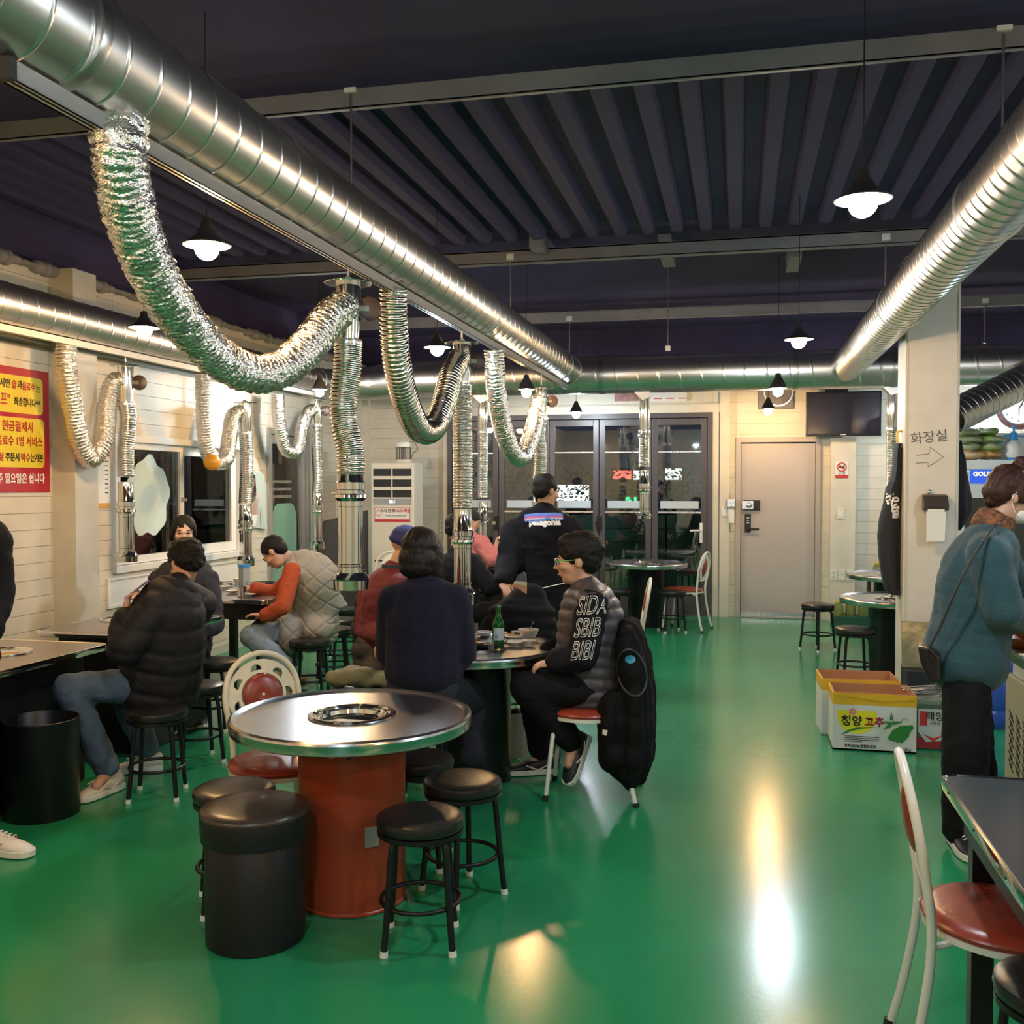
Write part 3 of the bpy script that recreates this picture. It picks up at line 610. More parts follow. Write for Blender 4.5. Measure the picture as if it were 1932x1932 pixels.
# ---- round tables
def round_table(c, h, R, label, drum=M_black, detail=False, rz=0):
    t = thing('round_table', label, 'table', (c.x, c.y, 0), rz)
    o = (c.x, c.y, 0)
    MB().lathe(o, [(.155, h-.008), (R-.03, h-.008), (R-.022, h-.002), (R-.010, h+.004), (R, h-.002), (R+.003, h-.010), (R+.001, h-.022), (R-.001, h-.026), (R-.001, h-.044), (R-.006, h-.048), (R-.012, h-.046), (R-.014, h-.020), (.155, h-.020)], 96, close=True).build('tabletop', M_top, t, smooth=30)
    MB().lathe(o, [(.168, h-.007), (.170, h-.001), (.163, h+.003), (.150, h+.002), (.146, h-.004), (.140, h-.006), (.134, h-.004), (.130, h-.010), (.123, h-.032), (.102, h-.038), (.10, h-.034), (.118, h-.028), (.122, h-.012), (.15, h-.010)], 64, close=True).build('grill_ring', M_chrome, t, smooth=30)
    MB().lathe(o, [(.104, h-.036), (.104, h-.060), (.0, h-.060), (0, h-.205), (.108, h-.205), (.108, h-.036)], 40, close=True).build('fire_pot', M_blackm, t, smooth=40)
    rd = .205
    d_ = MB().lathe(o, [(rd-.004, 0), (rd+.002, .004), (rd+.002, .012), (rd-.002, .016), (rd, .022), (rd, h-.065), (rd+.003, h-.06), (rd+.003, h-.05), (rd-.008, h-.045), (rd-.008, h-.02), (rd-.02, h-.02), (rd-.02, .004)], 72, close=True)
    d_.build('drum', drum, t, smooth=35)
    if detail:
        for a in (4.1, 5.05, 5.75, 3.2):
            MB().lathe((c.x+math.cos(a)*(rd-.001), c.y+math.sin(a)*(rd-.001), h-.115), [(.0, .0), (.011, .0), (.011, .003), (0, .003)], 16, (math.cos(a), math.sin(a), 0)).build('drum_hole', M_blackm, t)
        a = 4.72; n_ = V((math.cos(a), math.sin(a), 0)); p = V((c.x, c.y, h-.075))+n_*(rd+.003)
        MB().box(p, (.02, .005, .09), Matrix.Rotation(a-PI/2, 3, 'Z')).build('bracket', M_white, t)
        a = 5.45; n_ = V((math.cos(a), math.sin(a), 0)); p = V((c.x, c.y, h-.42))+n_*(rd+.001)
        MB().box(p, (.055, .004, .075), Matrix.Rotation(a-PI/2, 3, 'Z')).build('tape_patch', mat('grey tape', (.22, .22, .18), .5), t)
        for k in range(14):
            a = 2*PI*k/14+.2; MB().sph((c.x+math.cos(a)*(R-.003), c.y+math.sin(a)*(R-.003), h-.022), .0045, 8, 6).build('rivet', M_blackm, t)
    MB().bb((c.x-.22, c.y-.02, h-.04), (c.x+.22, c.y+.02, h-.03)).build('top_support', M_black, t)
    return t
TC = at(664, 1345, 3.84); round_table(TC, .717, .462, 'round steel grill table on an orange painted drum', M_drum, True)
TB = at(893, 1207, 5.42); TB.z = 0; round_table(TB, .72, .46, 'round steel table on a dark drum carrying the green bottle and bowls', M_black)
TF = at(1220, 1060, 11.3); TF = V((TF.x, min(TF.y, 11.3), 0)); round_table(TF, .72, .462, 'empty round table in front of the folding glass doors', M_black)
T1 = at(1690, 1129, 8.28); round_table(T1, .66, .45, 'round steel table directly behind the pillar', M_black)
T2 = at(1690, 1085, 9.8); round_table(T2, .72, .462, 'farther round steel table behind the pillar, near the sockets', M_black)
TP = at(975, 1060, 11.2); TP = V((TP.x-.2, TP.y, 0)); round_table(TP, .72, .42, 'round table the person in pink sits at', M_black)
# ---- rectangular tables
def rect_table(x0, x1, y0, y1, label, h=.73, top=M_darktop, legs=True, hole=True, cr=.07, panel=None, hc=None):
    t = thing('grill_table', label, 'table', ((x0+x1)/2, (y0+y1)/2, 0))
    def rr(ins, z):
        P = []
        for cx, cy, a0 in ((x1-cr, y1-cr, 0), (x0+cr, y1-cr, 90), (x0+cr, y0+cr, 180), (x1-cr, y0+cr, 270)):
            for k in range(7):
                a = math.radians(a0+k*15); P.append((cx+(cr-ins)*math.cos(a), cy+(cr-ins)*math.sin(a), z))
        return P
    MB().prism(rr(.006, h-.028), (0, 0, .026)).build('tabletop', top, t)
    mb = MB(); n = 28; L = [rr(0, h-.032), rr(-.002, h-.01), rr(.0, h+.0), rr(.006, h+.002), rr(.012, h-.002), rr(.012, h-.030)]
    vs = [p for l in L for p in l]; fs = [(i*n+k, i*n+(k+1) % n, ((i+1) % 6)*n+(k+1) % n, ((i+1) % 6)*n+k) for i in range(6) for k in range(n)]
    mb.add(vs, fs).build('edge_trim', M_chrome, t, smooth=40)
    if hole:
        c = (hc.x, hc.y, 0) if hc else ((x0+x1)/2, (y0+y1)/2, 0); MB().lathe(c, [(.15, h-.001), (.15, h+.006), (.135, h+.007), (.128, h+.002), (.11, h+.002), (.10, h+.006), (.03, h+.006), (0, h+.012)], 40).build('grill_cover', M_chrome, t, smooth=30)
    if panel: MB().bb((x0+panel, y0+panel, 0), (x1-panel, y1-panel, h-.03)).build('cabinet_base', M_black, t, bevel=.01)
    else:
        for x in (x0+.10, x1-.10):
            for y in (y0+.10, y1-.10): MB().bb((x-.03, y-.03, 0), (x+.03, y+.03, h-.03)).build('leg', M_black, t)
        MB().bb((x0+.06, y0+.06, h-.16), (x1-.06, y1-.06, h-.03)).build('apron_box', M_black, t)
    for k in range(4):
        MB().sph((x1+.001, y0+.15+k*(y1-y0-.3)/3, h-.014), .004, 8, 6).build('rivet', M_blackm, t)
        MB().sph((x0-.001, y0+.15+k*(y1-y0-.3)/3, h-.014), .004, 8, 6).build('rivet', M_blackm, t)
    return t
rect_table(-4.42, -3.36, 3.55, 4.80, 'brown topped rectangular grill table at the left edge, nearest on the window side', panel=.10, hc=onz(2, 1231, .73))
rect_table(-4.10, -3.34, 5.09, 6.02, 'brown topped table in front of the man in the black puffer jacket', panel=.10, hc=onz(222, 1168, .73)+V((.05, 0, 0)))
T3 = rect_table(-4.50, -3.46, 6.84, 8.15, 'rectangular table covered with dishes below the window', top=M_top, hole=False)
cn = onz(1771, 1459, .73)
rect_table(cn.x, cn.x+.80, cn.y-1.25, cn.y, 'steel topped table at the lower right corner', top=M_top, hole=False, cr=.05)
# ---- metal chair with round padded back (faces +X in its own frame)
def mk_chair(mt, cap, back='holes', name='x'):
    t = thing('dining_chair', name, 'chair', (0, 0, 0), 0, 'metal chairs with red pads')
    # back hoop: two rear legs flow up into an oval hoop
    H = .86; W = .185
    pts = []
    def rear(s_): return [V((-.27, s_*.19, 0)), V((-.235, s_*.175, .15)), V((-.205, s_*.165, .33)), V((-.20, s_*.162, .46)), V((-.215, s_*.175, .57)), V((-.232, s_*.19, .68)), V((-.25, s_*.165, .775)), V((-.262, s_*.10, .835))]
    kw = .86 if back == 'holes' else 1; L = [V((p.x, p.y*kw, p.z)) for p in rear(1)]; R_ = [V((p.x, p.y*kw, p.z)) for p in rear(-1)]
    pts = smoothpath(L+[V((-.267, 0, H))]+R_[::-1], 5)
    MB().tube(pts, .0125, 12).build('back_frame', mt, t, smooth=60)
    for s_ in (-1, 1): MB().cyl((-.27, s_*.19*kw, .02), (-.272, s_*.191*kw, 0), .016, seg=12).build('foot_cap', cap, t)
    # back disc panel
    def bp(y, z, off=0): # point on the leaning back plane
        return V((-.20-(z-.46)*.165+off, y, z))
    cz = .685; RO = .148; RI = .090
    mb = MB(); N_ = 48
    if back == 'holes':
        for k in range(7):
            a0 = 2*PI*(k)/7+PI/2; da = 2*PI/7
            # web between two holes
            def arc(r, a, off): return bp(r*math.cos(a), cz+r*math.sin(a), off)
        # ring plate with half-round holes cut: build as quads grid, skipping hole cells
        NA, NR = 196, 18
        keep = {}
        for i in range(NA):
            for j in range(NR):
                a = 2*PI*(i+.5)/NA; r = RI+(RO-RI)*(j+.5)/NR
                hit = False
                for k in range(7):
                    ah = PI/2+.2+2*PI*k/7
                    hx, hy = (RI+.017)*math.cos(ah), (RI+.017)*math.sin(ah); px, py = r*math.cos(a)-hx, r*math.sin(a)-hy
                    along = px*math.cos(ah)+py*math.sin(ah)
                    if px*px+py*py < .0235**2 and along > -.005: hit = True
                keep[i, j] = not hit
        vs = []; 
        for off in (-.003, .003):
            for i in range(NA):
                for j in range(NR+1):
                    a = 2*PI*i/NA; r = RI+(RO-RI)*j/NR; vs.append(bp(r*math.cos(a)*1.03, cz+r*math.sin(a), off))
        q = lambda s_, i, j: s_*NA*(NR+1)+(i % NA)*(NR+1)+j
        fs = []
        for (i, j), k in keep.items():
            if not k: continue
            fs += [(q(0, i, j), q(0, i+1, j), q(0, i+1, j+1), q(0, i, j+1)), (q(1, i, j), q(1, i, j+1), q(1, i+1, j+1), q(1, i+1, j))]
            for (i2, j2, e) in ((i-1, j, ((i, j), (i, j+1))), (i+1, j, ((i+1, j+1), (i+1, j))), (i, j-1, ((i+1, j), (i, j))), (i, j+1, ((i, j+1), (i+1, j+1)))):
                if not (0 <= j2 < NR) or not keep[(i2 % NA, j2)]:
                    (a1, b1), (a2, b2) = e; fs.append((q(0, a1, b1), q(0, a2, b2), q(1, a2, b2), q(1, a1, b1)))
        mb.add(vs, fs)
        mb.build('back_plate', mt, t)
        RX_, RZ_ = RI, RI
    else:
        vs = []
        a = [(.13*math.cos(2*PI*k/40), cz+.150*math.sin(2*PI*k/40)) for k in range(40)]
        b = [(.088*math.cos(2*PI*k/40)*(1+.10*math.cos(4*2*PI*k/40)), cz-.005+.105*math.sin(2*PI*k/40)*(1+.10*math.cos(4*2*PI*k/40))) for k in range(40)]
        for off in (-.004, .004):
            for P in (a, b): vs += [bp(y, z, off) for y, z in P]
        fs = []
        for k in range(40):
            l = (k+1) % 40; fs += [(k, l, 40+l, 40+k), (80+k, 120+k, 120+l, 80+l), (k, 80+k, 80+l, l), (40+k, 40+l, 120+l, 120+k)]
        mb.add(vs, fs).build('back_plate', mt, t)
        MB().tube([bp(0, .845, 0), bp(0, .80, 0)], .008, 8).build('back_link', mt, t); MB().tube([bp(-.16, .56, 0), bp(-.06, .55, 0), bp(.06, .55, 0), bp(.16, .56, 0)], .008, 8).build('back_link', mt, t)
        RX_, RZ_ = .080, .097
    pad = MB(); n = bp(0, 1)-bp(0, 0); up = n.normalized(); nn = V((up.z, 0, -up.x))
    pad.ell(bp(0, cz, .002), [V((0, RX_-.002, 0)), up*(RZ_-.002), nn*.024], 36, 12)
    vs = []
    for v in pad.v:
        p = V(v); r = math.hypot(p.y/RX_, (p.z-cz)/RZ_); p = p-nn*(.010*math.exp(-(r/.16)**2))*(1 if (p-bp(0, cz)).dot(nn) > 0 else -1); vs.append(tuple(p))
    pad.v = vs; pad.build('back_cushion', M_red, t, smooth=180)
    MB().sph(bp(0, cz, .018), .008, 10, 8).build('button', mt, t, smooth=180)
    # seat
    MB().lathe((0, 0, 0), [(.17, .425), (.205, .428), (.212, .440), (.205, .452), (.17, .462), (.08, .467), (0, .468)], 40).build('seat_cushion', M_red, t, smooth=50)
    MB().lathe((0, 0, 0), [(.17, .408), (.208, .410), (.210, .427), (.17, .427)], 40, close=True).build('seat_rim', mt, t, smooth=40)
    for s_ in (-1, 1):
        MB().tube(smoothpath([(-.10, s_*.12, .41), (.08, s_*.13, .405), (.135, s_*.14, .385), (.155, s_*.15, .30), (.185, s_*.175, .01)], 5), .0115, 10).build('front_leg', mt, t, smooth=60)
        MB().cyl((.184, s_*.174, .03), (.186, s_*.176, 0), .015, seg=12).build('foot_cap', cap, t)
        MB().tube([(-.203, s_*.162, .40), (-.15, s_*.13, .405)], .010, 8).build('seat_link', mt, t)
    return t
chA = mk_chair(M_cream, M_brub, 'holes'); chB = mk_chair(M_whitetube, M_brub, 'oval'); index_kids()
def chair(proto, x, y, rz, label): return place(proto, (x, y, 0), rz, label)
chair(chA, -1.87, 3.80, math.radians(-46), 'cream metal chair with red pad and half moon holes, beside the orange drum')
MC = at(1105, 1335, 5.15); chair(chB, MC.x, MC.y, PI+.05, 'white metal chair the man with glasses sits on')
p = at(1163, 1192, 7.85); chair(chB, p.x, p.y, PI+.12, 'empty white metal chair with red pad behind the man with glasses')
p = at(1283, 1112, 10.9); chair(chB, p.x+.03, min(p.y, 11.2)+.12, PI-.25, 'white metal chair with red pad beside the glass door handle')
p = G(1895, 1715, .46); chR = chair(chB, p.x, p.y, -.06, 'worn white metal chair with dark red seat at the lower right corner')
p = at(735, 1110, 10.8); chair(chB, p.x, p.y, -PI/2+.2, 'white metal chair with red pad in front of the air conditioner')
# ---- lidded drum seat and bins
c = at(481, 1520, 3.5); c.z = 0
t = thing('drum_seat', 'black storage drum with a padded leather lid, nearest the camera', 'stool', c)
MB().lathe(c, [(.165, 0), (.172, .006), (.172, .385), (.168, .39)], 56).build('drum_body', M_black, t, smooth=40)
MB().lathe(c, [(.176, .36), (.186, .365), (.190, .44), (.186, .452)], 56, close=False).build('lid_skirt', M_black, t, smooth=40)
MB().lathe(c, [(.186, .445), (.191, .452), (.190, .462), (.18, .470), (.14, .476), (0, .480)], 56).build('lid_cushion', mat('lid leather', (.045, .032, .026), .30, bump=.22, bscale=9), t, smooth=60)
c = at(78, 1400, 4.35); cf = 1870*1.6/4.35
c = G(80, 1535, 0)
t = thing('open_drum', 'black open storage drum at the left edge', 'bin', c)
MB().lathe(c, [(.165, 0), (.170, .006), (.170, .455), (.174, .460), (.174, .468), (.168, .470), (.164, .465), (.162, .03), (.0, .03)], 56).build('drum_body', M_black, t, smooth=40)
# ---- cardboard boxes
def carton(c, w, dpt, h, rz, label, front=True):
    t = thing('carton', label, 'box', c, rz)
    white = mat('white carton', (.66, .66, .63), .6); yel = mat('yellow band', (.72, .42, .02), .5); brn = mat('brown card', (.45, .20, .08), .8)
    R3 = Matrix.Rotation(rz, 3, 'Z'); q = lambda x, y, z: V(c)+R3 @ V((x, y, z))
    def wall(n, x0, x1, y0, y1):
        def bx(z0, z1, m, nm, o=0):
            mb = MB(); mb.prism([q(x0-o, y0-o, z0), q(x1+o, y0-o, z0), q(x1+o, y1+o, z0), q(x0-o, y1+o, z0)], (0, 0, z1-z0)); mb.build(nm, m, t)
        bx(0, h*.80, white, 'side_wall'); bx(h*.80, h, yel, 'yellow_band', .0005)
    g = .006
    wall('f', -w/2, w/2, -dpt/2, -dpt/2+g); wall('b', -w/2, w/2, dpt/2-g, dpt/2); wall('l', -w/2, -w/2+g, -dpt/2+g, dpt/2-g); wall('r', w/2-g, w/2, -dpt/2+g, dpt/2-g)
    for (x0, x1, y0, y1) in ((-w/2+g, w/2-g, -dpt/2+g, -dpt/2+g+.004), (-w/2+g, w/2-g, dpt/2-g-.004, dpt/2-g), (-w/2+g, -w/2+g+.004, -dpt/2+.02, dpt/2-.02), (w/2-g-.004, w/2-g, -dpt/2+.02, dpt/2-.02)):
        MB().prism([q(x0, y0, .01), q(x1, y0, .01), q(x1, y1, .01), q(x0, y1, .01)], (0, 0, h-.004)).build('inner_flap', brn, t)
    MB().prism([q(-w/2, -dpt/2, 0), q(w/2, -dpt/2, 0), q(w/2, dpt/2, 0), q(-w/2, dpt/2, 0)], (0, 0, .01)).build('bottom', brn, t)
    if front:
        y = -dpt/2-.001; sx = w/150.; X_ = lambda u: (u-1567)*sx-w/2+.003; Z_ = lambda v: (1418-v)*h/108.
        ye = mat('chilli yellow', (.78, .70, .02), .5)
        P = [(X_(1573), Z_(1342)), (X_(1645), Z_(1342))]+[(X_(1610+36*math.cos(math.radians(a))), Z_(1352+34*math.sin(math.radians(a)))) for a in range(0, 181, 12)]
        MB().prism([q(a, y, b) for a, b in P], R3 @ V((0, -.0006, 0))).build('print_patch', ye, t)
        yy = y-.002; rt = R3 @ V((1, 0, 0))
        text('lettering', '청양', .066, q(X_(1600), yy, Z_(1363)), rt, (0, 0, 1), M_kp, t, bold=.0018)
        text('lettering', '고추', .062, q(X_(1641), yy, Z_(1363)), rt, (0, 0, 1), mat('dark red print', (.30, .015, .02), .5), t, bold=.0018)
        text('lettering', '진주금산농협협동조합', .020, q(X_(1616), yy, Z_(1409)), rt, (0, 0, 1), M_kp, t, bold=.0004)
        text('lettering', '10kg', .030, q(X_(1698), yy, Z_(1411)), rt, (0, 0, 1), M_kp, t)
        for k in range(4): MB().prism([q(X_(1587), yy, Z_(1390+k*3.3)), q(X_(1650-(k == 3)*30), yy, Z_(1390+k*3.3)), q(X_(1650-(k == 3)*30), yy, Z_(1391.2+k*3.3)), q(X_(1587), yy, Z_(1391.2+k*3.3))], R3 @ V((0, -.0005, 0))).build('print_line', M_kp, t)
        sw = [(1580, 1390), (1592, 1380), (1610, 1373), (1645, 1371.5), (1620, 1375.5), (1600, 1381)]
        MB().prism([q(X_(a), yy, Z_(b)) for a, b in sw], R3 @ V((0, -.0006, 0))).build('print_swoosh', M_gp, t)
        pk = mat('pink print', (.75, .25, .32), .5)
        for k in range(5):
            a = 2*PI*k/5; MB().lathe(q(X_(1602+4.5*math.cos(a)), yy, Z_(1344+4.5*math.sin(a))), [(0, 0), (.010, 0), (.010, .0006), (0, .0006)], 10, R3 @ V((0, -1, 0))).build('print_petal', pk, t)
        pc_ = [0]
        def pep(P, nm='print_pepper', m=M_gp): pc_[0] += 1; MB().prism([q(X_(a), yy-.0012*pc_[0], Z_(b)) for a, b in P], R3 @ V((0, -.0008, 0))).build(nm, m, t)
        for k in range(4):
            o_ = k*6; oo = k*5; pep([(1665+oo*1.2, 1391+k), (1673+oo*.8, 1376), (1688+oo*.4, 1366), (1709-k, 1364), (1711-k*2, 1371+k), (1698+oo*.3, 1382+k), (1684+oo*.7, 1391+k), (1670+oo*1.2, 1396+k)])
        for k, (a, b, ax, bx) in enumerate(((1671, 1349, 0, -9), (1664, 1361, -9, -2), (1664, 1369, -8, 5), (1681, 1360, 10, -2))):
            pep([(a-ax*.6-bx*.35, b-bx*.6+ax*.35), (a+ax, b+bx), (a-ax*.6+bx*.35, b-bx*.6-ax*.35), (a-ax, b-bx)], 'print_leaf')
        MB().tube([q(X_(1687), yy, Z_(1362)), q(X_(1691), yy, Z_(1354)), q(X_(1699), yy, Z_(1352.5)), q(X_(1700), yy, Z_(1358))], .0012, 5).build('print_stem', M_gp, t)
        for k in range(3): MB().tube([q(X_(1580+k*20), y-.002, h*(.97-.04*k)), q(X_(1640+k*10), y-.002, h*(.90-.02*k)), q(X_(1712), y-.002, h*(.91+.02*k))], .0015, 5).build('tape_fold', yel, t)
    return t
bc = (G(1567, 1418)+G(1718, 1418))/2; bw = (G(1718, 1418)-G(1567, 1418)).length*.99
carton(bc+V((.02, .16, 0)), bw, .31, .345, math.radians(0), 'front white pepper carton with yellow band and green pepper print')
c2 = G(1545, 1378); carton(V((c2.x+bw/2-.0, bc.y+.52, 0)), bw, .33, .36, math.radians(2), 'second open carton directly behind the pepper carton', False)
# brown paper / metal pieces by the carton
t = thing('paste_tin', 'green and red chilli paste tin beside the pepper carton', 'tin', G(1760, 1410)+V((0, .1, 0)))
c = G(1757, 1416)+V((.01, .11, 0)); w2 = .105
MB().bb((c.x-w2, c.y-w2, .0), (c.x+w2, c.y+w2, .29)).build('tin_body', mat('tin green', (.10, .16, .12), .4, metal=.3), t, bevel=.012)
MB().bb((c.x-w2-.001, c.y-w2-.002, .012), (c.x+w2+.001, c.y+w2, .075)).build('tin_band', mat('tin red', (.28, .02, .03), .4), t)
lb = [(c.x-.085, c.y-w2-.003, .25), (c.x+.085, c.y-w2-.003, .25), (c.x+.09, c.y-w2-.003, .12), (c.x+.05, c.y-w2-.003, .06), (c.x-.04, c.y-w2-.003, .05), (c.x-.085, c.y-w2-.003, .11)]
MB().prism(lb, (0, -.001, 0)).build('tin_label', mat('tin label', (.50, .54, .54), .5), t)
MB().bb((c.x-.075, c.y-w2-.006, .15), (c.x-.035, c.y-w2-.004, .235)).build('label_block', M_rp, t)
text('lettering', '태양초', .058, (c.x+.035, c.y-w2-.006, .205), (1, 0, 0), (0, 0, 1), M_kp, t, bold=.001)
text('lettering', '고추장', .022, (c.x+.01, c.y-w2-.006, .165), (1, 0, 0), (0, 0, 1), M_kp, t)
MB().prism([(c.x-.06, c.y-w2-.006, .10), (c.x+.0, c.y-w2-.006, .075), (c.x+.06, c.y-w2-.006, .10), (c.x+.0, c.y-w2-.006, .055)], (0, -.001, 0)).build('label_chilli', M_rp, t)
t = thing('skewer_bundle', 'bundle of silver tongs and skewers lying on the chilli paste tin', 'utensils', (c.x, c.y, .29))
for k in range(11):
    a = random.uniform(-.25, .45); z = .297+.006*k; L_ = random.uniform(.10, .17); MB().tube([(c.x-L_*math.cos(a)-.01, c.y-L_*math.sin(a)-.05+.01*(k % 4), z-.0), (c.x+L_*math.cos(a), c.y+L_*math.sin(a)-.02, z+.02+.002*k)], .006, 6, flat=.5).build('skewer', M_steel, t)
tt = thing('steel_tray', 'dented metal tray leaning against the pillar', 'tray', (px0+.22, 7.7, 0))
a = ony(1707, 1255, 7.72); b = ony(1775, 1320, 7.72)
MB().box(((a.x+b.x)/2+.02, 7.72, .43), (.34, .012, .34), Matrix.Rotation(-.12, 3, 'X')).build('tray_plate', mat('dented tray', (.40, .35, .22), .3, metal=.9, bump=1, bscale=6), tt, bevel=.004)
MB().box(((a.x+b.x)/2+.02, 7.72, .13), (.30, .28, .25)).build('tray_stand', M_blackm, tt)
# ================================================================ WALL THINGS AND PROPS
# poster on the left wall
xw = XL+.014
yp0, yp1 = 5.30, 6.165; zt = 2.40; zb = 1.55
t = thing('wall_poster', 'red poster with two yellow panels of black and red lettering on the left wall', 'poster', (xw, (yp0+yp1)/2, zb))
MB().bb((xw, yp0, zb), (xw+.006, yp1, zt)).build('poster_sheet', mat('poster red', (.42, .015, .035), .4), t)
def rrect(y0, y1, z0, z1, r, x, th, nm, m):
    P = []
    for cy, cz, a0 in ((y1-r, z1-r, 0), (y0+r, z1-r, 90), (y0+r, z0+r, 180), (y1-r, z0+r, 270)):
        for k in range(6): a = math.radians(a0+k*18); P.append((x, cy+r*math.cos(a), cz+r*math.sin(a)))
    MB().prism(P, (th, 0, 0)).build(nm, m, t)
rrect(yp0+.06, yp1-.065, 2.09, 2.345, .035, xw+.006, .0015, 'yellow_panel', M_yp); rrect(yp0+.06, yp1-.055, 1.72, 2.06, .035, xw+.006, .0015, 'yellow_panel', M_yp)
tx = xw+.009; rp = mat('poster red ink', (.45, .02, .03), .5)
def ptext(body, s_, off, z, m, b=.0012, sx=1): text('lettering', body, s_, (tx, yp1-off, z), (0, 1, 0), (0, 0, 1), m, t, align='RIGHT', bold=b, sx=sx)
for body, s_, off, z, m, sx in (('바쁘시면', .065, .385, 2.28, M_kp, .85), ('술', .065, .325, 2.28, rp, .85), ('과', .065, .27, 2.28, M_kp, .85), ('음료수', .062, .145, 2.275, rp, .75), ('는', .062, .095, 2.27, M_kp, .75), ('"셀프"', .10, .39, 2.17, rp, .72), ('죄송합니다^^', .065, .095, 2.165, M_kp, .72),
    ('현금결제시', .078, .165, 1.995, rp, .85), ('음료수 1병 서비스', .075, .075, 1.895, rp, .80), ('목살', .062, .455, 1.785, rp, .85), ('주문시', .062, .305, 1.785, M_kp, .8), ('막수', .062, .20, 1.785, rp, .85), ('는', .062, .155, 1.785, M_kp, .8), ('기본', .062, .07, 1.785, M_kp, .8)): ptext(body, s_, off, z, m, sx=sx)
ptext('매주 일요일은 쉽니다', .075, .06, 1.64, M_wp, .002, .78)
# notices between pilaster and window
y = 6.66
t = thing('wall_notice', 'no smoking notice half hidden behind the foil hose', 'notice', (XL+.014, y, 1.9))
MB().bb((XL+.013, y-.10, 1.88), (XL+.017, y+.10, 2.12)).build('notice_sheet', M_paper, t)
MB().tube([(XL+.019, y+.075*math.cos(2*PI*k/28), 2.02+.075*math.sin(2*PI*k/28)) for k in range(28)], .006, 6, closed=True).build('red_ring', M_rp, t)
MB().tube([(XL+.019, y-.053, 2.073), (XL+.019, y+.053, 1.967)], .006, 6).build('red_bar', M_rp, t)
MB().bb((XL+.017, y-.045, 2.012), (XL+.0185, y+.045, 2.028)).build('cigarette_mark', M_kp, t)
t = thing('price_list', 'pale price list with an orange foot strip beside the window', 'notice', (XL+.014, 6.78, 1.3))
y0, y1 = 6.60, 6.86; z0, z1 = 1.42, 1.85
MB().bb((XL+.013, y0, z0), (XL+.016, y1, z1)).build('notice_sheet', M_paper, t); MB().bb((XL+.016, y0, z0), (XL+.018, y1, z0+.04)).build('orange_strip', mat('orange strip', (.65, .33, .05), .5), t); MB().bb((XL+.016, y0, z1-.03), (XL+.018, y1, z1-.01)).build('red_strip', M_rp, t)
for k in range(8):
    MB().bb((XL+.016, y0+.02, z1-.07-k*.035), (XL+.0175, y0+.10, z1-.062-k*.035)).build('print_line', M_kp, t); MB().bb((XL+.016, y1-.06, z1-.07-k*.035), (XL+.0175, y1-.02, z1-.062-k*.035)).build('print_line', M_kp, t)
# beverage poster with a standing model (generic figure)
t = thing('wall_poster', 'curling drink poster of a woman in a white top between window and glass door', 'poster', (XL+.02, 9.3, 1.1))
y0, y1 = 9.06, 9.44; z0, z1 = 1.16, 1.74
MB().prism([(XL+.014, y0, z0), (XL+.06, y0, z0), (XL+.012, y0+.02, z1)], (0, .001, 0)).build('curl', M_paper, t)
MB().prism([(XL+.016, y0, z0+.02), (XL+.05, y1, z0-.02), (XL+.03, y1-.02, z1-.02), (XL+.016, y0, z1)], (.002, 0, 0)).build('poster_sheet', mat('poster mint', (.50, .60, .55), .4), t)
xx = XL+.052
def pp(P, m, nm): MB().prism([(XL+.018+.034*(y-y0)/(y1-y0)+.004, y, z) for y, z in P], (.002, 0, 0)).build(nm, m, t)
sk = mat('poster skin', (.72, .48, .37), .5); hr = mat('poster hair', (.04, .02, .02), .5)
pp([(y0+.05, 1.40), (y0+.05, 1.66), (y0+.09, 1.71), (y0+.15, 1.70), (y0+.17, 1.55), (y0+.16, 1.45), (y0+.10, 1.42)], hr, 'printed_hair')
pp([(y0+.09, 1.60), (y0+.09, 1.66), (y0+.12, 1.68), (y0+.145, 1.655), (y0+.14, 1.60), (y0+.12, 1.575), (y0+.12, 1.54), (y0+.21, 1.50), (y0+.23, 1.30), (y0+.05, 1.30), (y0+.06, 1.51), (y0+.10, 1.55)], sk, 'printed_skin')
pp([(y0+.06, 1.47), (y0+.20, 1.49), (y0+.21, 1.34), (y0+.15, 1.18), (y0+.03, 1.18), (y0+.04, 1.34)], M_wp, 'printed_dress')
pp([(y0+.25, 1.19), (y0+.25, 1.33), (y0+.265, 1.38), (y0+.285, 1.38), (y0+.30, 1.33), (y0+.30, 1.19)], mat('printed bottle', (.45, .60, .55), .4), 'printed_bottle')
# air conditioner
ac = at(731, 1000, 11.45); ax0, ax1 = ac.x-.265, ac.x+.265; ay = 11.0
t = thing('air_conditioner', 'tall cream floor standing air conditioner in the far left corner', 'air conditioner', ((ax0+ax1)/2, ay+.16, 0))
acm = mat('cream ac', (.72, .68, .58), .4)
MB().bb((ax0, ay, 0), (ax1, ay+.33, 1.86)).build('cabinet', acm, t, bevel=.012)
for k in range(3):
    z = 1.755-k*.125; MB().bb((ax0+.03, ay-.002, z-.05), (ax1-.03, ay+.004, z+.035)).build('air_slot', M_blackm, t); MB().bb((ax0+.03, ay-.02, z+.035), (ax1-.03, ay-.0, z+.052)).build('louvre', acm, t); MB().bb(((ax0+ax1)/2-.006, ay-.018, z-.05), ((ax0+ax1)/2+.006, ay-.004, z+.04)).build('louvre_tie', acm, t)
MB().bb((ax0+.03, ay-.006, 1.37), (ax1-.03, ay-.001, 1.44)).build('display_strip', mat('ac grey strip', (.35, .36, .38), .3), t)
text('display_digits', '22.1', .045, ((ax0+ax1)/2, ay-.008, 1.405), (1, 0, 0), (0, 0, 1), glow('display light', (.9, .95, 1), 2.5), t)
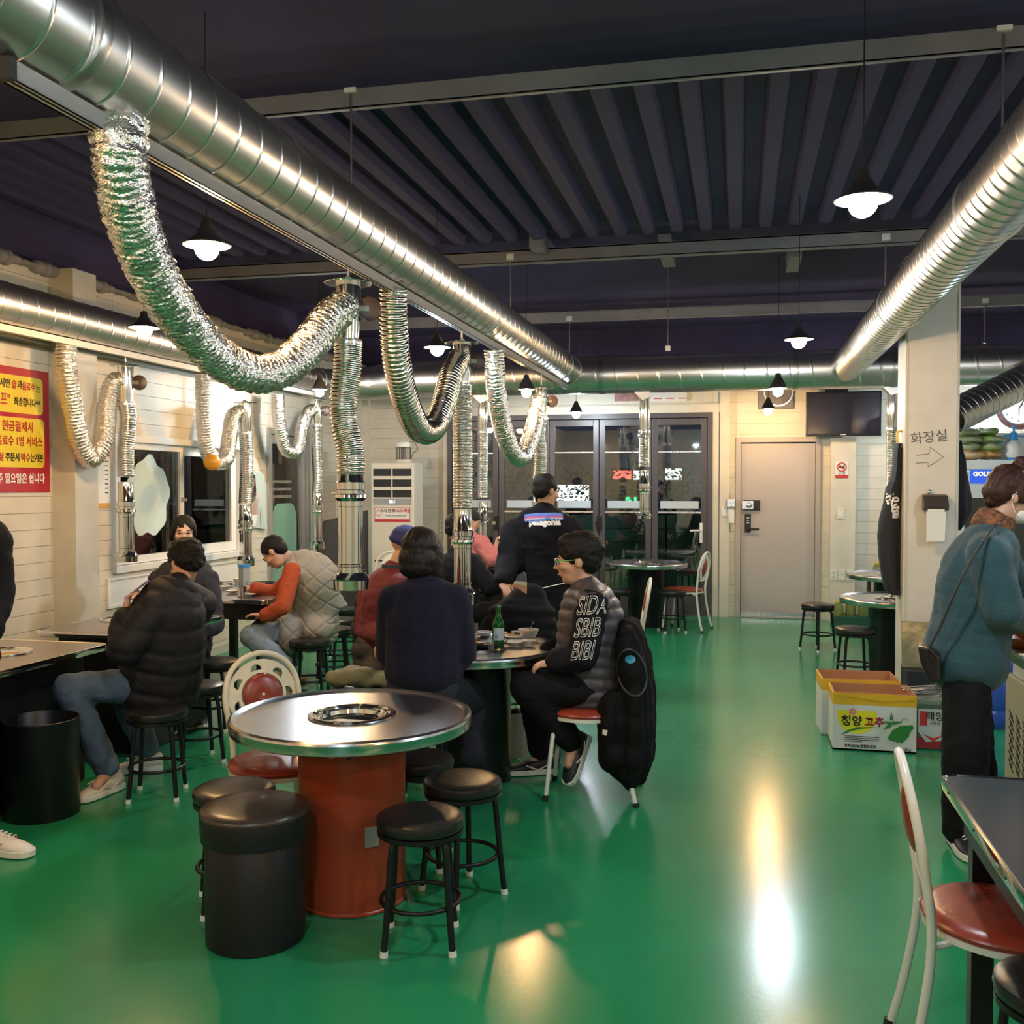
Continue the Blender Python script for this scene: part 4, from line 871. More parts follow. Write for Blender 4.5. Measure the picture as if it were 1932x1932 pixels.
for k in range(6): MB().bb((ax0+.04, ay-.002, .15+k*.11), (ax1-.04, ay+.003, .165+k*.11)).build('intake_slot', M_blackm, t)
t2 = thing('mask_notice', 'white and red notice about masks stuck on the air conditioner', 'notice', ((ax0+ax1)/2, ay-.004, 1.2)); y_ = ay-.003
MB().bb((ax0+.045, y_-.003, 1.17), (ax1-.045, y_-.0, 1.335)).build('notice_sheet', M_paper, t2); MB().bb((ax0+.045, y_-.005, 1.17), (ax1-.045, y_-.003, 1.20)).build('red_strip', M_rp, t2)
for (a, b, c_, d_) in ((ax0+.045, 1.33, ax1-.045, 1.335), (ax0+.045, 1.17, ax0+.05, 1.335), (ax1-.05, 1.17, ax1-.045, 1.335)): MB().bb((a, y_-.005, b), (c_, y_-.003, d_)).build('red_border', M_rp, t2)
text('lettering', '식사 전·후', .042, ((ax0+ax1)/2-.055, y_-.006, 1.295), (1, 0, 0), (0, 0, 1), M_kp, t2, bold=.001); text('lettering', '마스크 착용', .042, ((ax0+ax1)/2+.12, y_-.006, 1.295), (1, 0, 0), (0, 0, 1), M_rp, t2, bold=.001)
text('lettering', '"식사만 하는 대한민국"', .028, ((ax0+ax1)/2+.04, y_-.006, 1.24), (1, 0, 0), (0, 0, 1), M_kp, t2)
MB().tube([((ax0+.095)+.033*math.cos(2*PI*k/20), y_-.006, 1.27+.033*math.sin(2*PI*k/20)) for k in range(20)], .003, 5, closed=True).build('red_ring', M_rp, t2)
z = at(751, 850, 11.5)
t = thing('insect_killer', 'small caged insect lamp standing on the air conditioner', 'lamp', (z.x, ay+.12, 1.86)); zx, zy = z.x, ay+.12
MB().lathe((zx, zy, 1.862), [(.09, 0), (.095, .01), (.095, .035), (.08, .04)], 24).build('base', acm, t, smooth=40)
MB().lathe((zx, zy, 1.862), [(.085, .18), (.09, .185), (.09, .235), (.07, .255), (.02, .262)], 24).build('cap', M_plaw, t, smooth=40)
MB().cyl((zx, zy, 1.90), (zx, zy, 2.04), .03, seg=12).build('tube_core', mat('grey violet', (.20, .16, .20), .4), t)
for k in range(20):
    a = 2*PI*k/20; MB().cyl((zx+.085*math.cos(a), zy+.085*math.sin(a), 1.90), (zx+.085*math.cos(a), zy+.085*math.sin(a), 2.045), .003, seg=5).build('cage_bar', M_blackm, t)
MB().tube(smoothpath([(zx+.06, zy, 2.11), (zx+.14, zy-.02, 2.10), (zx+.18, zy-.02, 2.02), (zx+.13, zy-.03, 1.97), (zx+.10, zy-.03, 1.90)], 6), .004, 6).build('cord', M_blackm, t)
# dark board leaning in the corner
t = thing('leaning_board', 'dark grey board leaning in the corner beside the air conditioner', 'board', (-4.55, 10.9, 0))
a = at(607, 972, 11); b = at(690, 945, 11)
MB().prism([(-4.79, 10.75, 0), (-4.30, 11.1, 0), (-4.30, 11.1, 1.30), (-4.79, 10.75, 1.16)], (-.02, .03, 0)).build('board', mat('dark board', (.04, .038, .042), .6), t)
# wall outlets near AC
def outlet(x, z, label, n=2, y=None):
    yy = YB-.014 if y is None else y; t = thing('wall_outlet', label, 'outlet', (x, yy, z))
    MB().bb((x-.035, yy-.012, z-.06), (x+.035, yy, z+.06)).build('plate', M_plaw, t, bevel=.003)
    for k in range(n):
        zz = z+(.026 if k else -.026)*(n > 1); MB().lathe((x, yy-.0125, zz), [(.0, 0), (.020, 0), (.020, .002), (.017, .002), (.017, .0005), (0, .0005)], 18, (0, -1, 0)).build('socket', M_wallgrey, t)
        for s_ in (-.006, .006): MB().cyl((x+s_, yy-.0135, zz), (x+s_, yy-.016, zz), .0025, seg=6).build('socket_hole', M_blackm, t)
p = ony(835, 1000, YB); outlet(p.x, p.z+.06, 'upper wall outlet left of the folding glass doors'); outlet(p.x, p.z-.06, 'lower wall outlet left of the folding glass doors')
for u, l in ((1573, 'double wall outlet at the left of the row on the cream post'), (1604, 'double wall outlet at the right of the row on the cream post')):
    p = ony(u, 1085, YB-.14); outlet(p.x, p.z, l, y=YB-.141)
p = ony(1588, 1085, YB-.14)
t = thing('wall_plate', 'aerial socket plate between the two outlets on the cream post', 'outlet', (p.x, YB-.14, p.z)); MB().bb((p.x-.035, YB-.153, p.z-.06), (p.x+.035, YB-.141, p.z+.06)).build('plate', M_plaw, t, bevel=.003); MB().cyl((p.x, YB-.153, p.z+.01), (p.x, YB-.162, p.z+.01), .006, seg=8).build('socket', M_blackm, t)
def switch(p, y, label):
    t = thing('light_switch', label, 'switch', (p.x, y, p.z)); MB().bb((p.x-.036, y-.012, p.z-.062), (p.x+.036, y, p.z+.062)).build('plate', M_plaw, t, bevel=.003); MB().bb((p.x-.018, y-.018, p.z-.045), (p.x+.018, y-.012, p.z+.02)).build('rocker', M_white, t, bevel=.002); MB().cyl((p.x, y-.012, p.z+.038), (p.x, y-.015, p.z+.038), .004, seg=8).build('indicator', M_rp, t)
switch(ony(1586, 969, YB-.14), YB-.141, 'light switch on the cream post below the no smoking sign'); switch(ony(1367, 965, YB-.06), YB-.061, 'light switch on the narrow post left of the taupe door')
# no smoking sign
p0 = ony(1576, 871, YB-.14); p1 = ony(1600, 902, YB-.14); ys = YB-.142; w = (p1.x-p0.x); cx = (p0.x+p1.x)/2
t = thing('no_smoking_sign', 'small white no smoking sign with a red foot on the cream post', 'sign', (cx, ys, p1.z)); H_ = p0.z-p1.z
MB().bb((p0.x, ys-.004, p1.z), (p1.x, ys, p0.z)).build('sign_plate', M_paper, t); MB().bb((p0.x, ys-.006, p1.z), (p1.x, ys-.004, p1.z+H_*.19)).build('red_strip', M_rp, t)
cz = p0.z-H_*.33; MB().tube([(cx+w*.34*math.cos(2*PI*k/28), ys-.006, cz+w*.34*math.sin(2*PI*k/28)) for k in range(28)], .0065, 6, closed=True).build('red_ring', M_rp, t)
MB().tube([(cx-w*.24, ys-.007, cz+w*.24), (cx+w*.24, ys-.007, cz-w*.24)], .0065, 6).build('red_bar', M_rp, t); MB().bb((cx-w*.22, ys-.006, cz-.010), (cx+w*.22, ys-.004, cz+.006)).build('cigarette_mark', M_kp, t); MB().tube([(cx+.01, ys-.006, cz+.01), (cx+.03, ys-.006, cz+.025), (cx+.02, ys-.006, cz+.04)], .003, 5).build('smoke_mark', M_kp, t)
text('lettering', '금 연', .038, (cx, ys-.005, p1.z+H_*.28), (1, 0, 0), (0, 0, 1), M_kp, t)
# television
a = ony(1521, 740, 12.0); b = ony(1663, 822, 12.0)
t = thing('television', 'dark flat television hung high right of the taupe door', 'television', ((a.x+b.x)/2, 12.0, b.z))
MB().bb((a.x, 12.0, b.z), (b.x, 12.05, a.z)).build('casing', M_black, t, bevel=.006); MB().bb((a.x+.02, 11.996, b.z+.03), (b.x-.02, 12.0, a.z-.02)).build('screen', mat('tv screen', (.02, .018, .032), .12, spec=.7), t)
MB().bb(((a.x+b.x)/2-.12, 12.05, (a.z+b.z)/2-.12), ((a.x+b.x)/2+.12, YB-.013, (a.z+b.z)/2+.12)).build('wall_bracket', M_blackm, t); MB().bb(((a.x+b.x)/2-.03, 11.994, b.z+.012), ((a.x+b.x)/2+.03, 11.999, b.z+.02)).build('maker_mark', M_wp, t)
MB().bb(((a.x+b.x)/2-.2, 12.0, a.z), ((a.x+b.x)/2+.05, 12.08, a.z+.03)).build('top_box', M_black, t)
# wall fan
a = ony(1431, 733, 12.2); b = ony(1497, 771, 12.2); cx, cz = (a.x+b.x)/2+.03, b.z+.16
t = thing('exhaust_fan', 'square grey wall exhaust fan above the taupe door', 'fan', (cx, 12.25, b.z))
fg = mat('fan grey', (.16, .15, .16), .5)
MB().bb((a.x, 12.22, b.z), (b.x, YB-.013, b.z+.42)).build('housing', fg, t, bevel=.006)
MB().lathe((cx, 12.22, cz+.04), [(.17, 0), (.17, .03), (.155, .03), (.155, 0)], 32, (0, -1, 0), close=True).build('shroud', M_steel, t, smooth=40)
for k in range(5):
    a_ = 2*PI*k/5; MB().prism([(cx+.03*math.cos(a_), 12.205, cz+.04+.03*math.sin(a_)), (cx+.15*math.cos(a_), 12.20, cz+.04+.15*math.sin(a_)), (cx+.15*math.cos(a_+.7), 12.212, cz+.04+.15*math.sin(a_+.7))], (0, .003, 0)).build('fan_blade', fg, t)
# banners on the header above the glass door
pk = ony(1160, 745, YB-.03); t = thing('food_banner', 'strip photo of raw meat above the glass doors', 'banner', (pk.x+.2, YB-.03, pk.z-.05))
p2 = ony(1203, 757, YB-.03); MB().bb((pk.x, YB-.06, p2.z), (p2.x, YB-.051, pk.z+.05)).build('banner_sheet', mat('meat pink', (.42, .20, .18), .5, var=.5, vscale=14, bump=0), t)
t = thing('paper_banner', 'pale paper notice above the glass doors, right of the meat photo', 'banner', (ony(1260, 750, YB).x, YB-.03, p2.z)); a = ony(1226, 745, YB-.03); b = ony(1296, 757, YB-.03)
MB().bb((a.x, YB-.06, b.z), (b.x, YB-.051, a.z+.05)).build('banner_sheet', M_paper, t)
for k in range(3): MB().bb((a.x+.05+.15*k, YB-.063, b.z+.03), (a.x+.15+.15*k, YB-.06, b.z+.04)).build('print_line', M_rp, t)
# paper towel box beside the taupe door
p = ony(1387, 952, YB-.03); t = thing('towel_holder', 'small grey towel holder with hanging paper beside the taupe door', 'holder', (p.x-.03, YB-.05, p.z-.1))
MB().bb((p.x-.10, YB-.12, p.z-.03), (p.x+.00, YB-.014, p.z+.07)).build('holder_body', M_steel, t, bevel=.006); MB().bb((p.x-.08, YB-.09, p.z-.22), (p.x-.01, YB-.085, p.z-.02)).build('paper', M_paper, t)
MB().tube(smoothpath([(p.x-.05, YB-.03, p.z+.11), (p.x-.10, YB-.03, p.z+.07), (p.x-.09, YB-.1, p.z-.1), (p.x-.04, YB-.1, p.z-.28)], 6), .003, 5).build('cord', M_wallgrey, t)
# toilet roll holder on the pillar
p = ony(1762, 950, PY); t = thing('paper_holder', 'black lidded toilet roll holder on the pillar below the drawn arrow', 'holder', (p.x, PY-.01, p.z-.1))
MB().lathe((p.x-.03, PY-.004, p.z+.085), [(.022, 0), (.018, .012), (.0, .018)], 16, (0, -1, 0)).build('knob', M_chrome, t, smooth=40)
MB().prism([(p.x-.085, PY-.01, p.z+.07), (p.x-.085, PY-.06, p.z+.06), (p.x-.085, PY-.11, p.z-.01), (p.x-.085, PY-.10, p.z-.05), (p.x-.085, PY-.01, p.z-.05)], (.17, 0, 0)).build('lid', mat('brown black plastic', (.05, .04, .037), .35), t, bevel=.004)
MB().lathe((p.x-.06, PY-.058, p.z-.045), [(.045, 0), (.045, .115), (.02, .115), (.02, 0)], 24, (1, 0, 0), close=True).build('paper_roll', M_paper, t, smooth=40)
MB().prism([(p.x-.068, PY-.10, p.z-.06), (p.x+.065, PY-.10, p.z-.06), (p.x+.062, PY-.085, p.z-.275), (p.x-.064, PY-.08, p.z-.28)], (0, .002, 0)).build('paper_sheet', M_paper, t)
# jars along the wall by the sockets
jg = mat('green jar', (.35, .42, .15), .1, trans=.6); jl = mat('yellow lid', (.65, .50, .06), .4); jc = mat('clear jar', (.50, .56, .52), .08, trans=.7)
jx = ony(1578, 1150, 11.9).x
sh = thing('jar_rack', 'low green shelf by the far wall under the sockets', 'shelf', (jx+.4, 11.95, 0)); MB().bb((jx-.05, 11.8, 0), (jx+1.3, 12.1, .10)).build('shelf_board', mat('dark green box', (.02, .09, .06), .5), sh); MB().bb((jx+.35, 11.8, .52), (jx+1.3, 12.1, .54)).build('upper_board', M_blackm, sh); [MB().bb((x, 11.95, .10), (x+.03, 12.1, .52)).build('upright', M_blackm, sh) for x in (jx+.35, jx+1.27)]
def jar(x, y, z, m, lidm, label, grp):
    t = thing('glass_jar', label, 'jar', (x, y, z), 0, grp)
    MB().lathe((x, y, z), [(.05, 0), (.058, .01), (.06, .10), (.05, .135), (.035, .15), (.035, .16)], 18).build('glass_body', m, t, smooth=50); MB().lathe((x, y, z), [(.038, .158), (.038, .18), (.0, .182)], 14).build('lid', lidm, t, smooth=40)
for k in range(9): jar(jx+.02+k*.135, 11.88+.05*(k % 2), .10, jg if k < 5 else jc, jl if k < 5 else M_steel, ('end', 'second', 'middle', 'fourth', 'fifth')[k]+' green glass jar from the taupe door on the low shelf' if k < 5 else ('first', 'second', 'third', 'last')[k-5]+' clear glass jar after the green ones on the low shelf', 'jars on the low shelf')
for k in range(5): jar(jx+.45+k*.15, 11.92, .54, jg if k < 1 else jc, jl, 'green glass jar alone at the left of the upper board' if k < 1 else ('x', 'first', 'second', 'third', 'last')[k]+' clear yellow lidded jar beside the green one on the upper board', 'jars on the upper board')
# ================================================================ KITCHEN SIDE
# clock
c = ony(1922, 770, YB-.03)
t = thing('wall_clock', 'round wall clock with a mottled dark red rim', 'clock', (c.x, YB-.03, c.z))
MB().lathe((c.x, YB-.014, c.z), [(.0, 0), (.235, 0), (.24, .02), (.225, .045), (.195, .05), (.18, .03), (.178, .02), (0, .02)], 48, (0, -1, 0)).build('clock_rim', mat('clock rim', (.13, .05, .055), .35, var=.6, vscale=60), t, smooth=40)
MB().lathe((c.x, YB-.035, c.z), [(0, 0), (.178, 0), (.178, .002), (0, .002)], 40, (0, -1, 0)).build('clock_face', M_paper, t)
for k in range(12):
    a = PI/2-2*PI*(k+1)/12; text('numeral', str(k+1), .045, (c.x+.145*math.cos(a), YB-.04, c.z+.145*math.sin(a)), (1, 0, 0), (0, 0, 1), M_kp, t)
for a, L_ in ((math.radians(60), .11), (math.radians(-90), .08), (math.radians(50), .06)): MB().tube([(c.x, YB-.042, c.z), (c.x+L_*math.cos(a), YB-.042, c.z+L_*math.sin(a))], .004, 6).build('clock_hand', M_kp, t)
# cooler with lit panel
q = at(1812, 868, 8.9); fx0 = q.x-.02; fy = q.y; fz = q.z
t = thing('drinks_cooler', 'white upright cooler with a blue lit panel behind the woman in teal', 'cooler', (fx0+.5, fy+.35, 0))
wm = mat('cooler white', (.75, .78, .78), .3)
MB().bb((fx0, fy, 0), (fx0+1.1, fy+.65, fz-.10)).build('cabinet', wm, t, bevel=.01); MB().bb((fx0-.01, fy-.02, fz-.085), (fx0+1.12, fy+.66, fz)).build('top_rail', wm, t, bevel=.006)
MB().bb((fx0+.06, fy-.004, .25), (fx0+.56, fy, fz-.34)).build('dark_door', mat('cooler glass', (.05, .05, .05), .08), t)
g0 = ony(1830, 884, fy); g1 = ony(1875, 912, fy); MB().bb((g0.x-.0, fy-.012, g1.z), (g0.x+.50, fy-.004, g0.z)).build('lit_panel', glow('blue panel', (.05, .15, .85), .45), t)
text('lettering', 'GOLD', .055, (g0.x+.10, fy-.014, g0.z-.05), (1, 0, 0), (0, 0, 1), glow('panel text', (1, .9, .45), .7), t, bold=.002)
# things on the cooler
def bag(c, sx, sy, sz, m, label, rz=0, grp='vegetable bags on the cooler'):
    mb = MB(); mb.ell(c, [(sx, 0, 0), (0, sy, 0), (0, 0, sz)], 18, 12)
    mb.v = [tuple(V(v)+noise.noise_vector(V(v)*14)*.02+noise.noise_vector(V(v)*40)*.006) for v in mb.v]
    return tag(mb.build('vegetable_bag', m, smooth=180), label, 'bag', grp)
gb = mat('green film bag', (.22, .38, .06), .15, var=1, vscale=9, col2=(.50, .55, .35)); ob = mat('orange film bag', (.62, .33, .09), .2, var=1, vscale=9, col2=(.62, .52, .35)); gb2 = mat('olive film bag', (.20, .24, .10), .2, var=1, vscale=9, col2=(.45, .5, .35))
for (u, v, sx, sz, m, l) in ((1832, 858, .17, .045, ob, 'orange net bag at the bottom of the pile on the cooler'), (1865, 858, .11, .045, ob, 'orange bag at the right end of the bottom row on the cooler'), (1826, 843, .12, .04, gb2, 'olive vegetable bag in the second layer, left'), (1862, 845, .13, .04, gb, 'bright green vegetable bag in the second layer, right'), (1828, 830, .14, .04, gb2, 'olive vegetable bag in the third layer, left'), (1866, 830, .14, .045, gb, 'green vegetable bag in the third layer, right'), (1826, 817, .13, .035, gb2, 'dull green vegetable bag on top of the pile, left'), (1858, 815, .12, .04, gb, 'light green vegetable bag on top of the pile, right')):
    bag(at(u, v, 9.1), sx, .16, sz, m, l)
p = at(1912, 863, 9.0); t = thing('spray_bottle', 'blue and white pump sprayer standing on the cooler', 'sprayer', (p.x, p.y, fz)); bl = mat('sprayer blue', (.04, .33, .75), .35); x_, y_, z_ = p.x, p.y, fz
MB().lathe((x_, y_, z_), [(.06, .0), (.068, .02), (.062, .025)], 24).build('base_ring', bl, t, smooth=40); MB().lathe((x_, y_, z_), [(.062, .02), (.070, .05), (.068, .12), (.045, .175), (.038, .18)], 24).build('tank', M_plaw, t, smooth=50)
MB().lathe((x_, y_, z_), [(.040, .175), (.034, .20), (.028, .23), (.02, .26), (.010, .265), (.010, .29), (.024, .295), (.022, .31), (.0, .312)], 18).build('pump_head', bl, t, smooth=40); MB().tube([(x_, y_, z_+.225), (x_-.07, y_, z_+.22), (x_-.10, y_, z_+.15)], .012, 8).build('handle', bl, t, smooth=50); MB().tube([(x_, y_, z_+.225), (x_+.09, y_, z_+.215)], .008, 8).build('nozzle', bl, t)
p = at(1935, 838, 9.05); MBx = thing('shelf_box', 'grey white carton on the cooler behind the sprayer', 'box', (p.x+.05, p.y+.25, fz)); MB().bb((p.x-.22, p.y+.16, fz), (p.x+.3, p.y+.40, fz+.26)).build('box_body', wm, MBx)
# counter unit lower right
q = at(1888, 1215, 5.35); cx0 = onz(1898, 1440, 0).x; q2 = onz(1890, 1455, 0); hx = q.z
cx0 = q.x+.02; cy0, cy1 = 4.30, 5.55
cy1 = q.y+.05
t = thing('serving_counter', 'grey green counter with slotted metal front at the right edge', 'counter', (cx0+.45, 4.9, 0)); cg = mat('counter grey', (.42, .42, .33), .4, metal=.3); dk = mat('dark green edge', (.02, .07, .05), .3)
MB().bb((cx0+.02, cy0, 0), (cx0+.9, cy1, hx-.16)).build('cabinet', cg, t, bevel=.004); MB().bb((cx0+.05, cy0+.02, hx-.16), (cx0+.9, cy1-.02, hx-.055)).build('upper_band', mat('pale band', (.62, .64, .60), .4), t)
MB().bb((cx0-.03, cy0-.04, hx-.055), (cx0+.92, cy1+.03, hx)).build('countertop', dk, t, bevel=.008); MB().bb((cx0-.02, cy0-.03, hx), (cx0+.91, cy1+.02, hx+.004)).build('worktop_sheet', M_steel, t)
MB().bb((cx0+.0, cy0+.1, .42), (cx0+.02, cy0+.45, .55)).build('badge_plate', mat('yellowed plate', (.45, .40, .22), .4), t)
for j in range(2):
    for k in range(14):
        for i in range(3):
            yy = cy1-.12-i*.13-.02*(k % 2); zz = .38-k*.022-j*.0
            if j == 0: MB().box((cx0+.019, yy, zz), (.004, .075, .008), Matrix.Rotation(.35, 3, 'X')).build('vent_slot', M_blackm, t)
p = at(1925, 1195, 5.2)
def bowl(c, r, h, m, label, name='bowl', rz=0, grp=None, cat='bowl', tilt=None):
    mb = MB(); ax = tilt or (0, 0, 1); mb.lathe(c, [(r*.5, 0), (r*.55, .004), (r*.85, h*.5), (r, h), (r-.005, h), (r*.80, h*.5), (r*.5, .01), (0, .008)], 32, ax); o = mb.build(name, m, smooth=50); return tag(o, label, cat, grp)
wd = mat('brown lacquer', (.22, .07, .03), .35)
for k in range(3): bowl((p.x+.02+.05*k, p.y-.06*k, hx+.004+.045*k), .13, .06, wd, ['lowest brown wooden bowl on the counter', 'middle brown wooden bowl of the counter stack', 'topmost brown wooden bowl tilted on the counter stack'][k], 'wooden_bowl')
tag(MB().box((cx0+.12, cy1-.55, hx+.0085), (.22, .3, .008), Matrix.Rotation(.3, 3, 'Z')).build('paper_sheet', M_paper), 'white paper sheet lying on the counter edge', 'paper')
tag(MB().lathe((cx0+.35, cy1-.45, hx+.004), [(.035, 0), (.04, .14), (.03, .16), (.03, .20)], 18).build('red_bottle', M_rp, smooth=40), 'red sauce bottle on the counter at the right edge', 'bottle')
q = at(1880, 1270, 6.6); t = thing('water_jug', 'blue water jug behind the woman in teal', 'jug', (q.x, q.y, 0))
MB().lathe((q.x, q.y, 0), [(.13, 0), (.14, .02), (.14, .10), (.13, .12), (.14, .14), (.14, .30), (.13, .32), (.14, .34), (.13, .44), (.05, .50), (.05, .55)], 28).build('jug_body', mat('blue plastic', (.03, .08, .40), .2), t, smooth=40); MB().lathe((q.x, q.y, 0), [(.055, .54), (.055, .57), (0, .575)], 16).build('jug_cap', M_plaw, t)
# apron hanging on the pillar's left face, coat on the right face
def hung(name, label, cat, P, Yb, thick, m, xs=1, folds=5, side=-1):
    """cloth hung flat against a pillar side: P = outline pairs (outer u, v), inner edge at the pillar"""
    t = thing(name, label, cat, (0, 0, 0)); mb = MB(); n = len(P); seg = 16
    vs = []
    for i, (uo, v) in enumerate(P):
        po = ony(uo, v, Yb)
        xin = px0 if side < 0 else px1; wdt = abs(po.x-xin)
        for k in range(seg):
            a = 2*PI*k/seg; x = xin+side*(wdt*.5+wdt*.5*math.cos(a)+.002); y = Yb+.02+thick*math.sin(a)*(1+.15*math.sin(folds*a+i*.4)); vs.append((x, y, po.z))
    fs = [(i*seg+k, i*seg+(k+1) % seg, (i+1)*seg+(k+1) % seg, (i+1)*seg+k) for i in range(n-1) for k in range(seg)]+[tuple(range(seg)), tuple((n-1)*seg+k for k in range(seg))]
    mb.add(vs, fs); c = mb.build('cloth', m, t, smooth=60); t.location = (0, 0, 0); return t
M_cloth = mat('black cloth', (.012, .012, .018), .85, bump=.3, bscale=25, sheen=.05)
ap = hung('apron', 'black apron with white brush lettering hung on the left side of the pillar', 'apron', [(1690, 837), (1687, 850), (1685, 880), (1680, 905), (1672, 920), (1667, 950), (1659, 980), (1656, 1010), (1658, 1050), (1664, 1090), (1669, 1112), (1680, 1121), (1688, 1112)], 8.02, .10, M_cloth)
for u in (1692, 1698):
    h = ony(u, 828, 7.95); MB().tube(smoothpath([(px0-.0, 7.97+.04*(u-1692)/6, h.z+.06), (px0-.035, 7.97+.04*(u-1692)/6, h.z+.05), (px0-.03, 7.97+.04*(u-1692)/6, h.z-.03), (px0-.002, 7.97, h.z-.06)], 5), .007, 8).build('hook', mat('yellow hook', (.70, .52, .15), .4), ap, smooth=60)
hung('jacket', 'dark jacket hung on the right side of the pillar', 'jacket', [(1812, 832), (1815, 850), (1822, 868), (1824, 890), (1828, 912), (1834, 940), (1832, 965), (1822, 985), (1811, 1000)], 8.02, .11, mat('dark jacket', (.016, .014, .024), .8, bump=.4, bscale=18), side=1)
# ================================================================ PEOPLE
def mhash(k): return noise.noise(V((k*7.13, 3.1, 1.7)))
def remesh(mb, name, voxel, smooth_it=4, smooth_f=.5):
    me = bpy.data.meshes.new(name); me.from_pydata(mb.v, [], mb.f)
    o = bpy.data.objects.new(name, me); C.objects.link(o)
    r = o.modifiers.new('r', 'REMESH'); r.mode = 'VOXEL'; r.voxel_size = voxel; r.use_smooth_shade = True
    s = o.modifiers.new('s', 'SMOOTH'); s.iterations = smooth_it; s.factor = smooth_f
    out = bpy.data.meshes.new_from_object(o.evaluated_get(bpy.context.evaluated_depsgraph_get()))
    bpy.data.objects.remove(o); bpy.data.meshes.remove(me); out.name = name; return out
def meshpart(me, name, m, parent, fn=None):
    if fn:
        n = len(me.vertices); co = np.empty(n*3); me.vertices.foreach_get('co', co); co = co.reshape(-1, 3)
        no = np.empty(n*3); me.vertex_normals.foreach_get('vector', no); no = no.reshape(-1, 3)
        co = co+no*fn(co, no)[:, None]; me.vertices.foreach_set('co', co.ravel())
    me.materials.clear(); me.materials.append(m); me.shade_smooth(); me.update()
    o = bpy.data.objects.new(name, me); C.objects.link(o); put(o, parent); return o
def limb(mb, pts, rad, n=7, seg=14):
    """tapered capsule chain with rounded joints"""
    for i in range(len(pts)-1):
        a, b = pts[i], pts[i+1]; mb.tube([a, b], [rad[i], rad[i+1]], seg)
    for p, r in zip(pts, rad): mb.sph(p, r, seg, 8)
def torso(mb, spine, prof, right, n=14):
    """spine points low to high, prof (half width, half depth) per point"""
    P = smoothpath(spine, 4); m = len(P)
    for i, p in enumerate(P):
        t = i/(m-1)*(len(prof)-1); k = min(int(t), len(prof)-2); f = t-k
        a = lerp(prof[k][0], prof[k+1][0], f); b = lerp(prof[k][1], prof[k+1][1], f)
        tan = (P[min(i+1, m-1)]-P[max(i-1, 0)]).normalized(); r = (right-tan*right.dot(tan)).normalized(); fw = tan.cross(r)
        mb.ell(p, [r*a, fw*b, tan*max(.06, min(a, b)*.8)], n, 10)
def hand(mb, wrist, d, palm, side, s=1.0, curl=.5, pinch=False):
    """d = direction of the fingers, palm = palm normal, side = towards the thumb"""
    d = V(d).normalized(); palm = V(palm); palm = (palm-d*palm.dot(d)).normalized(); th = V(side); th = (th-d*th.dot(d)-palm*th.dot(palm)).normalized()
    c = wrist+d*.05*s
    mb.ell(c, [th*.040*s, palm*.017*s, d*.050*s], 12, 8); mb.tube([wrist-d*.01, wrist+d*.03*s], [.026*s, .026*s], 10)
    L = [(.028, .070, .0088), (.010, .078, .0092), (-.009, .072, .0088), (-.027, .056, .0078)]
    for k, (o_, ln, r) in enumerate(L):
        p = wrist+d*.088*s+th*o_*s; a = 0; q = [p-d*.02*s, p]; cu = curl*(1+.12*k)
        for j, f in enumerate((.45, .32, .23)):
            a += cu*(.75 if j == 0 else 1.0); dd = d*math.cos(a)+palm*math.sin(a); q.append(q[-1]+dd*ln*f*s)
        limb(mb, q, [r*s, r*s, r*.95*s, r*.9*s, r*.8*s], seg=8)
    p = wrist+d*.035*s+th*.032*s; q1 = p+(th*.8+d*.5+palm*.35).normalized()*.034*s; q2 = q1+(th*.15+d*.85+palm*(.5+curl*.4)).normalized()*.030*s; q3 = q2+(d*.8-th*.1+palm*(.5+curl*.5)).normalized()*.024*s
    limb(mb, [p-d*.012*s, q1, q2, q3], [.015*s, .0125*s, .011*s, .009*s], seg=8)
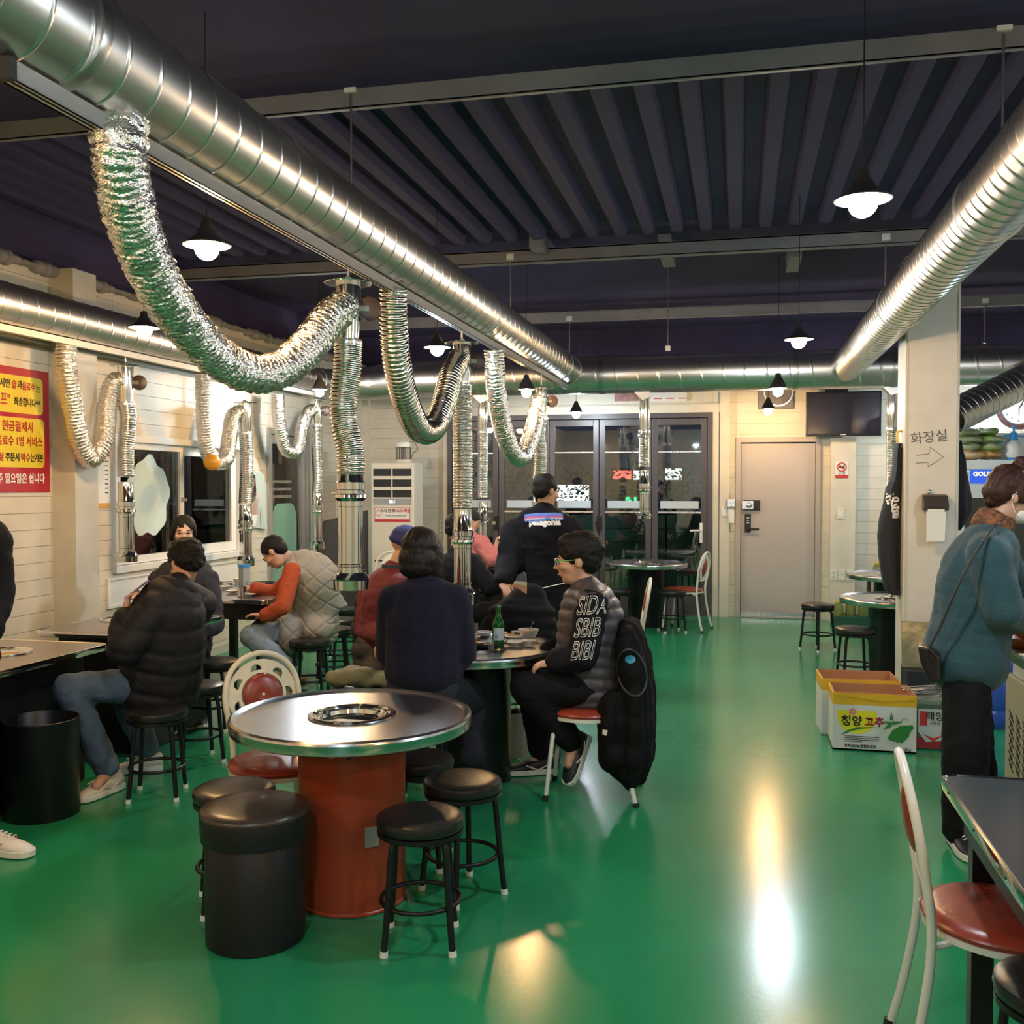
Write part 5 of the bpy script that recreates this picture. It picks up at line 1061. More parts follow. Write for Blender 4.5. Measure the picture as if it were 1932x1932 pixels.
def shoe(parent, ankle, toe, m, sole, s=1.0, name='shoe', flat=True, stripe=None):
    a = V(ankle); d = V(toe)-a
    if flat: d.z = 0
    d = d.normalized(); up = V((0, 0, 1)); up = (up-d*up.dot(d)).normalized(); r = d.cross(up)
    base = a-up*.075*s
    if flat: base.z = .008
    mb = MB(); vs = []
    S = [(-.075, .030, .075), (-.06, .036, .085), (-.02, .038, .080), (.03, .040, .070), (.08, .044, .052), (.13, .043, .042), (.17, .034, .032), (.19, .014, .020)]
    for x, w, h in S:
        for k in range(12):
            t = 2*PI*k/12; vs.append(base+d*x*s+r*w*s*math.cos(t)+up*(h*.5*s+h*.5*s*math.sin(t)+.006))
    fs = [(i*12+k, i*12+(k+1) % 12, (i+1)*12+(k+1) % 12, (i+1)*12+k) for i in range(len(S)-1) for k in range(12)]+[tuple(range(12)), tuple((len(S)-1)*12+k for k in range(12))]
    mb.add(vs, fs); o = mb.build(name, m, parent, smooth=70)
    vs = []
    for z in (-.012, .016):
        for x, w, h in S:
            vs.append(base+d*x*1.03*s+r*(w+.004)*s+up*(z+.008)); 
        for x, w, h in S[::-1]: vs.append(base+d*x*1.03*s-r*(w+.004)*s+up*(z+.008))
    n = len(S)*2; MB().add(vs, [tuple(range(n)), tuple(range(2*n-1, n-1, -1))]+[(k, n+k, n+(k+1) % n, (k+1) % n) for k in range(n)]).build('sole', sole, o, bevel=.003)
    for k in range(4):
        x = .035+.022*k; h = .070-.16*(x-.03); MB().tube([base+d*x*s-r*.020*s+up*(h+.006)*s, base+d*(x+.008)*s+up*(h+.014)*s, base+d*(x+.016)*s+r*.020*s+up*(h+.004)*s], .003, 5).build('lace', sole, o)
    if stripe:
        for sd in (-1, 1): MB().tube(smoothpath([base+d*-.035*s+r*sd*.0395*s+up*.05*s, base+d*.01*s+r*sd*.042*s+up*.028*s, base+d*.04*s+r*sd*.0435*s+up*.030*s, base+d*.085*s+r*sd*.040*s+up*.048*s], 5), .0035, 5).build('side_mark', stripe, o)
    return o
SKIN = mat('skin', (.56, .31, .21), .5, bump=.05, bscale=90, var=.1, vscale=20); SKIN2 = mat('pale skin', (.64, .40, .30), .5, bump=.04, bscale=90); HAIR = mat('black hair', (.006, .005, .005), .6, spec=.25, bump=.5, bscale=60, stretch=(3, 3, .4)); HAIR2 = mat('brown hair', (.040, .013, .009), .5, spec=.3, bump=.5, bscale=60, stretch=(3, 3, .4)); LIP = mat('lips', (.40, .13, .11), .4); EYEW = mat('eye white', (.6, .58, .55), .3)
def headgeo(mb, c, f, up, s=1.0):
    f = V(f).normalized(); up = V(up); up = (up-f*up.dot(f)).normalized(); r = f.cross(up)
    E = lambda o, a: mb.ell(c+f*o[0]*s+r*o[1]*s+up*o[2]*s, [f*a[0]*s, r*a[1]*s, up*a[2]*s], 18, 12)
    E((-.012, 0, .030), (.095, .076, .085)); E((.022, 0, -.025), (.068, .062, .075)); E((.035, 0, -.070), (.048, .050, .045)); E((.060, 0, -.088), (.024, .026, .020))
    E((.078, 0, .012), (.020, .045, .012))
    mb.add([c+f*a*s+r*b*s+up*h*s for a, b, h in ((.078, -.010, .010), (.078, .010, .010), (.118, 0, -.030), (.080, -.020, -.040), (.080, .020, -.040), (.085, 0, -.046))], [(0, 1, 2), (0, 2, 3), (1, 4, 2), (2, 4, 5), (2, 5, 3), (0, 3, 5, 4, 1)])
    E((.108, 0, -.028), (.012, .012, .010)); E((.088, .012, -.034), (.012, .009, .007)); E((.088, -.012, -.034), (.012, .009, .007))
    E((.084, 0, -.056), (.014, .024, .008)); E((.080, 0, -.066), (.012, .021, .008))
    for sd in (-1, 1):
        E((-.005, sd*.078, -.008), (.018, .008, .030)); E((.060, sd*.038, -.022), (.030, .024, .022))
    return f, up, r
def facebits(parent, c, f, up, r, s, lids=False, glasses=False, smile=False, brow=HAIR):
    B = lambda nm, o, a, m, p=None: MB().ell(c+f*o[0]*s+r*o[1]*s+up*o[2]*s, [f*a[0]*s, r*a[1]*s, up*a[2]*s], 12, 8).build(nm, m, p or parent, smooth=180)
    for sd in (-1, 1):
        e = B('eye', (.078, sd*.031, -.002), (.012, .014, .006), EYEW); B('iris', (.087, sd*.031, -.002), (.004, .0065, .0055), HAIR, e)
        MB().tube([c+f*.086*s+r*sd*.014*s+up*.018*s, c+f*.090*s+r*sd*.032*s+up*.024*s, c+f*.078*s+r*sd*.052*s+up*.016*s], [.003, .0042, .002], 6).build('eyebrow', brow, parent, smooth=180)
        MB().tube([c+f*.088*s+r*sd*.018*s+up*.003*s, c+f*.092*s+r*sd*.031*s+up*.006*s, c+f*.082*s+r*sd*.046*s+up*.002*s], .0018, 5).build('eyelash', HAIR, parent)
    l = B('mouth', (.092, 0, -.060), (.008, .022, .0055 if not smile else .008), LIP); B('mouth_line', (.0985, 0, -.061), (.003, .016, .0015), M_kp, l)
    if glasses:
        g = None
        for sd in (-1, 1):
            q = [c+f*(.106-.012*abs(math.cos(a))*(1 if math.cos(a)*sd > 0 else 0))*s+r*(sd*.033+.024*math.cos(a))*s+up*(-.001+.015*math.sin(a))*s for a in [2*PI*k/20 for k in range(20)]]
            o = MB().tube(q, .0022, 6, closed=True).build('glasses', M_steel, parent); g = g or o
        MB().tube([c+f*.108*s-r*.010*s+up*.004*s, c+f*.108*s+r*.010*s+up*.004*s], .002, 5).build('bridge', M_steel, g)
        for sd in (-1, 1): MB().tube([c+f*.10*s+r*sd*.056*s+up*.006*s, c+f*.05*s+r*sd*.078*s+up*.006*s, c-f*.01*s+r*sd*.080*s+up*.006*s, c-f*.025*s+r*sd*.080*s-up*.012*s], .0022, 5).build('temple', mat('green temple', (.10, .45, .08), .4), g)
def hair(parent, c, f, up, r, s, style, m=HAIR):
    mb = MB(); E = lambda o, a: mb.ell(c+f*o[0]*s+r*o[1]*s+up*o[2]*s, [f*a[0]*s, r*a[1]*s, up*a[2]*s], 20, 14)
    if style in ('short', 'messy', 'buzz'):
        k = .0 if style == 'buzz' else .008
        E((-.022, 0, .042), (.100+k, .084+k, .084+k)); E((-.050, 0, .0), (.060, .078+k, .070)); E((-.060, 0, -.035), (.036, .055, .035))
        if style != 'buzz': E((.025, .0, .085), (.065, .068, .042)); E((.045, .02, .070), (.040, .05, .030))
        for sd in (-1, 1): E((.008, sd*.070, .030), (.035, .014, .030))
    if style == 'bob':
        E((-.020, 0, .045), (.108, .096, .090)); E((-.040, 0, -.03), (.090, .100, .090)); E((-.048, 0, -.075), (.075, .092, .055))
        for sd in (-1, 1): E((.015, sd*.080, -.030), (.050, .024, .100))
    if style == 'pulled':
        E((-.020, 0, .040), (.100, .083, .086)); E((-.060, 0, .0), (.052, .070, .065)); E((-.115, 0, -.01), (.035, .035, .04))
        for sd in (-1, 1): E((.005, sd*.076, .01), (.045, .014, .050))
    if style == 'bun':
        E((-.022, 0, .038), (.102, .086, .086)); E((-.055, 0, -.010), (.060, .078, .065)); E((-.055, 0, -.055), (.034, .055, .032))
        for sd in (-1, 1): E((.012, sd*.074, .030), (.05, .016, .050))
        E((-.030, 0, .140), (.040, .040, .030)); E((.0, .01, .145), (.02, .02, .018)); mb.tube([c+up*.15*s, c+up*.16*s+f*.05*s, c+up*.165*s+f*.09*s], [.008, .005, .002], 6)
    if style == 'cap':
        E((-.010, 0, .045), (.105, .092, .085)); E((-.02, 0, .02), (.102, .090, .040))
    if style == 'cap2':
        E((-.010, 0, .050), (.102, .088, .080)); E((.10, 0, .045), (.07, .06, .010))
    me = remesh(mb, 'hair', .007, 3)
    amp = {'messy': .010, 'short': .006, 'buzz': .002, 'bob': .004, 'pulled': .003, 'bun': .007}.get(style, .001)
    def fn(co, no):
        out = np.zeros(len(co))
        for i, p in enumerate(co):
            q = V(p)-c; st = V((q.dot(f)*26, q.dot(r)*60, q.dot(up)*18)) if style in ('bob', 'pulled', 'bun') else V(q)*38
            out[i] = noise.noise(st)*amp+noise.noise(st*2.3)*amp*.6
        return out
    return meshpart(me, 'hair' if 'cap' not in style else 'cap', m, parent, fn)
def person(label, base, pelvis, chest, neck, head, face, right, sh=.185, arms=None, legs=None, top=None, bottom=None, hairst='short', hairm=HAIR, hs=1.0, headup=None, skin=SKIN, tops=None, feet=None, hands=None, facekw=None, bscale=1.0, voxel=.010, extra=None, topprof=None, nohands=False, hipw=.09, legr=(.085, .062, .048), armr=(.052, .044, .036), vest=None, hem=None):
    t = thing('person', label, 'person', base)
    right = V(right).normalized(); s = bscale; f = V(face).normalized(); up = V(headup) if headup else V((0, 0, 1))
    mb = MB(); prof = [(.150, .105), (.125, .090), (.150, .105), (.150, .085)]
    mid = pelvis.lerp(chest, .5); shc = chest.lerp(neck, .55)
    torso(mb, [pelvis, mid, chest, shc], [(a*s, b*s) for a, b in prof], right)
    limb(mb, [shc, neck, neck.lerp(head, .5)], [.07*s, .052*s, .050*s])
    sR, sL = shc+right*sh*s, shc-right*sh*s
    A = {}
    for sd, S_, key in ((1, sR, 'R'), (-1, sL, 'L')):
        a = (arms or {}).get(key)
        if a:
            S2 = a[0] if len(a) > 2 else S_; e, w = a[-2], a[-1]; A[key] = (S2, e, w); limb(mb, [shc, S2, e, w], [.055*s, .045*s, .036*s, .025*s])
            h = (hands or {}).get(key)
            d, pn, th, cu = h if h else ((w-e).normalized(), -up, V((0, 0, 1)), .5)
            hand(mb, w, d, pn, th, .98, cu)
    Lg = {}
    for sd, key in ((1, 'R'), (-1, 'L')):
        l = (legs or {}).get(key)
        if l: hp = pelvis+right*sd*hipw*s; Lg[key] = (hp, l[0], l[1]); limb(mb, [pelvis, hp, l[0], l[1]], [.09*s, .075*s, .052*s, .036*s]); ft = (feet or {}).get(key); limb(mb, [l[1], l[1]+(ft-l[1])*.6-V((0, 0, .03))], [.034, .025]) if ft else None
    ff, uu, rr = headgeo(mb, head, f, up, hs)
    # one continuous body surface
    me = remesh(mb, 'body', .0085 if voxel <= .01 else voxel, 2); meshpart(me, 'body', skin, t)
    if hairst: hair(t, head, ff, uu, rr, hs, hairst, hairm)
    if facekw is not None: facebits(t, head, ff, uu, rr, hs, **facekw)
    # upper garment
    if top:
        m, infl, fn = top['m'], top.get('infl', .02), top.get('fn')
        mb = MB(); pr = topprof or [(.165, .125), (.150, .115), (.172, .122), (.150, .09)]; lo = hem if hem else pelvis.lerp(mid, -.15)
        torso(mb, [lo, mid, chest, shc], [(a*s+infl, b*s+infl) for a, b in pr], right)
        limb(mb, [shc, neck.lerp(shc, .25)], [.085*s+infl*.6, .064*s+infl*.4])
        ar = top.get('armr', armr)
        if not top.get('sleeveless'):
            for S2, e, w in A.values():
                w2 = e.lerp(w, top.get('cuff', .92)); limb(mb, [shc.lerp(S2, .5), S2, e, w2], [ar[0]*s+infl, ar[0]*s+infl*.9, ar[1]*s+infl*.8, ar[2]*s+infl*.6])
        else:
            for S2, e, w in A.values(): limb(mb, [shc.lerp(S2, .5), S2.lerp(shc, .12)], [ar[0]*s+infl, ar[0]*s+infl*.8])
        if top.get('blobs'):
            for c_, ax in top['blobs']: mb.ell(c_, ax, 16, 12)
        me = remesh(mb, top.get('name', 'sweater'), voxel+.001, top.get('smooth', 8)); meshpart(me, top.get('name', 'sweater'), m, t, fn)
    if tops:   # inner shirt with sleeves below a vest
        for S2, e, w in A.values():
            mb = MB(); w2 = e.lerp(w, .93); limb(mb, [S2, e, w2], [armr[0]+tops.get('infl', .016), armr[1]+tops.get('infl', .016), armr[2]+tops.get('infl', .012)]); me = remesh(mb, 'sleeve', .009, 4); meshpart(me, 'sleeve', tops['m'], t, tops.get('fn'))
    if bottom:
        mb = MB(); mb.ell(pelvis, [right*(.150*s), V((0, 0, 1))*.10, right.cross(V((0, 0, 1)))*.11*s], 18, 12)
        for hp, k_, a_ in Lg.values(): limb(mb, [pelvis.lerp(hp, .6), hp, k_, k_.lerp(a_, .93)], [.09*s, (legr[0]+.012)*s, (legr[1]+.014)*s, (legr[2]+.012)*s])
        me = remesh(mb, 'trousers', voxel+.001, 4)
        def wr(co, no): return np.array([noise.noise(V(p)*18)*.006+noise.noise(V(p)*40)*.003 for p in co])
        meshpart(me, 'trousers', bottom, t, wr)
    return t, (ff, uu, rr), A, Lg
def fold(amp, sc_=14): return lambda co, no: np.array([noise.noise(V((p[0]*sc_, p[1]*sc_, p[2]*sc_*1.4)))*amp+noise.noise(V(p)*sc_*2.6)*amp*.4 for p in co])
DENIM = mat('blue denim', (.075, .115, .18), .8, bump=.3, bscale=120, var=.4, vscale=7); LDEN = mat('light denim', (.22, .30, .38), .8, bump=.3, bscale=120, var=.4, vscale=7); BLKT = mat('black trousers', (.007, .007, .009), .85, spec=.15, bump=.2, bscale=60)
BLK = mat('black jersey', (.008, .008, .012), .85, spec=.15, bump=.25, bscale=50); NAVY = mat('navy knit', (.014, .013, .030), .9, spec=.15, bump=.8, bscale=160, sheen=.05); PUFF = mat('black puffer shell', (.010, .0095, .013), .68, spec=.25, bump=.35, bscale=30); WSH = mat('white leather shoe', (.62, .56, .46), .45); WSO = mat('white sole', (.70, .68, .62), .5); KSH = mat('black shoe', (.015, .015, .017), .5)
def tube_quilt(origin, axis, pitch, amp, wob=.01):
    ax = V(axis).normalized(); ax_ = np.array(ax); o_ = np.array(V(origin))
    def fn(co, no):
        h = (co-o_) @ ax_; h = h+np.array([noise.noise(V(p)*6)*wob*2 for p in co]); return amp*(np.sqrt(np.abs(np.sin(PI*h/pitch)))-.7)+np.array([noise.noise(V(p)*22)*amp*.28 for p in co])
    return fn
P = at
# ---- 2: man in black puffer (back to camera, sitting, holding a phone)
pv, ch, nk, hd = P(302, 1288, 5.30), P(318, 1155, 5.24), P(338, 1100, 5.28), P(351, 1062, 5.36)
rt = (V((.45, .85, 0))).normalized()
fc = V((-.75, .45, -.42))
aL = (P(290, 1152, 5.12), P(236, 1222, 5.02), P(237, 1160, 5.12)); aR = (P(375, 1140, 5.50), P(330, 1200, 5.75), P(285, 1150, 5.5))
kn = P(128, 1298, 5.02); an = P(205, 1455, 5.16); kn2 = P(222, 1290, 5.45); an2 = P(280, 1416, 5.55)
t, hx, A_, L_ = person('person hunched on a stool in a black puffer jacket and blue jeans, holding a phone', V((pv.x, pv.y, 0)), pv, ch, nk, hd, fc, rt, arms={'L': aL, 'R': aR}, legs={'L': (kn, an), 'R': (kn2, an2)}, feet={'L': P(165, 1486, 4.98), 'R': P(255, 1432, 5.5)},
  top=dict(m=PUFF, infl=.045, name='puffer_jacket', fn=tube_quilt(pv, (ch-pv)+V((.05, 0, 0)), .118, .011), cuff=.80, armr=(.060, .056, .048)), topprof=[(.180, .155), (.180, .155), (.155, .130), (.105, .085)], bottom=DENIM, hairst='messy', hs=1.0, hands={'L': (V((.1, .1, 1)), V((.8, .3, .1)), V((-.3, .9, 0)), .55), 'R': (V((-.6, -.3, .7)), V((-.5, 0, 0)), V((0, -.5, .5)), .6)}, headup=V((-.3, .2, .9)), legr=(.085, .062, .056), facekw=None)
# stand up collar
cm = MB(); uu = (nk-ch).normalized()
cm.lathe(nk-uu*.055, [(.108, -.01), (.122, .02), (.112, .060), (.092, .068), (.088, .03), (.092, .0)], 28, uu, close=True); cm.build('collar', PUFF, t, smooth=70)
shoe(t, an+V((0, 0, -.01)), P(150, 1484, 4.98), WSH, WSO, 1.06, stripe=WSO); shoe(t, an2+V((0, 0, -.01)), P(225, 1430, 5.5), WSH, WSO, 1.0)
ph = P(258, 1112, 5.14); o = MB().box(ph, (.008, .07, .14), Matrix.Rotation(.35, 3, 'Z') @ Matrix.Rotation(.9, 3, 'Y')).build('smartphone', mat('lilac case', (.35, .28, .50), .4), bevel=.004); tag(o, 'phone in a lilac case held by the person in the black puffer jacket', 'phone')
# ---- 3: woman facing camera behind him
d = 7.0; pv, ch, nk, hd = P(347, 1210, d), P(350, 1110, d), P(349, 1050, d), P(347, 1004, d-.05)
fc = (O-hd); fc.z = -.5; t, hx, A_, L_ = person('person with centre parted black hair facing the viewer behind the puffer jacket', V((pv.x, pv.y, 0)), pv, ch, nk, hd, fc, V((-.87, -.5, 0)), arms={'L': (P(392, 1095, d), P(405, 1180, d-.1), P(375, 1190, d-.35)), 'R': (P(303, 1095, d), P(292, 1175, d-.1), P(318, 1190, d-.35))}, legs={'L': (P(375, 1230, d-.40), P(378, 1340, d-.35)), 'R': (P(320, 1230, d-.40), P(318, 1340, d-.35))}, top=dict(m=mat('navy hoodie', (.018, .018, .030), .85, bump=.3, bscale=60), infl=.035, name='hoodie', fn=fold(.008)), bottom=BLKT, hairst='pulled', facekw=dict(smile=True), skin=SKIN2, hs=.97)
st = place(stool0, V((pv.x, pv.y, 0)), .4, 'black stool under the person facing the viewer at the window side')
shoe(t, P(378, 1345, d-.35), P(380, 1352, d-.6), KSH, WSO); shoe(t, P(318, 1345, d-.35), P(316, 1352, d-.6), KSH, WSO)
# ---- 4: man in beige quilted vest
d = 7.6; pv, ch, nk, hd = P(592, 1185, 7.75), P(592, 1092, 7.62), P(548, 1053, 7.55), P(518, 1042, 7.5)
rt = V((.25, .97, 0)); fc = V((-.62, -.1, -.75)); hdup = V((-.70, 0, .55))
aL = (P(552, 1078, 7.42), P(533, 1145, 7.30), P(500, 1162, 7.32)); aR = (P(570, 1072, 7.85), P(520, 1120, 7.95), P(480, 1110, 7.85))
kn = P(474, 1200, 7.35); an = P(540, 1258, 7.3); kn2 = P(490, 1190, 7.7); an2 = P(560, 1245, 7.75)
bg = mat('beige quilt', (.30, .265, .215), .85, bump=.25, bscale=70)
ax1 = (V((0, 0, 1))*.72+V((.69, .1, 0))).normalized(); ax2 = (V((0, 0, 1))*.72-V((.69, .1, 0))).normalized()
def quilt(co, no):
    q1 = co @ np.array(ax1); q2 = co @ np.array(ax2); g = np.minimum(np.abs(np.sin(PI*q1/.10)), np.abs(np.sin(PI*q2/.10))); return -.009*np.exp(-(g/.16)**2)+np.array([noise.noise(V(p)*9)*.008 for p in co])
t, hx, A_, L_ = person('person bent over the dishes in a beige quilted vest and orange sweater', V((pv.x, pv.y, 0)), pv, ch, nk, hd, fc, rt, arms={'L': aL, 'R': aR}, legs={'L': (kn, an), 'R': (kn2, an2)}, feet={'L': P(505, 1275, 7.25)},
  top=dict(m=bg, infl=.040, name='quilted_vest', fn=quilt, smooth=50, sleeveless=True, blobs=[(P(622, 1130, 7.72), [V((.10, 0, -.08)), V((0, .17, 0)), V((.03, 0, .09))]), (P(552, 1195, 7.55), [V((.12, 0, 0)), V((0, .18, 0)), V((-.03, 0, .17))]), (P(595, 1185, 7.6), [V((.14, 0, 0)), V((0, .19, 0)), V((0, 0, .13))]), (P(640, 1140, 7.75), [V((.06, 0, -.02)), V((0, .13, 0)), V((0, 0, .03))])]), topprof=[(.185, .150), (.175, .150), (.180, .150), (.135, .11)],
  tops=dict(m=mat('orange knit', (.42, .07, .02), .85, bump=.5, bscale=120), infl=.020, fn=fold(.005, 22)), bottom=LDEN, hairst='buzz', headup=hdup, hs=1.0, voxel=.0075, facekw=dict(), hands={'L': (V((-.9, -.1, .1)), V((0, 0, -1)), V((0, .9, .2)), .3), 'R': (V((-.9, .1, .1)), V((0, 0, -1)), V((0, -.9, .2)), .5)}, legr=(.085, .070, .060))
shoe(t, an, P(500, 1270, 7.25), mat('tan shoe', (.22, .12, .06), .5), WSO); shoe(t, an2, P(520, 1258, 7.7), MATS['tan shoe'], WSO)
# ---- 5: person in burgundy and blue cap
d = 6.2; pv, ch, nk, hd = P(718, 1232, 6.2), P(730, 1130, 6.15), P(745, 1072, 6.15), P(766, 1030, 6.2)
t, hx, A_, L_ = person('person in a burgundy jacket and blue cap sitting beyond the navy sweater', V((pv.x, pv.y, 0)), pv, ch, nk, hd, V((.85, .45, -.35)), V((.45, -.85, 0)), arms={'R': (P(760, 1105, 5.98), P(775, 1185, 5.9), P(735, 1210, 5.75)), 'L': (P(700, 1110, 6.32), P(690, 1190, 6.2), P(725, 1200, 5.85))}, legs={'R': (P(785, 1245, 5.75), P(780, 1380, 5.8)), 'L': (P(760, 1235, 6.2), P(760, 1350, 6.2))},
  top=dict(m=mat('burgundy jacket', (.13, .012, .028), .7, bump=.3, bscale=40), infl=.035, name='jacket', fn=fold(.008), cuff=.9), bottom=BLKT, hairst='cap', hairm=mat('blue cap', (.025, .035, .17), .8, bump=.3, bscale=80), facekw=dict())
MB().lathe(nk-V((0, 0, .035)), [(.075, 0), (.088, .02), (.080, .06), (.066, .06), (.062, .0)], 24, close=True).build('scarf', mat('teal scarf', (.03, .07, .11), .9, var=.5, vscale=30), t, smooth=60)
shoe(t, P(780, 1386, 5.8), P(795, 1396, 5.6), KSH, WSO)
mb = MB(); [mb.ell(P(u, v, dd), [V((a, 0, 0)), V((0, a, 0)), V((0, 0, b))], 14, 10) for u, v, dd, a, b in ((700, 1140, 6.35, .11, .13), (698, 1185, 6.3, .12, .14), (705, 1230, 6.15, .14, .13), (715, 1262, 6.0, .12, .10), (690, 1255, 6.1, .08, .07))]
meshpart(remesh(mb, 'coat_skirt', .011, 5), 'coat_skirt', mat('dark padded coat', (.014, .013, .018), .6, bump=.3, bscale=30), t, tube_quilt(pv, (0, 0, 1), .09, .012))
p = P(709, 1205, 5.93); o = MB().lathe(p-V((0, 0, .03)), [(.010, 0), (.014, .03), (.022, .05), (.02, .055)], 14).build('red_cup', mat('red plastic', (.75, .03, .04), .35), smooth=50); tag(o, 'small bright red cup held low beside the dark coat', 'cup')
st = place(stool0, V((P(715, 1255, 6.2).x, P(715, 1255, 6.2).y, 0)), .7, 'black stool under the person in burgundy')
# ---- 6: woman in navy sweater, back to camera
d = 4.95; pv, ch, nk, hd = P(800, 1300, d), P(800, 1165, d), P(798, 1088, d), P(797, 1045, d+.02)
rt = V((.98, .18, 0))
aR = (P(858, 1135, 4.95), P(872, 1235, 5.0), P(865, 1215, 5.18)); aL = (P(742, 1135, 4.98), P(737, 1228, 5.05), P(752, 1215, 5.28))
t, hx, A_, L_ = person('person seen from behind in a navy sweater with a dark bob haircut', V((pv.x, pv.y, 0)), pv, ch, nk, hd, V((.25, .95, -.15)), rt, sh=.165, arms={'R': aR, 'L': aL}, legs={'R': (P(893, 1318, 5.30), P(893, 1432, 5.28)), 'L': (P(790, 1322, 5.42), P(780, 1420, 5.4))}, feet={'R': P(905, 1440, 5.4)},
  top=dict(m=NAVY, infl=.034, name='sweater', fn=fold(.006, 10), armr=(.055, .052, .046)), topprof=[(.168, .125), (.160, .118), (.168, .118), (.130, .085)], hem=P(800, 1268, d), bottom=mat('dark navy trousers', (.012, .013, .024), .8, bump=.2, bscale=60), hairst='bob', hairm=mat('dark brown bob', (.010, .006, .006), .5, spec=.3, bump=.5, bscale=50, stretch=(3, 3, .3)), hs=1.0, skin=SKIN2, legr=(.095, .080, .072), facekw=None)
shoe(t, P(893, 1440, 5.28), P(915, 1446, 5.5), KSH, WSO); st = place(stool0, V((pv.x, pv.y, 0)), .2, 'black stool under the person in the navy sweater')
# ---- 7: person in black behind the second extractor pipe
d = 8.1; pv, ch, nk, hd = P(872, 1165, d), P(868, 1085, d), P(862, 1035, d), P(864, 1000, d)
t, hx, A_, L_ = person('person in black with dark hair half hidden behind the second extractor pipe', V((pv.x, pv.y, 0)), pv, ch, nk, hd, V((.75, .5, -.4)), V((.55, -.8, 0)), arms={'R': (P(893, 1065, d-.2), P(925, 1110, d-.35), P(950, 1098, d-.3)), 'L': (P(832, 1068, d+.1), P(840, 1130, d+.1), P(880, 1130, d+.2))}, legs={'R': (P(940, 1150, d-.4), P(935, 1240, d-.4)), 'L': (P(930, 1150, d+.2), P(930, 1230, d+.2))}, top=dict(m=BLK, infl=.035, name='sweater', fn=fold(.008)), bottom=BLKT, hairst='short', facekw=None, voxel=.012)
st = place(stool0, V((pv.x, pv.y, 0)), .2, 'black stool under the person in black beside the second extractor pipe'); shoe(t, P(935, 1250, d-.4), P(945, 1252, d-.5), KSH, WSO)
# ---- 8: person in pink
d = 10.6; pv, ch, nk, hd = P(892, 1093, d), P(895, 1045, d), P(888, 1010, d), P(888, 982, d)
t, hx, A_, L_ = person('person in a loose pink top and dark cap raising a hand by the glass doors', V((pv.x, pv.y, 0)), pv, ch, nk, hd, V((.9, .3, -.3)), V((.3, -.95, 0)), arms={'R': (P(908, 1025, d-.2), P(930, 1055, d-.3), P(936, 1032, d-.25)), 'L': (P(880, 1025, d+.15), P(905, 1060, d+.2), P(930, 1060, d+.2))}, legs={'R': (P(938, 1098, d-.25), P(935, 1160, d-.25)), 'L': (P(935, 1098, d+.15), P(930, 1160, d+.15))}, hands={'R': (V((.1, 0, 1)), V((.8, 0, .2)), V((0, 1, 0)), .8)}, top=dict(m=mat('pink sweat', (.52, .17, .19), .85, bump=.2, bscale=40), infl=.045, name='pink_top', fn=fold(.012, 12), cuff=.55), bottom=BLKT, hairst='cap2', hairm=mat('dark cap', (.015, .022, .018), .8), facekw=None, voxel=.013, skin=SKIN2)
st = place(stool0, V((pv.x, pv.y, 0)), .2, 'black stool under the person in pink')
# ---- 9: standing man in black with a striped print
d = 7.15; pv, ch, nk, hd = P(1018, 1105, d), P(1022, 1010, d), P(1026, 958, d), P(1030, 926, d)
aL = (P(968, 1003, d), P(959, 1062, d-.12), P(947, 1098, d-.42)); aR = (P(1078, 1003, d), P(1092, 1070, d+.05), P(1082, 1125, d+.1))
t, hx, A_, L_ = person('standing person with a black long sleeved top and a striped mountain print on the back', V((pv.x, pv.y, 0)), pv, ch, nk, hd, V((.62, .75, -.25)), V((.98, .2, 0)), arms={'L': aL, 'R': aR}, legs={'R': (P(1048, 1210, d+.05), P(1048, 1300, d+.05)), 'L': (P(990, 1210, d), P(988, 1300, d))}, feet={}, hands={'L': (V((.45, -.6, -.5)), V((0, 0, -1)), V((.5, .3, 0)), .35)},
  top=dict(m=mat('black top', (.007, .007, .011), .85, spec=.15, bump=.3, bscale=40), infl=.040, name='long_sleeved_top', fn=fold(.010, 9), armr=(.055, .052, .045)), topprof=[(.175, .125), (.165, .115), (.18, .12), (.145, .09)], bottom=BLKT, hairst='buzz', facekw=dict(), hs=1.0)
tr = P(1048, 1318, d); shoe(t, P(1048, 1312, d+.05), P(1060, 1318, d+.3), KSH, WSO); shoe(t, P(988, 1312, d), P(995, 1318, d+.3), KSH, WSO)
sk = MB(); uP = smoothpath([P(1018, 1098, d), P(1012, 1160, d), P(1005, 1225, d)], 5)
for i, p in enumerate(uP): sk.ell(p, [V((.20+.012*i, 0, 0)), V((0, .15+.005*i, 0)), V((0, 0, .05))], 24, 8)
meshpart(remesh(sk, 'waist_apron', .012, 40), 'waist_apron', mat('black apron', (.006, .006, .010), .8, spec=.15, bump=.2, bscale=30), t, lambda co, no: np.array([noise.noise(V((p[0]*16, p[1]*16, p[2]*2)))*.02 for p in co]))
MB().tube(smoothpath([P(998, 1117, d-.22), P(1030, 1108, d-.24), P(1072, 1099, d-.14)], 6), .007, 6, flat=.5).build('apron_string', M_wp, t)
w_ = aL[2]; dw = (aL[2]-aL[1]).normalized(); MB().lathe(w_-dw*.02, [(.036, -.012), (.040, -.010), (.040, .010), (.036, .012)], 18, dw, close=True).build('wristband', mat('teal band', (.03, .22, .28), .6), t, smooth=40)
dg = bpy.context.evaluated_depsgraph_get(); dg.update()
topo = [o for o in C.objects if o.parent == t and o.name.startswith('long_sleeved_top')][0]
Pt = [Vector(v.co) for v in topo.data.vertices]
from mathutils.bvhtree import BVHTree
bvh = BVHTree.FromPolygons([v.co for v in topo.data.vertices], [p.vertices for p in topo.data.polygons])
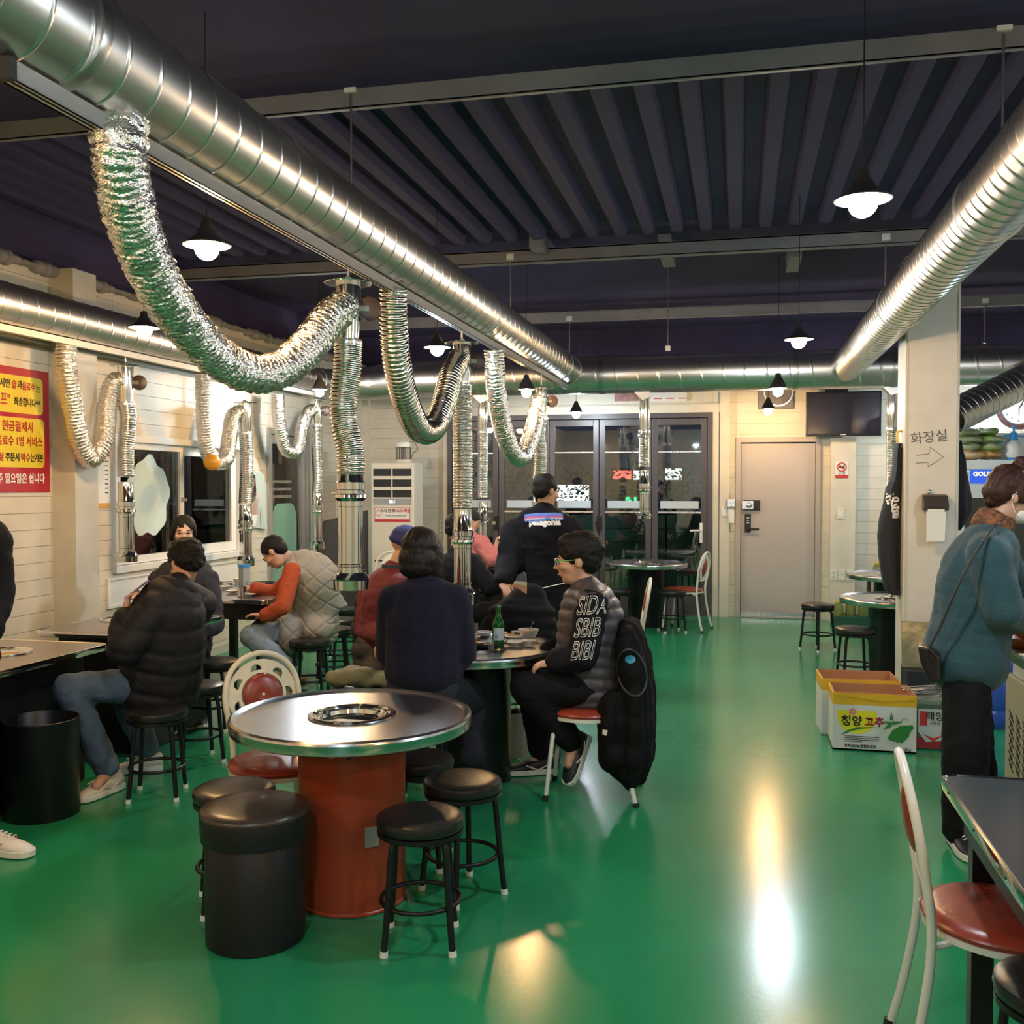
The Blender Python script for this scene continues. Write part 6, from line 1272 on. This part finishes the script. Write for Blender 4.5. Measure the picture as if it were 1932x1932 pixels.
def decal(bvh_, c, rt_, up_, look, outline, m, nm, parent, off=.004, grid=26):
    """outline: list of polygons in local (x, y) metres; the cloth print follows the surface"""
    xs = [a for a, b in outline]; ys = [b for a, b in outline]; x0, x1, y0, y1 = min(xs), max(xs), min(ys), max(ys)
    bm = bmesh.new(); vv = [bm.verts.new((a, b, 0)) for a, b in outline]; f_ = bm.faces.new(vv)
    for k in range(1, grid): 
        x = x0+(x1-x0)*k/grid; bmesh.ops.bisect_plane(bm, geom=bm.verts[:]+bm.edges[:]+bm.faces[:], plane_co=(x, 0, 0), plane_no=(1, 0, 0))
    ny = max(2, int(grid*(y1-y0)/(x1-x0)))
    for k in range(1, ny):
        y = y0+(y1-y0)*k/ny; bmesh.ops.bisect_plane(bm, geom=bm.verts[:]+bm.edges[:]+bm.faces[:], plane_co=(0, y, 0), plane_no=(0, 1, 0))
    last = None
    for v in bm.verts:
        p = c+rt_*v.co.x+up_*v.co.y-look*.5; h = bvh_.ray_cast(p, look, 1.2)
        q = h[0] if h[0] else c+rt_*v.co.x+up_*v.co.y
        v.co = q-look*off
    me = bpy.data.meshes.new(nm); bm.to_mesh(me); bm.free(); me.materials.append(m); me.shade_smooth(); o = bpy.data.objects.new(nm, me); C.objects.link(o); put(o, parent); return o
def decal_text(bvh_, c, rt_, up_, look, body, size, m, nm, parent, off=.005, bold=0, sx=1, outline=False):
    cu = bpy.data.curves.new(nm, 'FONT'); cu.body = body; cu.size = size; cu.align_x = 'CENTER'; cu.align_y = 'CENTER'; cu.offset = bold; cu.resolution_u = 3
    if outline: cu.fill_mode = 'NONE'; cu.bevel_depth = .0022; cu.bevel_resolution = 0
    tt_ = bpy.data.objects.new(nm, cu); C.objects.link(tt_); bpy.context.view_layer.update(); me = bpy.data.meshes.new_from_object(tt_.evaluated_get(bpy.context.evaluated_depsgraph_get())); bpy.data.objects.remove(tt_)
    bm = bmesh.new(); bm.from_mesh(me); dead = []
    for v in bm.verts:
        x, y = v.co.x*sx, v.co.y; p = c+rt_*x+up_*y-look*.5; h = bvh_.ray_cast(p, look, 1.2)
        if h[0] is None or (h[1].dot(look) > -.15): dead.append(v)
        else: v.co = h[0]-look*(off+v.co.z)
    bmesh.ops.delete(bm, geom=dead, context='VERTS'); bm.to_mesh(me); bm.free()
    me.materials.clear(); me.materials.append(m); o = bpy.data.objects.new(nm, me); C.objects.link(o); put(o, parent); return o
lk = (P(1028, 990, d)-O); lk.z = 0; lk.normalize(); lr = V((lk.y, -lk.x, 0)); pc = P(1027, 984, d); px = d/F
def dp(L): return [((u-1027)*px, -(v-984)*px) for u, v in L]
PB, PP, PR, PW = mat('print blue', (.10, .22, .62), .6), mat('print purple', (.22, .12, .50), .6), mat('print coral', (.65, .12, .14), .6), mat('print pale blue', (.30, .48, .72), .6)
tilt = lambda u: -(u-1027)*.03
def band(v0, v1, ru=0): return dp([(990+ru, v0+3), (1010, v0+.5), (1045, v0-.5), (1062, v0+.5), (1062, v1+.5), (1045, v1-.5), (1010, v1+.5), (990+ru, v1+3)])
for v0, v1, m in ((967, 970.5, PB), (970.5, 973.5, PP), (973.5, 976, PR), (976, 979, PW)): decal(bvh, pc, lr, V((0, 0, 1)), lk, band(v0, v1), m, 'print_stripe', t)
decal(bvh, pc, lr, V((0, 0, 1)), lk, dp([(991, 979), (992, 984.5), (998, 980), (1003, 982), (1012, 979), (1020, 981), (1028, 976.5), (1033, 972.5), (1038, 977), (1048, 981), (1060, 978), (1062, 977), (1062, 979), (1050, 982), (1040, 981), (1033, 977), (1022, 984), (1010, 983), (1000, 986)]), PB, 'print_mountain', t, off=.005)
decal_text(bvh, P(1028, 984.5, d), lr, V((0, 0, 1)), lk, 'patagonia', .056, M_wp, 'lettering', t, bold=.003, sx=1.05)
# small striped pouch held at his side
q0 = P(985, 1100, 6.25); t3 = thing('striped_pouch', 'small grey, cream and orange striped pouch beside the standing hand', 'pouch', q0)
def slab(L, m, nm): MB().prism([P(u, v+2, 6.25) for u, v in L], (0, .03, 0)).build(nm, m, t3)
slab([(976, 1083), (986, 1078), (991, 1080), (992, 1096), (972, 1094)], mat('pouch grey', (.10, .10, .12), .7), 'top_panel'); slab([(971, 1094), (992, 1096), (992, 1103), (968, 1099)], mat('pouch cream', (.62, .55, .35), .7), 'stripe'); slab([(968, 1099), (992, 1103), (992, 1118), (975, 1107), (962, 1105)], mat('pouch orange', (.60, .28, .13), .7), 'stripe')
apr = [o for o in C.objects if o.name == 'apron'][0]; apc = [o for o in C.objects if o.parent == apr and o.name.startswith('cloth')][0]
bva = BVHTree.FromPolygons([v.co for v in apc.data.vertices], [p.vertices for p in apc.data.polygons])
for s_, u_, v_ in (('좋', 1679, 943), ('은', 1690, 950), ('날', 1690, 968)):
    c_ = P(u_, v_, 7.9); lk_ = (c_-O).normalized(); lr_ = lk_.cross(V((0, 0, 1))).normalized(); decal_text(bva, c_, lr_, V((0, 0, 1)), lk_, s_, .095, M_wp, 'lettering', apr, bold=.004, sx=.75)
# black padded coat on a stool in front of him
c = P(985, 1150, 6.35)
mb = MB(); [mb.ell(P(u, v, dd), [V((a, 0, 0)), V((0, b_, 0)), V((0, 0, .07))], 20, 10) for u, v, dd, a, b_ in ((1000, 1120, 6.4, .10, .09), (996, 1126, 6.4, .13, .10), (990, 1140, 6.38, .17, .11), (985, 1154, 6.36, .23, .13), (980, 1175, 6.34, .26, .15), (972, 1195, 6.32, .27, .16), (975, 1220, 6.3, .28, .17), (975, 1245, 6.3, .27, .16), (978, 1268, 6.3, .24, .15))]
o = bpy.data.objects.new('padded_coat', remesh(mb, 'padded_coat', .011, 14)); C.objects.link(o); o.data.materials.append(mat('black coat', (.006, .006, .008), .8, spec=.15, bump=.3, bscale=28)); tag(o, 'black padded coat heaped on a stool behind the bottle, under the standing hand', 'coat')
pp_ = P(985, 1150, 6.4); place(stool0, V((pp_.x, pp_.y, 0)), .3, 'black stool buried under the heaped black padded coat')
# ---- 10: man with glasses
pv, ch, nk, hd = P(1118, 1290, 5.18), P(1115, 1170, 5.16), P(1104, 1104, 5.16), P(1091, 1056, 5.16)
rt = V((.10, .99, 0)); fc = V((-.98, -.12, -.10))
aL = (P(1118, 1142, 4.98), P(1098, 1238, 4.93), P(1050, 1248, 4.98)); aR = (P(1105, 1135, 5.36), P(1075, 1225, 5.42), P(1035, 1232, 5.38))
kn, an, kn2, an2 = P(992, 1297, 5.02), P(1082, 1402, 5.12), P(1003, 1285, 5.34), P(1020, 1421, 5.50)
vm = mat('grey puffer vest', (.055, .048, .058), .45, bump=.2, bscale=40)
t, hx, A_, L_ = person('seated person in glasses and grey puffer vest with white lettered sleeves', V((pv.x, pv.y, 0)), pv, ch, nk, hd, fc, rt, sh=.17, arms={'L': aL, 'R': aR}, legs={'L': (kn, an), 'R': (kn2, an2)}, feet={'L': P(1066, 1450, 5.08), 'R': P(985, 1445, 5.48)},
  top=dict(m=vm, infl=.042, name='puffer_vest', fn=tube_quilt(pv, (ch-pv), .058, .012), sleeveless=True), topprof=[(.155, .150), (.150, .150), (.155, .135), (.12, .095)], tops=dict(m=BLK, infl=.022, fn=fold(.006, 18)), armr=(.064, .058, .046), bottom=BLKT, hairst='short', facekw=dict(glasses=True), hs=1.13, hands={'L': (V((-.9, 0, -.2)), V((0, .3, -1)), V((0, .9, .2)), .4), 'R': (V((-.9, 0, -.2)), V((0, -.3, -1)), V((0, -.9, .2)), .4)}, legr=(.095, .072, .055))
shoe(t, an2+V((0, 0, -.012)), P(945, 1450, 5.46), KSH, WSO, 1.08, stripe=WSO); shoe(t, an+V((0, 0, -.005)), P(1060, 1462, 5.06), KSH, WSO, 1.02, flat=False, stripe=WSO)
sl = [o for o in C.objects if o.parent == t and o.name.startswith('sleeve')]
dgp = {}
for o in sl:
    bvh2 = BVHTree.FromPolygons([v.co for v in o.data.vertices], [p.vertices for p in o.data.polygons]); xs = np.mean([v.co.y for v in o.data.vertices]); dgp[xs] = (o, bvh2)
near = min(dgp); so, bvh2 = dgp[near]
lk = (P(1105, 1180, 5)-O).normalized(); lr = lk.cross(V((0, 0, 1))).normalized(); lu = lr.cross(lk)
axs = (aL[0]-aL[1]).normalized(); axs = (axs-lk*axs.dot(lk)).normalized(); axr = (lr-axs*lr.dot(axs)).normalized()
sk_ = (axr+axs*.28).normalized()
for k, w in enumerate(('SIDA', 'SBIB', 'BIBI')):
    c = aL[0].lerp(aL[1], .02+.44*k); decal_text(bvh2, c+V((0, 0, -.0)), sk_, axs, lk, w, .135, M_wp, 'lettering', t, outline=True, sx=.52)
# coat on his chair
cc = V((MC.x+.255, MC.y, 0)); mb = MB()
[mb.ell((cc.x+dx-.012, cc.y+dy, z), [V((a+.01, 0, 0)), V((0, b+.02, 0)), V((0, 0, h))], 18, 12) for dx, dy, z, a, b, h in ((-.02, 0, .87, .045, .18, .05), (-.01, 0, .78, .07, .205, .12), (.01, 0, .66, .08, .21, .16), (.02, .0, .52, .085, .22, .18), (.02, -.01, .38, .09, .22, .18), (.01, -.02, .25, .095, .21, .16), (.0, -.02, .15, .075, .18, .09), (-.09, -.13, .40, .055, .09, .18), (-.085, -.12, .25, .055, .09, .12))]
me = remesh(mb, 'draped_coat', .011, 28); t2 = thing('draped_coat', 'long black coat with a blue patch hung over the seated man\'s white chair', 'coat', cc)
co = meshpart(me, 'coat_shell', mat('black fleece', (.005, .005, .006), .85, spec=.15, bump=.4, bscale=50), t2, lambda co, no: np.array([noise.noise(V((p[0]*18, p[1]*18, p[2]*1.5)))*.022+noise.noise(V(p)*26)*.004 for p in co]))
bv = BVHTree.FromPolygons([v.co for v in co.data.vertices], [p.vertices for p in co.data.polygons])
cp = P(1189, 1244, 5.1); lk = (cp-O).normalized(); lr = lk.cross(V((0, 0, 1))).normalized(); lu = lr.cross(lk)
decal(bv, cp, lr, lu, lk, [(.026*math.cos(2*PI*k/20), .020*math.sin(2*PI*k/20)) for k in range(20)], mat('blue patch', (.03, .25, .42), .5), 'round_patch', t2)
cf_ = []
for k in range(28):
    a_ = 2*PI*k/28; e_ = P(1192+26*math.cos(a_)+6*math.sin(a_), 1268+42*math.sin(a_), 5.1); h_ = bv.ray_cast(e_-lk*.5, lk, 1.2)
    cf_.append((h_[0] if h_[0] else e_)-lk*.003)
MB().tube(cf_, .006, 6, closed=True).build('sleeve_edge', mat('coat edging', (.03, .03, .033), .6), t2, smooth=60)
cp = P(1143, 1376, 5.1); decal(bv, cp, lr, lu, lk, [(-.015, -.012), (.008, -.016), (.015, .010), (-.010, .014)], M_wp, 'white_tag', t2)
# ---- 11: person in teal, standing right
d = 4.45; pv, ch, nk, hd = P(1822, 1235, d), P(1845, 1080, d), P(1885, 985, d-.02), P(1908, 935, d-.02)
rt = V((-.12, -.99, 0)); fc = V((.80, .12, -.48))
aR = (P(1866, 1048, 4.27), P(1893, 1152, 4.22), P(1955, 1172, 4.40)); aL = (P(1880, 1040, 4.66), P(1925, 1140, 4.72), P(1965, 1165, 4.62))
t, hx, A_, L_ = person('person in a teal sweater and face mask leaning over the counter at the right edge', V((P(1815, 1580, 4.4).x, P(1815, 1580, 4.4).y, 0)), pv, ch, nk, hd, fc, rt, sh=.165, arms={'R': aR, 'L': aL}, legs={'R': (P(1822, 1400, 4.33), P(1818, 1575, 4.38)), 'L': (P(1832, 1395, 4.60), P(1848, 1565, 4.55))}, feet={},
  top=dict(m=mat('teal knit', (.016, .060, .078), .85, bump=.5, bscale=150, sheen=.15), infl=.038, name='sweater', fn=fold(.007, 9), armr=(.058, .054, .046), blobs=[(P(1822, 1232, d), [V((.155, 0, 0)), V((0, .18, 0)), V((.02, 0, .12))])]), topprof=[(.175, .150), (.160, .130), (.165, .130), (.135, .09)], hem=P(1820, 1248, d), bottom=BLKT, hairst='bun', hairm=HAIR2, headup=V((.25, 0, 1)), facekw=dict(), hs=1.05, skin=SKIN, legr=(.088, .086, .080), hipw=.075)
shoe(t, P(1812, 1585, 4.38), P(1835, 1602, 4.2), KSH, WSO, 1.05); shoe(t, P(1848, 1575, 4.55), P(1880, 1590, 4.45), KSH, WSO, 1.05)
ff, uu, rr = hx; hs_ = 1.05
mk = MB(); mk.ell(hd+ff*.062*hs_-uu*.048*hs_, [ff*.052, rr*.060, uu*.052], 20, 14); mk.build('face_mask', M_plaw, t, smooth=180)
for sd in (-1, 1): MB().tube(smoothpath([hd+ff*.075+rr*sd*.050-uu*.02, hd+ff*.03+rr*sd*.080-uu*.005, hd-ff*.015+rr*sd*.088+uu*.015, hd-ff*.018+rr*sd*.088-uu*.03, hd+ff*.03+rr*sd*.080-uu*.07, hd+ff*.07+rr*sd*.05-uu*.075], 4), .0016, 5).build('ear_loop', M_wp, t)
sc_ = MB(); sc_.lathe(nk-uu*.01-ff*.02, [(.060, -.055), (.088, -.05), (.092, -.015), (.080, .03), (.062, .045), (.055, .0)], 28, (nk-ch).normalized(), close=True)
sc_.v = [tuple(V(v)+noise.noise_vector(V(v)*30)*.010) for v in sc_.v]
scm = mat('patterned scarf', (.30, .10, .03), .8, var=1, vscale=55, col2=(.03, .03, .03)); sc_.build('scarf', scm, t, smooth=70)
sp = smoothpath([P(1880, 990, 4.28), P(1850, 1030, 4.16), P(1815, 1090, 4.16), P(1775, 1180, 4.22), P(1752, 1225, 4.25)], 8); tb_ = thing('shoulder_bag', 'black shoulder bag on a thin strap behind the hip of the person in teal', 'bag', P(1752, 1260, 4.3)); MB().tube(sp, .0065, 6, flat=.5).build('strap', M_blackm, tb_)
bb_ = MB(); bb_.prism([P(1731, 1218, 4.36), P(1755, 1222, 4.30), P(1774, 1240, 4.26), P(1774, 1290, 4.26), P(1752, 1288, 4.30), P(1736, 1250, 4.34)], (.02, .10, 0)); bb_.build('bag_body', mat('bag leather', (.012, .011, .013), .3, bump=.2, bscale=30), tb_, bevel=.012)
# ---- 1: person at the left edge in a dark coat
d = 4.35; pv, ch, nk, hd = P(-95, 1225, d), P(-95, 1060, d), P(-92, 960, d), P(-85, 905, d)
t, hx, A_, L_ = person('standing person in a long black coat cut by the left edge', V((pv.x, pv.y, 0)), pv, ch, nk, hd, V((.8, -.4, -.1)), V((-.4, -.9, 0)), arms={'L': (P(-20, 1020, d+.05), P(-8, 1110, d+.1), P(-20, 1190, d)), 'R': (P(-165, 1020, d), P(-170, 1130, d), P(-150, 1210, d-.1))}, legs={'L': (P(-60, 1400, d), P(-25, 1570, d-.05)), 'R': (P(-120, 1400, d), P(-120, 1570, d))}, top=dict(m=BLK, infl=.05, name='coat', fn=fold(.01), cuff=.95), bottom=BLKT, hairst='short', facekw=dict(), voxel=.012)
shoe(t, P(-15, 1578, 4.32), P(70, 1602, 4.25), mat('white pink runner', (.68, .66, .64), .5), WSO, 1.1, stripe=mat('coral mark', (.80, .10, .12), .5)); shoe(t, P(-120, 1585, 4.32), P(-60, 1605, 4.25), MATS['white pink runner'], WSO, 1.1)
# olive bag on the floor between the tables
mb = MB(); [mb.ell(P(u, v, dd), [V((a, 0, 0)), V((0, .09, 0)), V((.0, 0, b))], 16, 10) for u, v, dd, a, b in ((640, 1287, 5.6, .08, .05), (675, 1283, 5.6, .12, .06), (715, 1290, 5.6, .13, .045), (740, 1292, 5.6, .08, .04))]
lw = min(V(v).z for v in mb.v)
pst = P(690, 1300, 5.6); st = place(stool0, V((pst.x-.05, pst.y, 0)), .5, 'black stool carrying the olive coat behind the orange drum table')
mb.v = [tuple(V(v)+noise.noise_vector(V(v)*16)*.02) for v in mb.v]
o = bpy.data.objects.new('folded_coat', remesh(mb, 'folded_coat', .010, 3)); C.objects.link(o); o.data.materials.append(mat('olive cloth', (.16, .165, .10), .8, bump=.3, bscale=30)); o.location.z = .455-lw+.0; o.location.z = min(o.location.z, .03); tag(o, 'olive coat folded on a stool behind the orange drum table', 'coat')
# paper bag beside the glasses man's feet
c = onz(970, 1432, 0)+V((0, .06, 0)); t = thing('paper_bag', 'beige paper carrier bag with a white side on the floor by the black trainers', 'bag', c)
R3 = Matrix.Rotation(.5, 3, 'Z'); Q = lambda x, y, z: c+R3 @ V((x, y, z))
tan = mat('paper bag tan', (.42, .35, .26), .7); 
for (a, b, c_, d_, m, nm) in ((( -.06, -.045), (.06, -.045), (.055, -.035), (-.055, -.035), tan, 'bag_front'), ((.06, -.045), (.06, .045), (.052, .035), (.052, -.035), M_paper, 'bag_side'), ((.06, .045), (-.06, .045), (-.055, .035), (.055, .035), tan, 'bag_back'), ((-.06, .045), (-.06, -.045), (-.055, -.035), (-.055, .035), tan, 'bag_side')):
    e = .003; n_ = V((b[1]-a[1], a[0]-b[0], 0)).normalized()*e
    MB().add([Q(a[0], a[1], .0), Q(b[0], b[1], .0), Q(c_[0], c_[1], .26), Q(d_[0], d_[1], .26)]+[Q(a[0], a[1], .0)-R3@n_, Q(b[0], b[1], .0)-R3@n_, Q(c_[0], c_[1], .26)-R3@n_, Q(d_[0], d_[1], .26)-R3@n_], [(0, 1, 2, 3), (7, 6, 5, 4), (0, 4, 5, 1), (1, 5, 6, 2), (2, 6, 7, 3), (3, 7, 4, 0)]).build(nm, m, t)
MB().ell(Q(0, 0, .255), [(.045, 0, 0), (0, .03, 0), (0, 0, .03)], 14, 10).build('dark_contents', M_blackm, t)
# striped carrier behind the chair leg
c = onz(1046, 1452, 0)+V((0, .12, 0)); t = thing('striped_bag', 'small white and teal striped bag behind the seated trainers', 'bag', c)
zb_ = MB(); vs = []
for z, w_ in ((0, .055), (.06, .065), (.13, .055), (.19, .035)):
    for k in range(16): a = 2*PI*k/16; vs.append((c.x+w_*math.cos(a), c.y+w_*.6*math.sin(a), z+.008*math.sin(3*a)*(z > .15)))
zb_.add(vs, [(i*16+k, i*16+(k+1) % 16, (i+1)*16+(k+1) % 16, (i+1)*16+k) for i in range(3) for k in range(16)]+[tuple(range(16)), tuple(48+k for k in range(16))]); zb_.build('bag_body', mat('teal film', (.35, .55, .55), .4), t, smooth=50)
for k in range(5):
    a = -PI*.85+k*.32; MB().tube([(c.x+.066*math.cos(a)*f_, c.y+.042*math.sin(a)*f_, z) for z, f_ in ((.02, .93), (.07, 1.0), (.12, .88), (.16, .72))], .004, 5).build('dark_stripe', M_blackm, t)
# ================================================================ TABLEWARE
def tz(u, v, h): p = onz(u, v, h); return p
whp = mat('cream bowl', (.74, .68, .56), .35); food = mat('red stew', (.35, .10, .04), .4, var=1, vscale=40, col2=(.5, .35, .15)); H2 = .7195
p = tz(940, 1222, H2); t = thing('soju_bottle', 'green glass bottle with pale label on the round table', 'bottle', p)
MB().lathe(p, [(.030, .002), (.0325, .008), (.0325, .125), (.030, .140), (.018, .165), (.0135, .185), (.0125, .212)], 28).build('bottle_glass', mat('green glass', (.02, .26, .05), .06, trans=.75, spec=.6), t, smooth=50)
MB().lathe(p, [(.0140, .205), (.0150, .207), (.0150, .228), (.0135, .231), (0, .231)], 20).build('cap', mat('green cap', (.06, .16, .09), .3, metal=.6), t, smooth=40)
vs = [];  [vs.append((p.x+.0331*math.cos(a), p.y+.0331*math.sin(a), p.z+z)) for z in (.045, .110) for a in [math.radians(-125+10*k) for k in range(12)]]
MB().add(vs, [(k, k+1, 13+k, 12+k) for k in range(11)]).build('label_sheet', mat('bottle label', (.55, .62, .62), .5), t)
for k in range(3): MB().box((p.x-.008+.006*k, p.y-.0336, p.z+.065), (.002, .001, .022)).build('print_line', M_kp, t)
def dish(u, v, r, h, label, m=whp, fill=None, H=H2, grp='bowls and dishes on the round table', nm='bowl'):
    p = tz(u, v, H); t = thing(nm, label, 'bowl', p, 0, grp)
    MB().lathe(p, [(r*.55, .0), (r*.58, .004), (r*.85, h*.55), (r, h), (r-.004, h+.001), (r*.80, h*.5), (r*.5, .008), (0, .006)], 30).build('shell', m, t, smooth=50)
    if fill: MB().lathe(p, [(0, h*.62), (r*.4, h*.72), (r*.86, h*.6), (r*.7, h*.45)], 20).build('food', fill, t, smooth=60)
    return p
sp_ = mat('pale soup', (.62, .56, .40), .4); pp_ = dish(997, 1205, .060, .055, 'large cream bowl with a spoon standing in it', fill=sp_)
tag(MB().tube([pp_+V((.0, -.01, .03)), pp_+V((.02, .0, .08)), pp_+V((.03, .01, .10))], [.006, .0025, .003], 8, flat=.6).build('spoon', M_chrome), 'metal spoon standing in the large cream bowl', 'spoon')
dish(997, 1217, .044, .028, 'small cream bowl of kimchi in front of the large bowl', fill=food); dish(969, 1218, .056, .024, 'flat cream dish right of the green bottle', fill=None); dish(969, 1207, .052, .022, 'cream dish stacked behind the flat dish', fill=sp_); dish(955, 1203, .048, .020, 'third cream dish behind the bottle', fill=sp_)
dish(913, 1208, .044, .05, 'pale grey cup shaped bowl beside the navy sleeve', m=mat('grey ceramic', (.52, .52, .50), .4)); dish(893, 1212, .040, .035, 'small bowl of red sauce nearest the navy sleeve', fill=food); dish(948, 1200, .030, .022, 'small white dish behind the green bottle'); dish(992, 1201, .045, .02, 'dark pan behind the large cream bowl', m=M_blackm, fill=food); dish(975, 1201, .035, .03, 'steel bowl behind the third dish', m=M_steel)
def glass(u, v, r, h, label, H=H2, m=M_clear):
    p = tz(u, v, H); tag(MB().lathe(p, [(r*.8, 0), (r, h), (r-.002, h), (r*.8-.002, .004), (0, .004)], 24).build('glass', m, smooth=50), label, 'glass', 'glasses on the round table')
glass(893, 1204, .030, .085, 'tall clear tumbler beside the navy sleeve'); glass(926, 1226, .020, .05, 'small shot glass left of the green bottle'); glass(984, 1214, .020, .045, 'small shot glass between the cream dishes')
p = tz(910, 1190, H2)
t = thing('grill_pan', 'round black grill pan on the round table behind the bottle', 'pan', (TB.x+.03, TB.y+.02, H2)); MB().lathe((TB.x+.03, TB.y+.02, H2), [(.13, .004), (.15, .02), (.155, .03), (.145, .028), (.125, .014), (0, .012)], 36).build('pan_body', M_blackm, t, smooth=40)
for k in range(5): MB().ell((TB.x-.04+.04*k, TB.y+.03*(k % 2), H2+.018), [(.022, .005, 0), (-.003, .014, 0), (0, 0, .006)], 12, 8).build('meat_piece', food, t, smooth=180)
a, b = tz(1000, 1212, H2+.006), tz(1040, 1206, H2+.02); tag(MB().tube([a+V((-.02, 0, .03)), b], .0022, 6).build('chopstick', M_chrome), 'metal chopstick sticking out past the table rim', 'chopstick')
# dishes on the window table
H3 = .7325; g3 = 'dishes on the window table'
for i, (u, v, r, h, m, fl, l) in enumerate(((440, 1118, .06, .018, whp, sp_, 'white plate at the near left of the window table'), (425, 1110, .05, .016, whp, food, 'white side dish plate near the puffer sleeve'), (470, 1124, .055, .014, whp, None, 'empty white plate beside the steel cup'), (492, 1118, .055, .014, whp, sp_, 'white plate nearest the orange sleeve'), (416, 1104, .035, .03, M_chrome, None, 'shiny small steel bowl at the table edge'), (436, 1104, .035, .02, M_chrome, food, 'steel dish of red sauce'), (474, 1112, .05, .015, mat('pink plate', (.62, .30, .38), .4), None, 'pink plate in the middle of the window table'), (497, 1106, .10, .035, M_blackm, food, 'round black grill dish under the bent head'), (450, 1100, .05, .04, M_paper, None, 'white tissue heap bowl at the back of the window table'))):
    dish(u, v, r, h, l, m=m, fill=fl, H=H3, grp=g3)
p = tz(457, 1125, H3); tag(MB().lathe(p, [(.030, 0), (.032, .002), (.032, .07), (.034, .074), (.028, .074), (.028, .01), (0, .01)], 24).build('steel_cup', M_chrome, smooth=40), 'straight steel cup at the front of the window table', 'cup')
p = tz(461, 1105, H3); t = thing('water_bottle', 'clear water jug with a blue lid on the window table', 'jug', p); MB().lathe(p, [(.045, 0), (.048, .01), (.048, .15), (.045, .16)], 24).build('jug_body', mat('cloudy jug', (.62, .68, .74), .15, trans=.7), t, smooth=40); MB().lathe(p, [(.050, .155), (.050, .185), (0, .188)], 24).build('lid', mat('blue lid', (.06, .30, .62), .35), t, smooth=40)
# grill cover on the table behind the pillar
for tt_, zz in ((T1, .66), (T2, .72)):
    o = MB().lathe((tt_.x, tt_.y, zz+.004), [(.12, 0), (.125, .006), (.06, .012), (.02, .03), (.0, .032)], 36).build('grill_cover', M_chrome, smooth=40); tag(o, 'shiny grill cover on the '+('nearer' if zz < .7 else 'farther')+' round table behind the pillar', 'cover')
